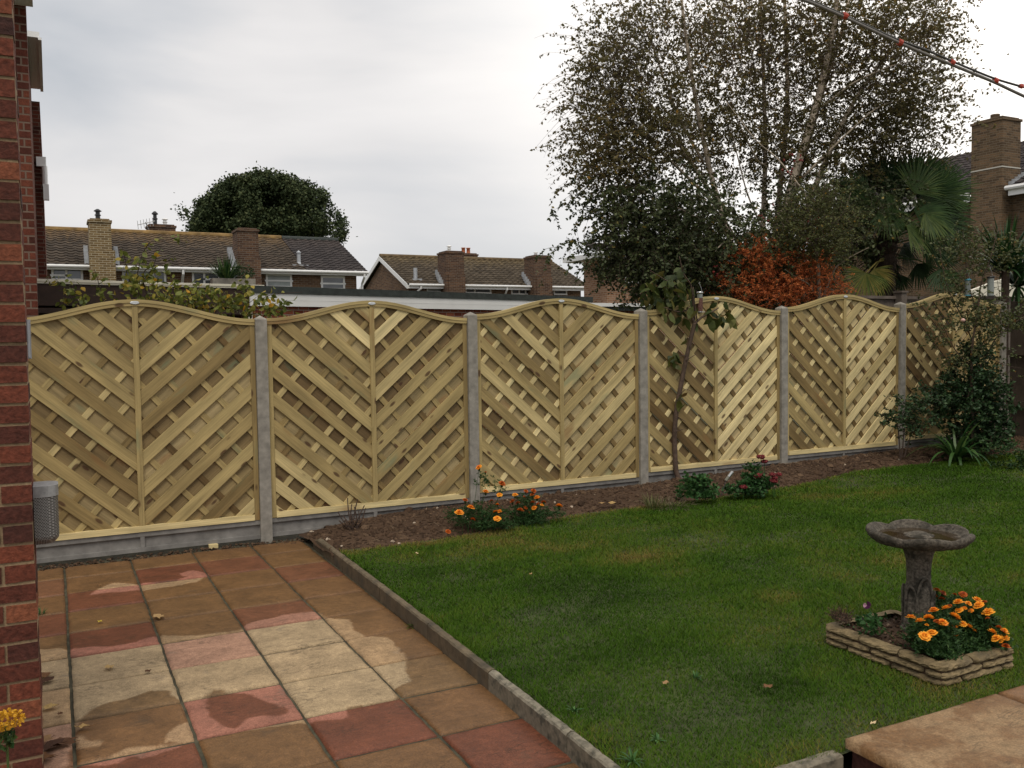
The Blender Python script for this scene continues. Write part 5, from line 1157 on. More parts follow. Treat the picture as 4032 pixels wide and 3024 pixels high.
def frond(parent, base, hub, R, tint, spread=2.5, droop=.35, nseg=30, roll=0.0):
    base = np.asarray(base, float); hub = np.asarray(hub, float)
    ax = hub-base; ax /= np.linalg.norm(ax); side = np.cross(ax, [0, 0, 1]); side /= np.linalg.norm(side)+1e-9; up = np.cross(side, ax)
    sd, upp = side*math.cos(roll)+up*math.sin(roll), -side*math.sin(roll)+up*math.cos(roll)
    mb = MB(); mb.tube([base, (base+hub)/2+np.array([0, 0, .04]), hub], [.012, .009, .006], 5, tint)
    for k in range(nseg):
        a = -spread/2+spread*k/(nseg-1)+random.uniform(-.02, .02); Rk = R*(1-.22*abs(a/(spread/2))**2)*random.uniform(.92, 1.04)
        d = ax*math.cos(a)+sd*math.sin(a); d /= np.linalg.norm(d); wdir = np.cross(d, upp); wdir /= np.linalg.norm(wdir)
        p = hub.copy(); V = []; t_ = tint+random.uniform(-.12, .12)
        for s in range(7):
            f = s/6; w_ = R*.023*(.5+1.1*f if f < .45 else 1.0*(1-((f-.45)/.55)**1.3)+.02)
            V += [p-wdir*w_+upp*w_*.5, p.copy(), p+wdir*w_+upp*w_*.5]
            p = p+d*Rk/6; d = d+np.array([0, 0, -droop*(.25+1.6*f*f)/6*2]); d /= np.linalg.norm(d)
        F = [(3*s+c, 3*s+c+1, 3*s+c+4, 3*s+c+3) for s in range(6) for c in (0, 1)]; mb.add(V, F, t_)
    return mb.build('frond', M['frond'], parent)
def fan(parent, u, v, dz, R, tint, ang, spread=2.6, droop=.4, nseg=30, tilt=.45):
    """segmented fan leaf: petiole from the crown, fingers radiating in the leaf's own plane and drooping"""
    hub = at(u, v, ZP+dz)-pc; a0 = math.radians(ang)
    ax = RT*math.cos(a0)+UP*math.sin(a0)-_fw*random.uniform(-.2, .35); ax /= np.linalg.norm(ax)
    nr = -_fw+np.array([0, 0, 1.])*tilt+rng.normal(0, .12, 3); nr -= ax*(nr@ax); nr /= np.linalg.norm(nr); sd = np.cross(ax, nr)
    b0 = np.array([0, 0, .02])+ax*.03; b0 = np.array([hub[0]*.1, hub[1]*.1, max(-.5, min(.1, hub[2]*.5))])
    mb = MB(); mid = (b0+hub)/2+np.array([0, 0, .05]); mb.tube([b0, mid, hub], [.013, .010, .007], 6, min(1, tint+.25))
    for k in range(nseg):
        a = -spread/2+spread*k/(nseg-1)+random.uniform(-.03, .03); Rk = R*(1-.25*abs(a/(spread/2))**2)*random.uniform(.9, 1.05)
        d = ax*math.cos(a)+sd*math.sin(a); w0 = np.cross(d, nr); p = hub.copy(); V = []; t_ = tint+random.uniform(-.15, .15); dr = droop*random.uniform(.6, 1.5)
        for q in range(8):
            f = q/7; w_ = R*.024*(.35+1.3*f if f < .45 else (1-((f-.45)/.55)**1.4)*.93)+.0006
            V += [p-w0*w_+nr*w_*.45, p.copy(), p+w0*w_+nr*w_*.45]
            p = p+d*Rk/7; d = d+np.array([0, 0, -dr*(.1+1.9*f*f)/7*1.6]); d /= np.linalg.norm(d)
        F = [(3*q+c, 3*q+c+1, 3*q+c+4, 3*q+c+3) for q in range(7) for c in (0, 1)]; mb.add(V, F, t_)
    return mb.build('frond', M['frond'], parent)
random.seed(21)
for (u, v, dz, R_, t_, an, dr, sp) in ((3400, 800, .2, .56, .25, 125, .3, 2.6), (3480, 740, .35, .60, .3, 100, .3, 2.5), (3570, 735, .25, .64, .35, 70, .3, 2.4), (3640, 790, .1, .66, .4, 38, .35, 2.5), (3650, 870, .0, .66, .38, 8, .45, 2.4), (3490, 820, -.45, .50, .5, -75, .5, 2.3),
      (3570, 890, -.55, .56, .6, -35, .8, 2.3), (3390, 880, .1, .50, .25, 175, .6, 2.5), (3460, 950, .2, .45, .3, 215, .8, 2.3), (3640, 960, .1, .50, .3, -30, .8, 2.3), (3410, 1075, -.5, .44, .80, -115, .5, 3.3), (3440, 1060, -.3, .42, .9, -60, .7, 2.6), (3700, 1060, -.25, .46, .25, -75, .4, 2.4), (3610, 1040, .2, .40, .2, -60, .7, 2.2), (3540, 1080, .3, .36, .2, -90, .5, 2.4), (3530, 780, .5, .6, .2, 85, .25, 2.6), (3670, 1000, .4, .5, .25, -10, .8, 2.2), (3440, 840, -.2, .5, .35, 150, .5, 2.4), (3600, 830, -.3, .6, .45, -5, .7, 2.4), (3450, 720, .6, .6, .2, 115, .2, 2.5), (3620, 720, .55, .62, .2, 55, .25, 2.5), (3560, 960, .5, .5, .15, -60, .9, 2.6), (3480, 1010, .45, .5, .15, -120, .9, 2.6), (3700, 900, .3, .55, .25, -20, .6, 2.4), (3690, 770, -.1, .6, .45, 30, .35, 2.4), (3600, 760, -.35, .58, .55, 60, .5, 2.3), (3500, 760, -.3, .5, .5, -100, .7, 2.2), (3640, 840, -.4, .55, .6, -50, .9, 2.2)):
    fan(palm, u, v, dz, R_, t_, an, sp, dr)
for k in range(12):
    an = random.uniform(-40, 170); aa = math.radians(an); fan(palm, 3530+random.uniform(90, 170)*math.cos(aa), 860-random.uniform(60, 130)*math.sin(aa), random.uniform(-.2, .7), random.uniform(.5, .62), random.uniform(.1, .5), an, random.uniform(2.0, 2.6), random.uniform(.3, .8))
# second spiky plant at right
yc = at(3960, 1010, 12.0)
yu = empty('cordyline', (yc[0], yc[1], yc[2]-.5), label='spiky sword-leaved cordyline at the right edge above the old fence', cat='shrub')
V, F, T = blades(170, .06, .5, .85, .020, .55, up=.05); V[:, 2] += .3; mk('leaves', V, F, M['spike'], yu, tint=T*.5)
V, F, T = blades(60, .06, .5, .8, .020, .9, up=-.3); V[:, 2] += .1; V[:, 0] += .25; mk('leaves', V, F, M['spike'], yu, tint=T*.5)
mb = MB(); mb.tube([(0, 0, -1.6), (0, 0, .35)], .05, 8); mb.build('trunk', M['bark'], yu)

# climber behind the left panels
M['climb'] = tinted('yellowing_climber_leaves', [(0, (.07, .095, .02)), (.5, (.17, .19, .035)), (.8, (.34, .27, .045)), (1, (.55, .30, .03))], .55, nscale=50, namt=.2, transl=.3)
cb = empty('climbing_shrub', (0, 0, 0), label='straggly shrub with green and yellow leaves poking up behind the two left panels', cat='shrub')
sprays = [[(560, 1300), (545, 1160), (540, 1080), (560, 1000), (590, 950), (650, 945), (740, 930)], [(540, 1150), (500, 1090), (495, 1030), (480, 970)], [(560, 1110), (600, 1060), (620, 1000)], [(420, 1300), (410, 1200), (390, 1120), (372, 1060)], [(330, 1300), (300, 1200), (250, 1130), (210, 1090)],
          [(640, 1300), (650, 1190), (670, 1130), (700, 1100)], [(820, 1300), (860, 1200), (900, 1160), (980, 1140)], [(960, 1300), (990, 1200), (1060, 1160), (1190, 1150)], [(1000, 1300), (1040, 1240), (1110, 1210), (1130, 1180)], [(760, 1300), (750, 1200), (720, 1140)], [(580, 1160), (560, 1100), (570, 1060), (640, 1040), (690, 1010)],
          [(880, 1300), (900, 1240), (960, 1210), (1010, 1170)], [(300, 1300), (290, 1250), (310, 1190), (330, 1180)]]
allp = []
for q in sprays:
    P = polypx(q, 9.2, 8.9); mb = MB(); mb.tube(P, np.linspace(.007, .002, len(P)), 5); mb.build('stem', M['twig'], cb); allp.append(P)
S = []
for P in allp:
    L_ = np.linalg.norm(P[-1]-P[0]); n_ = int(18*L_)+10; i0 = rng.integers(0, len(P)-1, n_); f_ = rng.random(n_)[:, None]; S.append(P[i0]*(1-f_)+P[i0+1]*f_+rng.normal(0, .018, (n_, 3)))
S = np.concatenate(S); leaves('foliage', S, rng.uniform(.045, .085, len(S)), np.clip(.25+rng.normal(.15, .25, len(S)), 0, 1), M['climb'], cb, hang=.7, asp=.6, six=True)
crown(cb, [(720, 1160, 130, 60, 62), (560, 1130, 90, 70, 42), (870, 1180, 130, 50, 60), (1030, 1210, 90, 40, 36), (640, 1200, 160, 50, 42), (960, 1130, 60, 30, 10), (400, 1160, 60, 60, 12), (260, 1160, 60, 70, 14), (560, 1010, 50, 60, 10)], 9.1, .25, (.08, .22), 3, (.045, .08), .6, 'climb',
      lambda p, c: np.clip(.35+rng.normal(.12, .25, len(p)), 0, 1), hang=.7, asp=.6, six=True, twr=.0014, name='foliage')

# ---------------------------------------------------------------- corner shrubs in front of the fence
M['gloss'] = tinted('glossy_evergreen_leaves', [(0, (.010, .026, .009)), (.6, (.024, .054, .018)), (.95, (.06, .105, .036)), (1, (.12, .14, .05))], .5, nscale=40, namt=.15, spec=.25)
M['rose_leaf'] = tinted('rose_leaves', [(0, (.035, .050, .018)), (.6, (.085, .10, .034)), (.92, (.15, .15, .05)), (1, (.34, .18, .05))], .55, nscale=60, namt=.2, transl=.25)
yb_ = -.75
def py(u, v, y): return ony(u, v, y)
gb = onz(3850, 1790, .24)
Zb = float((gb-CAM)@_fw)
ev = empty('evergreen_bush', (0, 0, 0), label='dense dark glossy evergreen bush in front of the rightmost panel', cat='shrub')
crown(ev, [(3820, 1510, 90, 90, 150), (3780, 1600, 120, 90, 230), (3870, 1590, 80, 120, 200), (3850, 1700, 110, 70, 200), (3830, 1420, 55, 60, 60), (3900, 1680, 60, 60, 70), (3710, 1560, 60, 50, 50), (3930, 1610, 35, 30, 18)], Zb, .42, (.08, .18), 12, (.030, .055), .2, 'gloss',
      lambda p, c: np.clip(.5+rng.normal(0, .2, len(p)), 0, 1), hang=-.1, upb=.3, asp=.55, outc=at(3830, 1640, Zb), six=True)
mb = MB(); mb.tube(polypx([(3840, 1800), (3835, 1650), (3830, 1500)], Zb), np.linspace(.03, .01, 11), 6); mb.build('stem', M['bark'], ev)
ev2 = empty('small_shrub', (0, 0, 0), label='small dark leafy shrub with thin stems at the foot of the concrete post', cat='shrub')
crown(ev2, [(3570, 1590, 60, 40, 40), (3530, 1650, 60, 40, 46), (3620, 1640, 60, 60, 60), (3500, 1640, 25, 20, 10), (3600, 1700, 50, 40, 26), (3640, 1580, 30, 40, 16)], Zb-.25, .25, (.07, .16), 9, (.024, .045), .2, 'gloss',
      lambda p, c: np.clip(.55+rng.normal(0, .2, len(p)), 0, 1), hang=-.1, upb=.3, asp=.55, six=True)
for q in ([(3545, 1810), (3540, 1720), (3530, 1650), (3510, 1620)], [(3560, 1800), (3590, 1700), (3620, 1620)], [(3550, 1800), (3560, 1700), (3570, 1600)]):
    mb = MB(); P = polypx(q, Zb-.25); mb.tube(P, np.linspace(.008, .003, len(P)), 5); mb.build('stem', M['twig'], ev2)
# standard tree / rose with bare trunk
rt = empty('rose_tree', (0, 0, 0), label='tall open rose with bare trunk and arching branches in the far right corner', cat='shrub')
for q, r0, r1 in (([(3832, 1790), (3828, 1600), (3824, 1480), (3828, 1350), (3850, 1230), (3860, 1120), (3900, 1020), (3930, 900)], .020, .004), ([(3800, 1600), (3830, 1500), (3890, 1390), (3920, 1330), (3990, 1270), (4090, 1220)], .012, .006),
                 ([(3828, 1340), (3790, 1250), (3750, 1180), (3720, 1100), (3700, 980)], .008, .003), ([(3828, 1450), (3760, 1380), (3720, 1300), (3700, 1240)], .007, .003), ([(3930, 1330), (3930, 1250), (3960, 1180), (4010, 1090)], .006, .003),
                 ([(3850, 1230), (3810, 1120), (3800, 1000), (3790, 900)], .007, .003), ([(3880, 1400), (3960, 1440), (4020, 1450)], .005, .002), ([(3870, 1230), (3940, 1190), (3925, 1090)], .005, .002)):
    P = polypx(q, Zb-.1, Zb-.3); mb = MB(); mb.tube(P, np.linspace(r0, r1, len(P)), 6); mb.build('stem', M['bark'], rt, smooth=True)
crown(rt, [(3850, 1190, 60, 70, 58), (3760, 1130, 60, 60, 44), (3920, 1000, 80, 90, 85), (3790, 960, 50, 80, 44), (3900, 1280, 120, 50, 119), (3990, 1250, 60, 50, 51), (3740, 1250, 50, 70, 37), (3700, 1330, 40, 60, 24), (3870, 1360, 60, 40, 37), (3820, 1020, 60, 80, 44), (3760, 1420, 60, 50, 34), (3930, 1470, 60, 40, 20), (3980, 1390, 50, 30, 10), (3640, 1200, 30, 60, 10), (3700, 1000, 50, 50, 20)],
      Zb-.2, .35, (.08, .22), 9, (.022, .042), .3, 'rose_leaf', lambda p, c: np.clip(.5+rng.normal(0, .22, len(p)), 0, 1), hang=.1, asp=.65, twr=.0016, six=True)
rb_ = at(3792, 1268, Zb-.6); mb = MB(); mb.lathe([(0.001, 0), (.018, .008), (.024, .02), (.018, .034), (.004, .042)], 8, tuple(rb_)); mb.build('rose_bloom', plain('pale_pink_petals', (.62, .38, .32), .6, noise=.2, nscale=80), rt)
# strap-leaved plant
sp = onz(3765, 1812, .22)
st = empty('strap_leaved_plant', tuple(sp), label='arching strap-leaved plant in the soil below the evergreen bush', cat='plant')
V, F, T = blades(60, .05, .38, .66, .017, 2.3, up=.5, segs=9); mk('leaves', V, F, M['spike'], st, tint=.3+T*.6)
gcv = onz(3990, 1840, .22)
gc = empty('ground_cover', (0, 0, 0), label='low green ground cover at the foot of the old fence, far right', cat='plant')
crown(gc, [(3985, 1850, 70, 25, 90), (4060, 1840, 60, 30, 70), (3930, 1760, 40, 40, 30), (4010, 1770, 40, 40, 30)], float((gcv-CAM)@_fw)+.1, .25, (.04, .09), 9, (.02, .035), .3, 'leafg', lambda p, c: np.clip(.4+rng.normal(0, .2, len(p)), 0, 1), hang=-.2, asp=.8, twr=.001)

# ---------------------------------------------------------------- cherry sapling and bird feeders
M['cherry'] = tinted('cherry_leaves', [(0, (.030, .045, .014)), (.45, (.070, .092, .022)), (.7, (.13, .125, .03)), (.9, (.17, .085, .035)), (1, (.24, .10, .04))], .5, nscale=30, namt=.25, transl=.3)
sb = onz(2672, 1893, .155); Zs = float((sb-CAM)@_fw)
sap = empty('cherry_sapling', tuple(sb), label='young cherry sapling with leaning trunk and large drooping leaves', cat='tree')
L0 = np.array(sb)
T0 = polypx([(2675, 1900), (2660, 1850), (2655, 1720), (2662, 1620), (2680, 1520), (2700, 1420), (2728, 1300), (2735, 1270)], Zs, Zs-.1)-L0
mb = MB(); rr = np.linspace(.026, .021, len(T0)); rr[:3] = (.04, .034, .03)
rr = rr*(1+.12*rng.random(len(rr))); mb.tube(T0, rr, 9); mb.build('trunk', M['bark'], sap, smooth=True)
lb = [([(2735, 1275), (2715, 1225), (2690, 1185), (2670, 1165)], .017, .007), ([(2735, 1275), (2760, 1250), (2800, 1230), (2830, 1212)], .015, .006), ([(2705, 1220), (2680, 1230), (2640, 1220), (2615, 1210)], .008, .004), ([(2735, 1260), (2728, 1180), (2722, 1120), (2690, 1080), (2675, 1010)], .012, .004),
      ([(2745, 1262), (2735, 1200), (2730, 1130)], .008, .004), ([(2700, 1180), (2650, 1120), (2600, 1090), (2560, 1065)], .008, .003), ([(2690, 1185), (2660, 1150), (2620, 1130), (2540, 1120)], .007, .003), ([(2700, 1420), (2740, 1395)], .006, .003), ([(2700, 1400), (2660, 1400), (2630, 1420)], .006, .003), ([(2665, 1640), (2700, 1660)], .005, .003),
      ([(2655, 1700), (2690, 1690)], .005, .003), ([(2672, 1560), (2700, 1530), (2720, 1540)], .005, .002)]
lp = []
for q, r0, r1 in lb:
    P = polypx(q, Zs-.1, Zs-.15+random.uniform(-.25, .25))-L0; mb = MB(); mb.tube(P, np.linspace(r0, r1, len(P)), 6); mb.build('branch', M['bark'], sap, smooth=True); lp.append(P)
cl = [(2600, 1120, 70, 60, 29), (2560, 1160, 55, 50, 16), (2650, 1080, 60, 40, 14), (2660, 1160, 60, 50, 25), (2610, 1220, 60, 50, 16), (2700, 1130, 50, 50, 15), (2720, 1230, 50, 40, 10), (2810, 1225, 50, 30, 12), (2870, 1240, 40, 35, 12), (2640, 1400, 30, 30, 5), (2700, 1340, 40, 25, 3), (2690, 1560, 30, 30, 4), (2700, 1590, 20, 20, 2), (2650, 1440, 20, 20, 2), (2830, 1200, 40, 30, 6)]
S, _ = inclusters(cl, Zs-.12, .22)
leaves('foliage', S-L0, rng.uniform(.10, .17, len(S)), np.clip(.42+rng.normal(0, .27, len(S)), 0, 1), M['cherry'], sap, hang=1.3, asp=.5, six=True, fold=.2)
pn = at(2687, 1036, Zs-.35)-L0
V, F, T = leaf_mesh(np.array([pn]), np.array([.16]), np.array([.5]), dirs=np.array([[.02, -.1, -1.]]), asp=.6, six=True); V = V+0; mk('pale_leaf', V, F, plain('pale_leaf_underside', (.22, .20, .15), .7, noise=.15, nscale=40), sap, tint=T)
M['clear'] = plain('scratched_clear_tube', (.20, .22, .20), .25, noise=.2, nscale=20, spec=.6)
def feeder(u, v0, v1, Zf, label, capm, nut=True, hook=True, r=.030):
    t_, b_ = at(u, v0, Zf), at(u, v1, Zf); h = t_[2]-b_[2]
    f = empty('bird_feeder', tuple(b_), label=label, cat='bird feeder')
    mb = MB(); mb.lathe([(r, .012), (r, h*.72)], 16); mb.build('seed', M['nuts'] if nut else M['clear'], f, smooth=False)
    mb = MB(); mb.lathe([(r*.97, h*.72+.001), (r*.97, h-.012)], 16); mb.build('tube', M['clear'], f)
    mb = MB(); mb.lathe([(r*1.12, h-.011), (r*1.18, h-.004), (r*1.18, h+.006), (r*.5, h+.012)], 16); mb.build('lid', capm, f, smooth=True)
    mb = MB(); mb.lathe([(r*1.12, 0), (r*1.12, .011)], 16); mb.build('base', capm, f)
    mb = MB(); mb.tube([(-.085, 0, .004), (.085, 0, .004)], .0035, 6); mb.build('perch', M['steel'], f)
    if hook:
        mb = MB(); mb.tube([(r, 0, h), (r*.6, 0, h+.05), (.0, 0, h+.085), (-.012, 0, h+.095), (-.010, 0, h+.108), (.002, 0, h+.11), (.008, 0, h+.10)], .0022, 5); mb.build('hanger', M['steel'], f)
M['nuts'] = tinted('peanuts_in_mesh', [(0, (.10, .045, .035)), (1, (.16, .08, .06))], .7, nscale=170, namt=.7, bump=.004)
feeder(2756, 1152, 1230, Zs+.1, 'steel-capped tube feeder full of nuts hanging in the cherry sapling', M['steel'])
feeder(3810, 1102, 1165, Zb-.3, 'clear tube bird feeder with a blue lid in the far right corner', plain('blue_plastic', (.05, .28, .38), .4), nut=False)
feeder(3900, 1092, 1168, Zb-.3, 'wider clear tube bird feeder with a dark lid, right of the blue-lidded one', M['dmetal'], nut=False, r=.036)

# ---------------------------------------------------------------- border plants
M['marig_leaf'] = tinted('marigold_foliage', [(0, (.014, .040, .011)), (.6, (.032, .080, .018)), (1, (.08, .14, .03))], .6, nscale=60, namt=.2, transl=.2)
def petalmat(name, c0, c1, c2): return tinted(name, [(0, c0), (.5, c1), (1, c2)], .55, nscale=160, namt=.2, transl=.25)
M['orange'] = petalmat('orange_petals', (.60, .085, .006), (.85, .22, .012), (.95, .40, .03))
M['gold'] = petalmat('golden_petals', (.62, .16, .008), (.92, .33, .02), (1.0, .50, .05))
M['rust'] = petalmat('rusty_petals', (.16, .022, .006), (.40, .06, .008), (.62, .15, .012))
def flower_mesh(name, mat, r, seed):
    rs = np.random.default_rng(seed); Vs, Fs, Ts = [], [], []; b_ = 0
    for ringn, (rr, z, cnt, tilt, t0) in enumerate(((r, 0, 9, .10, .75), (r*.80, r*.16, 9, .35, .9), (r*.58, r*.28, 8, .7, .7), (r*.36, r*.36, 6, 1.0, .35), (r*.18, r*.36, 4, 1.2, .1))):
        for k in range(cnt):
            a = 2*math.pi*(k+rs.random()*.5)/cnt+ringn; w_ = rr*1.0*math.pi/cnt*1.15; L_ = rr*rs.uniform(.85, 1.1)
            dr = np.array([math.cos(a)*math.cos(tilt), math.sin(a)*math.cos(tilt), math.sin(tilt)]); sd_ = np.array([-math.sin(a), math.cos(a), 0]); up_ = np.cross(dr, sd_)
            base = np.array([0, 0, z])
            V = [base-sd_*w_*.3, base+sd_*w_*.3, base+dr*L_*.6-sd_*w_-up_*r*.05, base+dr*L_*.62+up_*r*.07, base+dr*L_*.6+sd_*w_-up_*r*.05, base+dr*L_-sd_*w_*.7+up_*r*rs.uniform(-.1, .12), base+dr*L_*.93-up_*r*rs.uniform(-.1, .12), base+dr*L_+sd_*w_*.7+up_*r*rs.uniform(-.1, .12)]
            F = [(0, 1, 3, 2), (1, 4, 3, 3)[:3], (2, 3, 6, 5), (3, 4, 7, 6)]
            Vs += V; Fs += [[i+b_ for i in f] for f in F]; t = t0+rs.uniform(-.2, .2); Ts += [t-.25, t-.25, t, t]; b_ += 8
    me_o = mk(name, np.array(Vs), Fs, mat, tint=np.clip(Ts, 0, 1)); me = me_o.data; bpy.data.objects.remove(me_o); return me
FM = {}
for kd in ('orange', 'gold', 'rust'): FM[kd] = [flower_mesh('marigold_flower', M[kd], 1.0, s_) for s_ in (1, 2, 3)]
def calyx(mb, p, r): mb.lathe([(r*.15, -r*1.1), (r*.38, -r*.8), (r*.42, -r*.1), (r*.2, 0)], 7, tuple(p), .3)
def marigold(loc, flowers, blobs, label, fr=.027, dens=1.0, group='marigold plants', base_jit=.03):
    """flowers: [(u,v,depth,kind,scale)], blobs: [(u,v,ru,rv,n,depth)] foliage"""
    root = empty('marigold_plant', tuple(loc), label=label, cat='flowering plant', group=group)
    L0 = np.array(loc, float)
    S, _ = inclusters([(b[0], b[1], b[2], b[3], int(b[4]*dens*(1.5 if fr > .025 else .95)), b[5], b[6] if len(b) > 6 else .12) for b in blobs], 5, .12); S -= L0
    # feathery leaves: short twigs with paired leaflets
    n = len(S); d = rng.normal(size=(n, 3)); d[:, 2] = abs(d[:, 2])*.6; P = twigs(S, d, rng.uniform(.03, .065, n), .4, 4, .15)
    V, F = tubes(P, np.full((n, 4), .0009)); mk('stalks', V, F, M['marig_leaf'], root, tint=np.full(len(F), .5))
    nl = 12; f = rng.random((n, nl)); seg = f*3; i0 = np.minimum(seg.astype(int), 2); fr_ = (seg-i0)[..., None]; r_ = np.arange(n)[:, None]
    Lp = (P[r_, i0]*(1-fr_)+P[r_, i0+1]*fr_).reshape(-1, 3)
    leaves('foliage', Lp, rng.uniform(.010, .022, len(Lp)), np.clip(.45+rng.normal(0, .2, len(Lp)), 0, 1), M['marig_leaf'], root, asp=.42)
    mb = MB(); heads = []
    for (u, v, Z_, kd, sc) in flowers:
        p = at(u, v, Z_-fr*3.2)-L0; b0 = np.array([p[0]*.5+random.uniform(-base_jit, base_jit), p[1]*.5+random.uniform(-base_jit, base_jit), 0.0])
        mid = (p+b0)/2+np.array([random.uniform(-.01, .01), random.uniform(-.01, .01), .02]); top = p-np.array([0, 0, fr*.5])
        mb.tube([b0, mid, top], [.0022, .0018, .0016], 5, .4); calyx(mb, p, fr*sc*.9)
        heads.append((p, kd, sc))
    mb.build('stems', M['marig_leaf'], root)
    for p, kd, sc in heads:
        o = bpy.data.objects.new('flower_head', random.choice(FM[kd])); link(o, root); o.location = Vector(p); s_ = fr*sc; o.scale = (s_, s_, s_*.9)
        o.rotation_euler = (random.uniform(-.5, .5), random.uniform(-.5, .5), random.uniform(0, 6))
        if sc < .9 and kd == 'rust': o.rotation_euler[0] += .3
    return root
random.seed(31)
r5 = lambda x, y: (1200+x/2.0109, 1800+y/2.0109)
def dz(u, v, z): return float((onz(u, v, z)-CAM)@_fw)
Zm = dz(1860, 2090, .11)+.08
K5 = lambda x, y, kd, sc=1, dZ=0: (*r5(x, y), Zm+dZ, kd, sc)
loc = onz(1845, 2095, .10)
marigold(loc, [K5(1380, 82, 'orange', 1.1), K5(1432, 275, 'orange', 1.1), K5(1543, 300, 'gold', 1), K5(1270, 342, 'rust', 1), K5(1222, 440, 'orange', 1.4, -.1), K5(1313, 400, 'orange', 1.3, -.05), K5(1522, 490, 'gold', 1.3, -.12), K5(1510, 433, 'orange', 1.0), K5(1545, 430, 'orange', .8), K5(1330, 495, 'rust', .9, -.1),
               K5(1560, 210, 'rust', 1.2), K5(1525, 377, 'orange', .7), K5(1478, 345, 'rust', .6), K5(1135, 590, 'rust', .9, -.15), K5(1432, 120, 'rust', .5)],
         [(*r5(1240, 480), 55, 38, 70, Zm-.02), (*r5(1380, 440), 60, 45, 90, Zm), (*r5(1500, 470), 60, 40, 90, Zm), (*r5(1420, 530), 80, 25, 70, Zm-.05), (*r5(1430, 190), 30, 30, 12, Zm), (*r5(1540, 250), 30, 30, 14, Zm), (*r5(1380, 170), 14, 30, 6, Zm), (*r5(1560, 540), 60, 25, 60, Zm-.05), (*r5(1150, 440), 20, 15, 6, Zm)],
         'taller marigold clump with large orange heads in front of the second concrete post')
Zm2 = dz(2020, 2070, .11)+.1
K6 = lambda x, y, kd, sc=1, dZ=0: (*r5(x, y), Zm2+dZ, kd, sc)
loc = onz(2040, 2070, .11)
marigold(loc, [K6(1665, 300, 'gold', 1), K6(1645, 352, 'rust', 1), K6(1688, 367, 'rust', 1), K6(1706, 422, 'rust', 1.2, -.05), K6(1748, 402, 'rust', .8), K6(1803, 360, 'rust', 1), K6(1840, 320, 'orange', 1), K6(1810, 268, 'rust', 1), K6(1750, 270, 'rust', .8), K6(1803, 296, 'rust', .9), K6(1892, 358, 'rust', .9),
               K6(1878, 380, 'gold', .7), K6(1817, 402, 'orange', 1.0), K6(1845, 372, 'rust', .7), K6(2015, 388, 'orange', 1.2), K6(1783, 440, 'rust', .6), K6(1738, 313, 'rust', .5)],
         [(*r5(1700, 450), 60, 35, 80, Zm2), (*r5(1820, 440), 60, 35, 90, Zm2), (*r5(1760, 350), 50, 30, 50, Zm2), (*r5(1860, 480), 50, 25, 50, Zm2-.05), (*r5(1980, 450), 40, 20, 26, Zm2), (*r5(1740, 510), 70, 25, 60, Zm2-.05)],
         'lower wide marigold clump with small dark orange heads at the lawn edge')
# pruned rose stump
loc = onz(1385, 2075, .10)
ps = empty('pruned_rose', tuple(loc), label='cut-back dark rose stump with bare upright stems in the border', cat='shrub')
Zr = float((loc-CAM)@_fw)
for k, q in enumerate(([(1385, 2080), (1372, 2020), (1368, 1960)], [(1390, 2080), (1395, 2020), (1408, 1965)], [(1380, 2085), (1350, 2050), (1330, 2015)], [(1395, 2080), (1415, 2030), (1435, 1990)], [(1385, 2080), (1380, 2030), (1385, 1985)], [(1380, 2080), (1362, 2045), (1350, 2030)], [(1398, 2085), (1425, 2050), (1440, 2000)], [(1375, 2085), (1350, 2065), (1335, 2050)],
                       [(1400, 2085), (1405, 2040), (1395, 1995)], [(1388, 2085), (1390, 2050), (1378, 2010)], [(1405, 2085), (1418, 2060), (1412, 2010)])):
    P = polypx(q, Zr, Zr+random.uniform(-.08, .08))-np.array(loc); mb = MB(); mb.tube(P, np.linspace(.0065, .004, len(P)), 6); mb.build('stem', M['twig'], ps)
leaves('old_leaves', ball(90, (0, 0, .03), (.10, .08, .05), .2), rng.uniform(.015, .035, 90), rng.random(90), tinted('dead_leaves', [(0, (.03, .018, .012)), (1, (.11, .065, .035))], .8), ps)
# green lobed plant, tiny neighbour, sedum, grass tuft
def leafy(nm, u, v, z, cl, label, leafm, tf_, ls, asp, cat='plant', hang=-.3, tl=(.04, .09), nl=8, dd=.10, six=True):
    loc = onz(u, v, z); Zc = float((loc-CAM)@_fw); r = empty(nm, (0, 0, 0), label=label, cat=cat)
    crown(r, [(c[0], c[1], c[2], c[3], c[4], Zc+.05, dd) for c in cl], Zc, dd, tl, nl, ls, .2, leafm, tf_, hang=hang, upb=.6, asp=asp, twr=.0014, six=six); return r, Zc
M['fresh'] = tinted('fresh_green_leaves', [(0, (.018, .055, .012)), (.6, (.040, .11, .028)), (1, (.09, .19, .05))], .55, nscale=40, namt=.15, transl=.2)
leafy('geranium_plant', 2755, 1975, .165, [(2745, 1910, 42, 22, 50), (2790, 1945, 30, 20, 34), (2720, 1895, 25, 12, 14), (2740, 1945, 40, 18, 34), (2775, 1890, 15, 10, 8)], 'bright green lobed-leaf plant beside the sapling base', 'fresh', lambda p, c: np.clip(.5+rng.normal(0, .2, len(p)), 0, 1), (.022, .038), .95)
leafy('seedling_plant', 2680, 1965, .16, [(2678, 1945, 16, 9, 12), (2690, 1930, 8, 6, 5)], 'little green seedling just left of the lobed-leaf plant', 'fresh', lambda p, c: np.clip(.5+rng.normal(0, .2, len(p)), 0, 1), (.018, .03), .9)
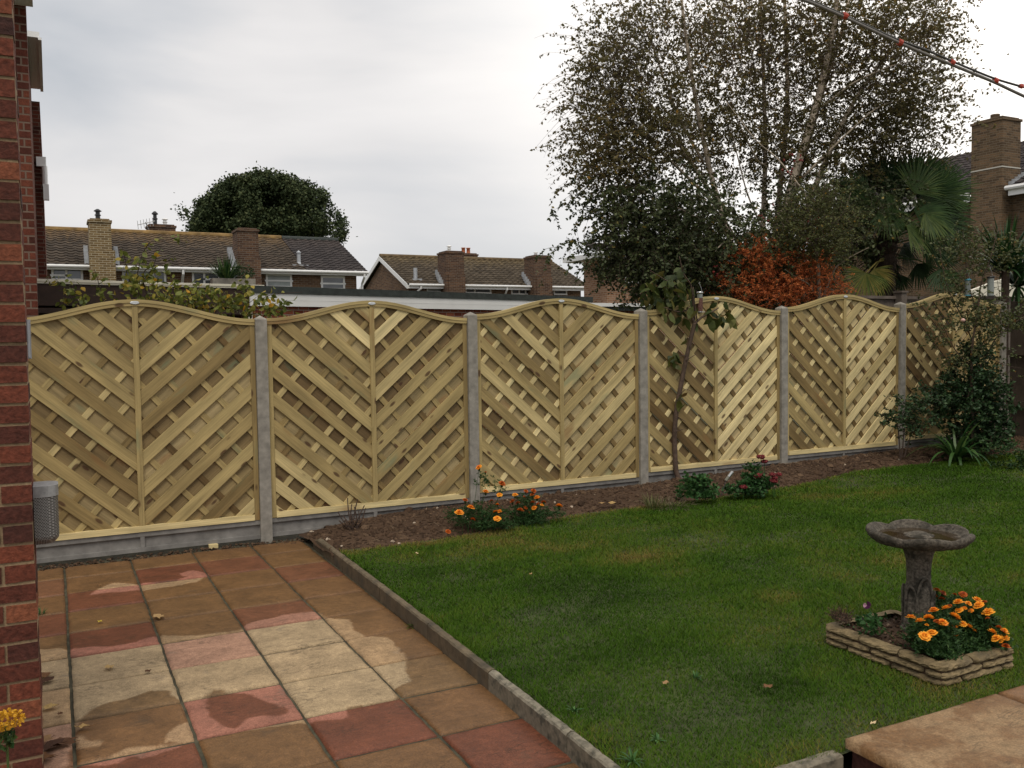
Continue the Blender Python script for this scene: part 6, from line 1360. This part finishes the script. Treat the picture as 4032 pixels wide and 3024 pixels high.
sed, Zse = leafy('sedum_plant', 2960, 1960, .17, [(2965, 1870, 25, 40, 44), (2950, 1920, 45, 26, 70), (3010, 1910, 36, 18, 40), (2885, 1935, 25, 20, 24), (2990, 1940, 36, 14, 26), (2930, 1930, 30, 22, 26)], 'sedum with grey-green leaves and dark red flower heads below the fourth panel', 'fresh', lambda p, c: np.clip(.35+rng.normal(0, .2, len(p)), 0, 1), (.022, .042), .6, cat='flowering plant')
M['sedumh'] = tinted('dark_red_florets', [(0, (.07, .010, .012)), (1, (.22, .028, .030))], .8, nscale=120, namt=.3)
r6s = lambda x, y: (2400+x/2.4578, 1750+y/2.4578)
for (x, y, ru) in ((1465, 120, .042), (1500, 165, .03), (1435, 305, .036), (1295, 410, .036), (1590, 350, .040), (1640, 290, .028), (1575, 290, .03), (1600, 320, .026), (1455, 290, .022)):
    p = at(*r6s(x, y), Zse-.02); q = ball(90, p, (ru, ru, ru*.45), .5)
    V2, F2, nf = lumps(90, q[:, 0], q[:, 1], q[:, 2], np.full(90, .0065), 1.0); mk('flower_head', V2, F2, M['sedumh'], sed, tint=np.repeat(rng.random(90), nf))
    mb = MB(); mb.tube([at(r6s(x, y)[0], r6s(x, y)[1]+75, Zse), p], .003, 5, .5); mb.build('stem', M['fresh'], sed)
loc = onz(2575, 2000, .14); gtf = empty('grass_tuft', tuple(loc), label='thin olive grass tuft growing in the soil left of the sapling', cat='plant')
V, F, T = blades(90, .12, .07, .17, .0022, .8, up=.7); mk('blades', V, F, tinted('olive_grass', [(0, (.04, .06, .015)), (1, (.15, .15, .05))], .6, transl=.2), gtf, tint=T)
loc = onz(2640, 1995, .14); gtf = empty('dry_tuft', tuple(loc), label='withered grey-brown tuft of old stalks at the soil edge by the lobed-leaf plant', cat='plant')
V, F, T = blades(120, .22, .06, .14, .0025, 1.2, up=.15); mk('blades', V, F, tinted('withered_stalks', [(0, (.05, .04, .025)), (1, (.20, .16, .10))], .8, transl=.1), gtf, tint=T)
for u, v, k in ((2470, 1970, 0), (2830, 1985, 1), (3050, 1985, 2)):
    pass
# solar light
a_ = at(2858, 1892, Zse-.05); b_ = at(2884, 1858, Zse-.05); g_ = at(2840, 1950, Zse-.08)
sl = empty('solar_light', tuple(g_), label='leaning silver tube garden light on a spike among the sedum', cat='garden light')
A_, B__ = a_-g_, b_-g_; ax_ = (B__-A_)/np.linalg.norm(B__-A_)
mb = MB(); mb.tube([A_, A_+(B__-A_)*.45], [.015, .015], 12); mb.build('diffuser', plain('frosted_plastic', (.20, .19, .15), .5), sl)
mb = MB(); mb.tube([A_+(B__-A_)*.452, B__, B__+ax_*.004], [.017, .017, .012], 12); mb.build('cap', M['steel'], sl)
mb = MB(); mb.tube([(0, 0, 0), A_], .004, 6); mb.build('spike', M['dmetal'], sl)
# cut stick lying in the bed and small prunings
tw = MB()
for _ in range(60):
    x = random.uniform(.5, 9.2); fq = random.uniform(.15, .95); y = edge_y(x)*fq; z = float(soil_z(np.array(x), np.array(y)))+.025; an = random.uniform(0, 6.28); L_ = random.uniform(.03, .16)
    tw.tube([(x, y, z), (x+math.cos(an)*L_*.5, y+math.sin(an)*L_*.5, z+random.uniform(.0, .02)), (x+math.cos(an)*L_, y+math.sin(an)*L_, z)], .0022, 4, random.random())
tag(tw.build('twig_litter', tinted('twig_litter', [(0, (.05, .03, .02)), (1, (.22, .16, .10))], .8)), 'small broken twigs scattered over the soil', 'twigs', kind='stuff')

# ---------------------------------------------------------------- stone planter and bird bath
PXa, PXb, PYa, PYb, PZ = 1.885, 2.385, -5.045, -4.375, 0.100
pz0 = 0.110
plr = empty('stone_planter', (PXa, PYa, pz0), label='low rectangular planter of rough cast-stone courses on the lawn', cat='planter')
wdx, wdy = PXb-PXa, PYb-PYa
def stone_run(mb, P0, P1, z0, z1, th, n_out, off=0.0, ch=.28):
    P0 = np.array(P0, float); P1 = np.array(P1, float); d = P1-P0; Ln = np.linalg.norm(d); d /= Ln; s = 0.0; first = True
    while s < Ln-.01:
        L_ = min(Ln-s, ch*random.uniform(.8, 1.2) if not first else ch*(.5+off)); first = False
        if Ln-s-L_ < .08: L_ = Ln-s
        k = max(4, int(L_/.018)); m_ = 5; V = []
        n3 = np.array([n_out[0], n_out[1], 0.])
        for i in range(k+1):
            f = i/k; e = min(f, 1-f)*k; inset = .016 if e < .5 else .0
            q = P0+d*(s+.004+(L_-.008)*f)
            for j in range(m_+1):
                g_ = j/m_; zz = z0+.002+(z1-z0-.004)*g_; bulge = .014*math.sin(math.pi*g_)**.6-inset+random.uniform(-.004, .004)
                V.append((*(q+n3[:2]*bulge), zz+random.uniform(-.0015, .0015)))
            V.append((*(q-n3[:2]*(th if z1 > PZ-.005 else th*.5)), z1-.002+random.uniform(-.002, .002)))
        w_ = m_+2; F = [(i*w_+j, (i+1)*w_+j, (i+1)*w_+j+1, i*w_+j+1) for i in range(k) for j in range(w_-1)]
        F += [list(range(w_)), list(range(k*w_, k*w_+w_))[::-1]]
        mb.add(V, F, random.random()); s += L_
zs3 = [(0, .031), (.033, .064), (.066, PZ)]
for side, (P0, P1, no) in enumerate((((0, wdy), (0, 0), (-1, 0)), ((0, 0), (wdx, 0), (0, -1)), ((wdx, 0), (wdx, wdy), (1, 0)), ((wdx, wdy), (0, wdy), (0, 1)))):
    mb = MB()
    for c_, (z0, z1) in enumerate(zs3): stone_run(mb, P0, P1, z0, z1, .045, no, off=[0, .5, .25][c_])
    mb.build('stone_course_wall', M['stone'], plr, smooth=False)
mb = MB(); mb.box(.006, wdx-.006, .006, wdy-.006, -.02, PZ-.03); mb.build('core', M['soil'], plr)
mb = MB(); mb.box(-.02, wdx+.03, .45, wdy+.02, -.03, .004, .2); 
pn_ = 30; gxx, gyy = np.meshgrid(np.linspace(.03, wdx-.03, pn_), np.linspace(.03, wdy-.03, pn_), indexing='ij')
Pq = np.stack([gxx, gyy, PZ-.022+.015*fbm(gxx*9, gyy*9, 4)], -1).reshape(-1, 3); idx = np.arange(pn_*pn_).reshape(pn_, pn_)
F = np.stack([idx[:-1, :-1], idx[1:, :-1], idx[1:, 1:], idx[:-1, 1:]], -1).reshape(-1, 4)
nq = 500; qx = rng.uniform(.04, wdx-.04, nq); qy = rng.uniform(.04, wdy-.04, nq); V2, F2, nf = lumps(nq, qx, qy, PZ-.015+.015*fbm(qx*9, qy*9, 4), rng.uniform(.003, .010, nq))
mk('planter_soil', np.concatenate([Pq, V2]), [F, F2+len(Pq)], M['soil'], plr, tint=np.concatenate([np.full(len(F), .3), np.repeat(rng.uniform(0, .95, nq), nf)]))
# bird bath
bc = np.array([2.255, -4.63, pz0+PZ-.035]); Zb2 = float((bc-CAM)@_fw)
zrim = at(3100+1030/1.952, 1900+375/1.952, Zb2)[2]-bc[2]
bath = empty('bird_bath', tuple(bc), 0.35, label='mossy cast-stone bird bath with petal-lobed basin on a carved column', cat='bird bath')
Rb = .252; nl_ = 6
lobe = lambda a: 1-.125*(1-abs(math.sin(a*nl_/2)))**2.2
mb = MB(); n_ = 120
prof = [(.07, -.062), (.10, -.060), (.17, -.055), (.215, -.043), (.243, -.022), (.252, -.004), (.249, .008), (.236, .014), (.222, .010), (.210, -.004), (.19, -.020), (.14, -.026), (.08, -.028), (.001, -.028)]
V = []
for r_, z_ in prof:
    for j in range(n_):
        a = 2*math.pi*j/n_; lb_ = lobe(a); k_ = (r_/Rb)**2; rr = r_*(1-(1-lb_)*k_); zz = z_
        if r_ > .2 and z_ > -.03: zz = z_+.020*(abs(math.sin(a*nl_/2))-.65)
        crease = (1-abs(math.sin(a*nl_/2)))**6
        if z_ <= -.004 and r_ < .22 and r_ > .1 and z_ > -.035: zz += .010*crease*(r_/.22)
        V.append((rr*math.cos(a)+random.uniform(-.0012, .0012), rr*math.sin(a)+random.uniform(-.0012, .0012), zz+zrim+random.uniform(-.0008, .0008)))
k = len(prof); F = [(i*n_+j, i*n_+(j+1) % n_, (i+1)*n_+(j+1) % n_, (i+1)*n_+j) for i in range(k-1) for j in range(n_)]+[list(range(n_))[::-1]]
mb.add(V, F, .35); basin = mb.build('basin', M['bath'], bath, smooth=True)
mb = MB(); V = [(.195*lobe(2*math.pi*j/96)*math.cos(2*math.pi*j/96), .195*lobe(2*math.pi*j/96)*math.sin(2*math.pi*j/96), zrim-.0165) for j in range(96)]; mb.add(V, [list(range(96))]); mb.build('water', M['water'], bath)
mb = MB()
for q in range(4):
    R_q = .062-.014*q; V = []
    for j in range(41):
        a = 2*math.pi*j/40*1.0; rr = R_q*(1+.12*math.sin(5*a+q*1.3))
        V.append((rr*math.cos(a), rr*math.sin(a), zrim-.014+.0045*q))
    mb.tube(V, .0048, 6, .8)
mb.lathe([(.068, -.03), (.066, -.014), (.05, -.006), (.03, .003), (.001, .006)], 24, (0, 0, zrim), .7); mb.build('carved_rose', M['bath'], basin, smooth=True)
mb = MB(); n_ = 40; V = []
prof = [(.082, 0), (.082, .03), (.074, .045), (.070, .10), (.068, .17), (.066, .235), (.064, .24), (.057, .26), (.056, .33), (.060, .38), (.070, .42), (.080, .448), (.082, zrim-.058)]
hcol = zrim-.058; sc_ = hcol/.46
prof = [(r_, min(z_*sc_, hcol)) for r_, z_ in prof[:-1]]+[(.082, hcol)]
prof2 = []
for i in range(len(prof)-1):
    for f in np.linspace(0, 1, 5)[:-1]: prof2.append((prof[i][0]*(1-f)+prof[i+1][0]*f, prof[i][1]*(1-f)+prof[i+1][1]*f))
prof2.append(prof[-1])
for r_, z_ in prof2:
    for j in range(n_):
        a = 2*math.pi*j/n_; V.append(((r_+random.uniform(-.0008, .0008))*math.cos(a), (r_+random.uniform(-.0008, .0008))*math.sin(a), z_))
k = len(prof2); F = [(i*n_+j, i*n_+(j+1) % n_, (i+1)*n_+(j+1) % n_, (i+1)*n_+j) for i in range(k-1) for j in range(n_)]
mb.add(V, F, .75); 
# carved overlapping leaves in relief
for (a0, zb_, zt_, wd_) in ((-2.35, .0, .30*sc_, .62), (-1.45, .0, .225*sc_, .50), (-3.3, .0, .25*sc_, .5), (.2, .0, .30*sc_, .6), (1.6, .0, .24*sc_, .5)):
    P = []
    for q in range(25):
        f = q/24; aa = a0+wd_*math.cos(math.pi*f)*(1 if True else 1); zz = zb_+(zt_-zb_)*math.sin(math.pi*f)**.55; P.append((.073*math.cos(aa), .073*math.sin(aa), zz))
    mb.tube(P, .0062, 6, .8)
mb.build('column', M['bath'], bath, smooth=True)
# marigolds in the planter
r7p = lambda x, y: (3100+x/1.952, 1900+y/1.952)
zpl = pz0+PZ-.02
def zat(x, y): return float((np.array([x, y, .3])-CAM)@_fw)
Zc1 = zat(2.12, -4.92)
KF = lambda x, y, kd, sc, dZ=0: (*r7p(x, y), Zc1+dZ, kd, sc)
marigold((2.10, -4.93, zpl), [KF(1055, 1185, 'gold', 1.25, -.08), KF(1110, 1160, 'gold', 1.15, -.06), KF(1020, 1068, 'gold', 1.05), KF(1085, 1040, 'gold', 1.1), KF(950, 1040, 'gold', 1.05), KF(1130, 985, 'orange', 1.1, .05), KF(1190, 1078, 'orange', 1.1), KF(1150, 1072, 'rust', .8), KF(1220, 968, 'gold', .95, .05), KF(1072, 1095, 'gold', .45)],
         [(*r7p(1080, 1180), 60, 45, 150, Zc1, .10), (*r7p(1050, 1110), 60, 30, 80, Zc1, .08), (*r7p(1180, 1200), 60, 55, 170, Zc1, .10), (*r7p(1180, 1090), 60, 40, 100, Zc1, .08), (*r7p(1150, 1290), 60, 22, 90, Zc1-.06, .06), (*r7p(1060, 1270), 40, 22, 60, Zc1-.05, .05), (*r7p(1220, 1310), 50, 20, 80, Zc1-.08, .05), (*r7p(980, 1200), 35, 30, 40, Zc1, .05)],
         'golden marigold plant against the bird bath column in the planter', fr=.0235, group='marigolds in the stone planter')
Zc2 = zat(2.30, -4.86)
KF = lambda x, y, kd, sc, dZ=0: (*r7p(x, y), Zc2+dZ, kd, sc)
marigold((2.30, -4.88, zpl), [KF(1315, 925, 'gold', 1.2), KF(1390, 932, 'gold', .8), KF(1460, 908, 'gold', 1.15, .05), KF(1475, 945, 'gold', 1.15), KF(1515, 925, 'rust', .8, .05), KF(1322, 982, 'gold', .95), KF(1283, 1030, 'gold', 1.25, -.05), KF(1305, 1050, 'gold', .9, -.05), KF(1350, 1090, 'gold', .9), KF(1395, 1108, 'gold', .95), KF(1435, 1140, 'gold', .6), KF(1280, 1110, 'orange', .95), KF(1290, 1185, 'orange', .9),
                              KF(1412, 985, 'orange', .6), KF(1550, 1108, 'rust', .7), KF(1365, 965, 'orange', .5), KF(1248, 950, 'rust', .6)],
         [(*r7p(1330, 1180), 70, 60, 200, Zc2, .10), (*r7p(1400, 1080), 75, 50, 180, Zc2, .10), (*r7p(1440, 1000), 50, 40, 70, Zc2, .08), (*r7p(1280, 1300), 70, 28, 160, Zc2-.10, .06), (*r7p(1400, 1270), 70, 28, 160, Zc2-.10, .06), (*r7p(1300, 1020), 50, 35, 70, Zc2, .08)],
         'largest golden marigold plant filling the middle of the planter', fr=.0235, group='marigolds in the stone planter')
Zc3 = zat(2.36, -4.96)
KF = lambda x, y, kd, sc, dZ=0: (*r7p(x, y), Zc3+dZ, kd, sc)
marigold((2.36, -4.98, zpl), [KF(1548, 1000, 'gold', 1.3, .05), KF(1575, 1150, 'gold', 1.0), KF(1610, 1200, 'gold', 1.1, -.03), KF(1665, 1145, 'gold', 1.0), KF(1672, 1195, 'gold', 1.0), KF(1625, 1115, 'rust', .7), KF(1635, 1215, 'gold', .8), KF(1680, 1260, 'rust', .9, -.02), KF(1540, 1045, 'rust', .5)],
         [(*r7p(1540, 1200), 60, 55, 150, Zc3, .09), (*r7p(1620, 1240), 40, 25, 60, Zc3, .06), (*r7p(1540, 1080), 40, 40, 60, Zc3, .06), (*r7p(1440, 1270), 60, 25, 70, Zc3, .05)],
         'marigold plant spilling over the right end of the planter', fr=.0235, group='marigolds in the stone planter')
Zc4 = zat(2.36, -4.52)
KF = lambda x, y, kd, sc, dZ=0: (*r7p(x, y), Zc4+dZ, kd, sc)
marigold((2.36, -4.56, zpl), [KF(1147, 832, 'rust', 1.1), KF(1193, 852, 'rust', 1.0), KF(1130, 872, 'rust', .8), KF(1187, 895, 'rust', .8), KF(1287, 862, 'rust', .6), KF(1350, 860, 'rust', 1.0), KF(1100, 875, 'rust', .6)],
         [(*r7p(1190, 960), 50, 45, 70, Zc4, .07), (*r7p(1300, 940), 50, 35, 60, Zc4, .07), (*r7p(1150, 900), 25, 25, 16, Zc4, .04)],
         'rusty dark-headed marigold plant behind the bird bath column', fr=.0215, group='marigolds in the stone planter')
# pansy
Zp = zat(2.0, -4.66); loc = np.array([2.02, -4.70, zpl]); pan = empty('pansy', tuple(loc), label='purple and pink pansy on a thin stem at the left of the planter', cat='flowering plant')
S, _ = inclusters([(*r7p(640, 1060), 45, 26, 60, Zp, .06), (*r7p(680, 1130), 40, 20, 40, Zp, .05), (*r7p(560, 1080), 25, 25, 20, Zp, .04), (*r7p(880, 1230), 40, 10, 12, Zp, .03)], Zp, .06)
leaves('foliage', S-loc, rng.uniform(.016, .034, len(S)), np.clip(.45+rng.normal(0, .2, len(S)), 0, 1), M['fresh'], pan, asp=.75, hang=-.3, six=True)
S2 = np.stack([rng.uniform(1.90, 2.36, 260), rng.uniform(-5.02, -4.42, 260), np.full(260, zpl+.01)], -1); S2 = S2[fbm(S2[:, 0]*9, S2[:, 1]*9, 2) > -.05]
leaves('low_leaves', S2-loc+rng.normal(0, .006, S2.shape), rng.uniform(.012, .028, len(S2)), rng.random(len(S2))*.6, M['leafg'], pan, asp=.6, hang=-.5)
pc_ = at(*r7p(612, 945), Zp)-loc
mb = MB(); mb.tube([(0, 0, 0), pc_*np.array([.6, .6, .5]), pc_-np.array([0, 0, .004])], .0014, 5, .4); mb.build('stem', M['fresh'], pan)
tocam = -_fw
def petal(mb, c, dirv_, r_, w_, t):
    sd_ = np.cross(dirv_, tocam); sd_ /= np.linalg.norm(sd_); n_ = 9; V = [c]
    for q in range(n_):
        a = math.pi*q/(n_-1); V.append(c+dirv_*r_*(.35+.65*math.sin(a))+sd_*w_*math.cos(a)*(1 if 0 < q < n_-1 else .55)+tocam*.002*math.sin(3*a))
    mb.add(V, [(0, q+1, q+2) for q in range(n_-1)], t)
mb = MB(); R3, U3 = RT, UP
petal(mb, pc_, (R3*.7+U3*.75), .021, .016, 0.1); petal(mb, pc_+tocam*.002, (-R3*.95+U3*.15), .020, .014, .9); petal(mb, pc_+tocam*.003, (R3*.2-U3*1.0), .016, .016, .35); petal(mb, pc_+tocam*.001, (R3*.95-U3*.1), .018, .013, .15)
mb.build('petals', tinted('pansy_petals', [(0, (.035, .004, .025)), (.4, (.10, .02, .08)), (1, (.50, .27, .36))], .6, transl=.2), pan)
mb = MB(); q_ = at(*r7p(565, 1035), Zp)-loc; petal(mb, q_, -U3*1.0+R3*.2, .018, .012, .1); mb.build('bud', plain('dark_purple_petal', (.045, .012, .04), .6), pan)
# heather-like clump at the planter corner
loc = np.array([1.885, -4.44, zpl]); Zh = zat(1.9, -4.45); he = empty('heather_clump', tuple(loc), label='small brownish heather clump in the left corner of the planter', cat='plant')
S, _ = inclusters([(*r7p(400, 1040), 34, 22, 90, Zh, .05), (*r7p(450, 1060), 22, 18, 40, Zh, .04)], Zh, .05); S -= loc
P = twigs(S, rng.normal(size=(len(S), 3))*[1, 1, .4]+[0, 0, .9], rng.uniform(.025, .05, len(S)), .1, 4, .1); V, F = tubes(P, np.full((len(S), 4), .0012)); mk('stems', V, F, M['twig'], he)
Lp = np.repeat(P[:, 1:].reshape(-1, 3), 2, 0); leaves('foliage', Lp, rng.uniform(.006, .012, len(Lp)), rng.random(len(Lp)), tinted('heather_leaves', [(0, (.03, .035, .012)), (1, (.15, .065, .045))], .7), he, asp=.4)

# ---------------------------------------------------------------- washing line across the top right corner
rl = lambda x, y: (3000+x/2.1434, y/2.1434)
wl = empty('washing_line', (0, 0, 0), label='doubled grey washing line bound with red ties crossing the top right corner', cat='washing line')
zl = 4.6
def linepts(px, dv=0): return np.array([at(*rl(x, y+dv), zl+.0003*(x-350)) for x, y in px])
main = [(-250, -160), (350, -8), (690, 140), (1160, 365), (1600, 545), (1960, 692), (2100, 760), (2240, 825), (2500, 960)]
sec = [(-250, -176), (350, -24), (690, 124), (1160, 345), (1400, 425), (1600, 515), (1960, 665), (2180, 728), (2280, 752), (2500, 800)]
def smooth_(P, m_=8):
    n = len(P); t = np.linspace(0, n-1, (n-1)*m_+1); Q = np.stack([np.interp(t, range(n), P[:, k]) for k in range(3)], -1)
    for _ in range(8): Q[1:-1] = (Q[:-2]+2*Q[1:-1]+Q[2:])/4
    return Q
M['cable'] = plain('grey_pvc_cable', (.17, .155, .14), .5, noise=.2, nscale=40)
mb = MB(); mb.tube(smooth_(linepts(main)), .0085, 10); mb.build('line', M['cable'], wl, smooth=True)
mb = MB(); mb.tube(smooth_(linepts(sec)), .0062, 10); mb.build('line', plain('dark_pvc_cable', (.05, .048, .043), .5), wl, smooth=True)
M['tape'] = plain('red_tie', (.42, .055, .03), .5, noise=.2, nscale=60)
for (x, y, on) in ((700, 138, 1), (1165, 362, 1), (1603, 532, 1), (1970, 685, 1), (2185, 735, 0)):
    c_ = at(*rl(x, y-(4 if on else 6)), zl+.0003*(x-350)); nx_p = at(*rl(x+60, y+(25 if on else 14)), zl+.0003*(x-290)); d = (nx_p-c_); d /= np.linalg.norm(d)
    mb = MB(); mb.tube([c_-d*.011, c_+d*.011], [.0175 if on else .011]*2, 10); mb.build('tie', M['tape'], wl)
    mb = MB(); e = RT*.7+UP*.6; mb.tube([c_+UP*.012, c_+UP*.015+d*.018, c_+UP*.012+d*.034], [.004, .0035, .002], 5); mb.build('tie_tail', M['tape'], wl)

# ---------------------------------------------------------------- fallen leaves on patio and lawn
M['fallen'] = tinted('fallen_leaf', [(0, (.055, .022, .012)), (.35, (.18, .085, .035)), (.6, (.42, .27, .12)), (.8, (.55, .42, .06)), (1, (.62, .48, .33))], .7, nscale=60, namt=.25, transl=.15)
def fallen(u, v, z, size, tint, kind, label, group='fallen leaves'):
    p = onz(u, v, z); mb = MB(); V = [(0, 0, .004)]; n_ = 20; r0 = random.uniform(0, 6)
    for q in range(n_):
        a = 2*math.pi*q/n_
        if kind == 'oak': rr = size*(.38+.22*abs(math.sin(3.5*a)))*(1 if abs(math.cos(a)) < .9 else 1.35)
        else: rr = size*.5/math.sqrt(math.cos(a)**2+(math.sin(a)/.45)**2)
        V.append((rr*math.cos(a), rr*math.sin(a), .003+size*.16*abs(math.sin(a*1.5+r0))+random.uniform(0, .004)))
    mb.add(V, [(0, q+1, (q+1) % n_+1) for q in range(n_)], tint)
    mb.tube([(size*.4, 0, .004), (size*.85, size*.1, .008)], .0012, 4, tint*.6)
    o = mb.build('fallen_leaf', M['fallen'], smooth=True); o.location = (p[0], p[1], z+.003); o.rotation_euler = (0, 0, random.uniform(0, 6.28)); tag(o, label, 'leaf', group)
rz7 = lambda x, y: (100+x/1.7015, 2150+y/1.7015)
for (x, y, s, t, kd, lb) in ((500, 515, .045, .8, 'o', 'yellow-green fallen leaf alone on a tan slab near the red one'), (890, 482, .06, .6, 'oak', 'pale tan fallen leaf across a joint in the middle of the patio'), (562, 822, .04, .62, 'oak', 'small curled beige leaf on a buff slab'), (822, 848, .028, .1, 'oak', 'small dark leaf scrap on the joint of the buff slabs'),
                             (380, 1225, .065, .62, 'o', 'long pale curled leaf on the large brown damp slab'), (500, 272, .035, .45, 'o', 'small tan leaf on the pale dry streak near the fence'), (125, 880, .06, .35, 'oak', 'orange-brown leaf against the pier foot, farthest of the row'), (135, 915, .06, .05, 'oak', 'dark brown thin leaf sticking out from the pier foot'),
                             (160, 1090, .05, .63, 'oak', 'pale crumpled leaf on the narrow slab beside the pier'), (232, 1135, .022, .2, 'oak', 'tiny brown leaf scrap next to the pale crumpled leaf'), (115, 1320, .065, .45, 'oak', 'orange oak leaf at the pier foot near the bottom'), (160, 1360, .085, .04, 'oak', 'large dark brown curled leaf at the pier foot'),
                             (255, 1330, .075, .15, 'oak', 'brown oak leaf reaching to the joint, right of the dark curled one'), (110, 1440, .07, .35, 'oak', 'nearest orange-brown leaf in the bottom left corner'), (105, 1185, .02, .4, 'oak', 'tiny orange fragment in the gap along the pier')):
    fallen(*rz7(x, y), .004, s, t, kd, lb)
for (u, v, s, t, kd, lb) in ((2620, 2695, .03, .5, 'oak', 'tiny tan leaf on the near lawn, left of the red one'), (3023, 2710, .035, .35, 'oak', 'small reddish leaf on the near lawn in front of the planter'), (3438, 2856, .035, .95, 'o', 'small whitish feather-like scrap on the edge of the raised step'), (1642, 2183, .035, .95, 'o', 'little white scrap on the lawn near the marigolds'),
                             (2090, 2265, .04, .6, 'o', 'pale twig-like leaf on the middle of the lawn'), (2410, 1985, .07, .62, 'oak', 'pale leaf lying on the soil between the third and fourth panels'), (2370, 1985, .05, .55, 'oak', 'tan leaf on the soil just left of the pale one')):
    z = .158 if v == 2856 else (float(lawn_z(onz(u, v, .1)[0]))+.03 if v != 1985 else .16); fallen(u, v, z, s, t, kd, lb)
# small weed at the pier foot and a tuft on the patio joint
for (u, v, s, lb, nm) in ((158, 2420, .05, 'tiny green weed growing at the foot of the pier side', 'weed'), (1628, 2468, .05, 'small grass tuft in the patio joint against the kerb', 'grass_tuft')):
    p = onz(u, v, 0); r = empty(nm, (p[0], p[1], 0), label=lb, cat='weed'); V, F, T = blades(26 if nm == 'weed' else 40, .03, .025, s, .0025, 1.0, up=.5); mk('blades', V, F, M['fresh'] if nm == 'weed' else M['grass'], r, tint=T*.5)
# broad-leaved weeds in the lawn
for (u, v, L_, lb) in ((2260, 2790, .045, 'pale broad-leaved weed rosette in the lawn near the kerb'), (2490, 2985, .06, 'largest pale weed rosette in the lawn at the bottom edge of the photo'), (2590, 2905, .035, 'faint small weed rosette in the near lawn, right of the large one'), (2740, 2670, .035, 'dark low clover-like weed in the lawn, left of the tiny tan leaf')):
    p = onz(u, v, .1); r = empty('lawn_weed', (p[0], p[1], float(lawn_z(p[0]))+.004), label=lb, cat='weed', group='weeds in the lawn')
    V, F, T = blades(14, .012, L_*.7, L_, .0045, 1.1, up=.15); mk('leaves', V, F, M['fresh'], r, tint=.4+.6*T)
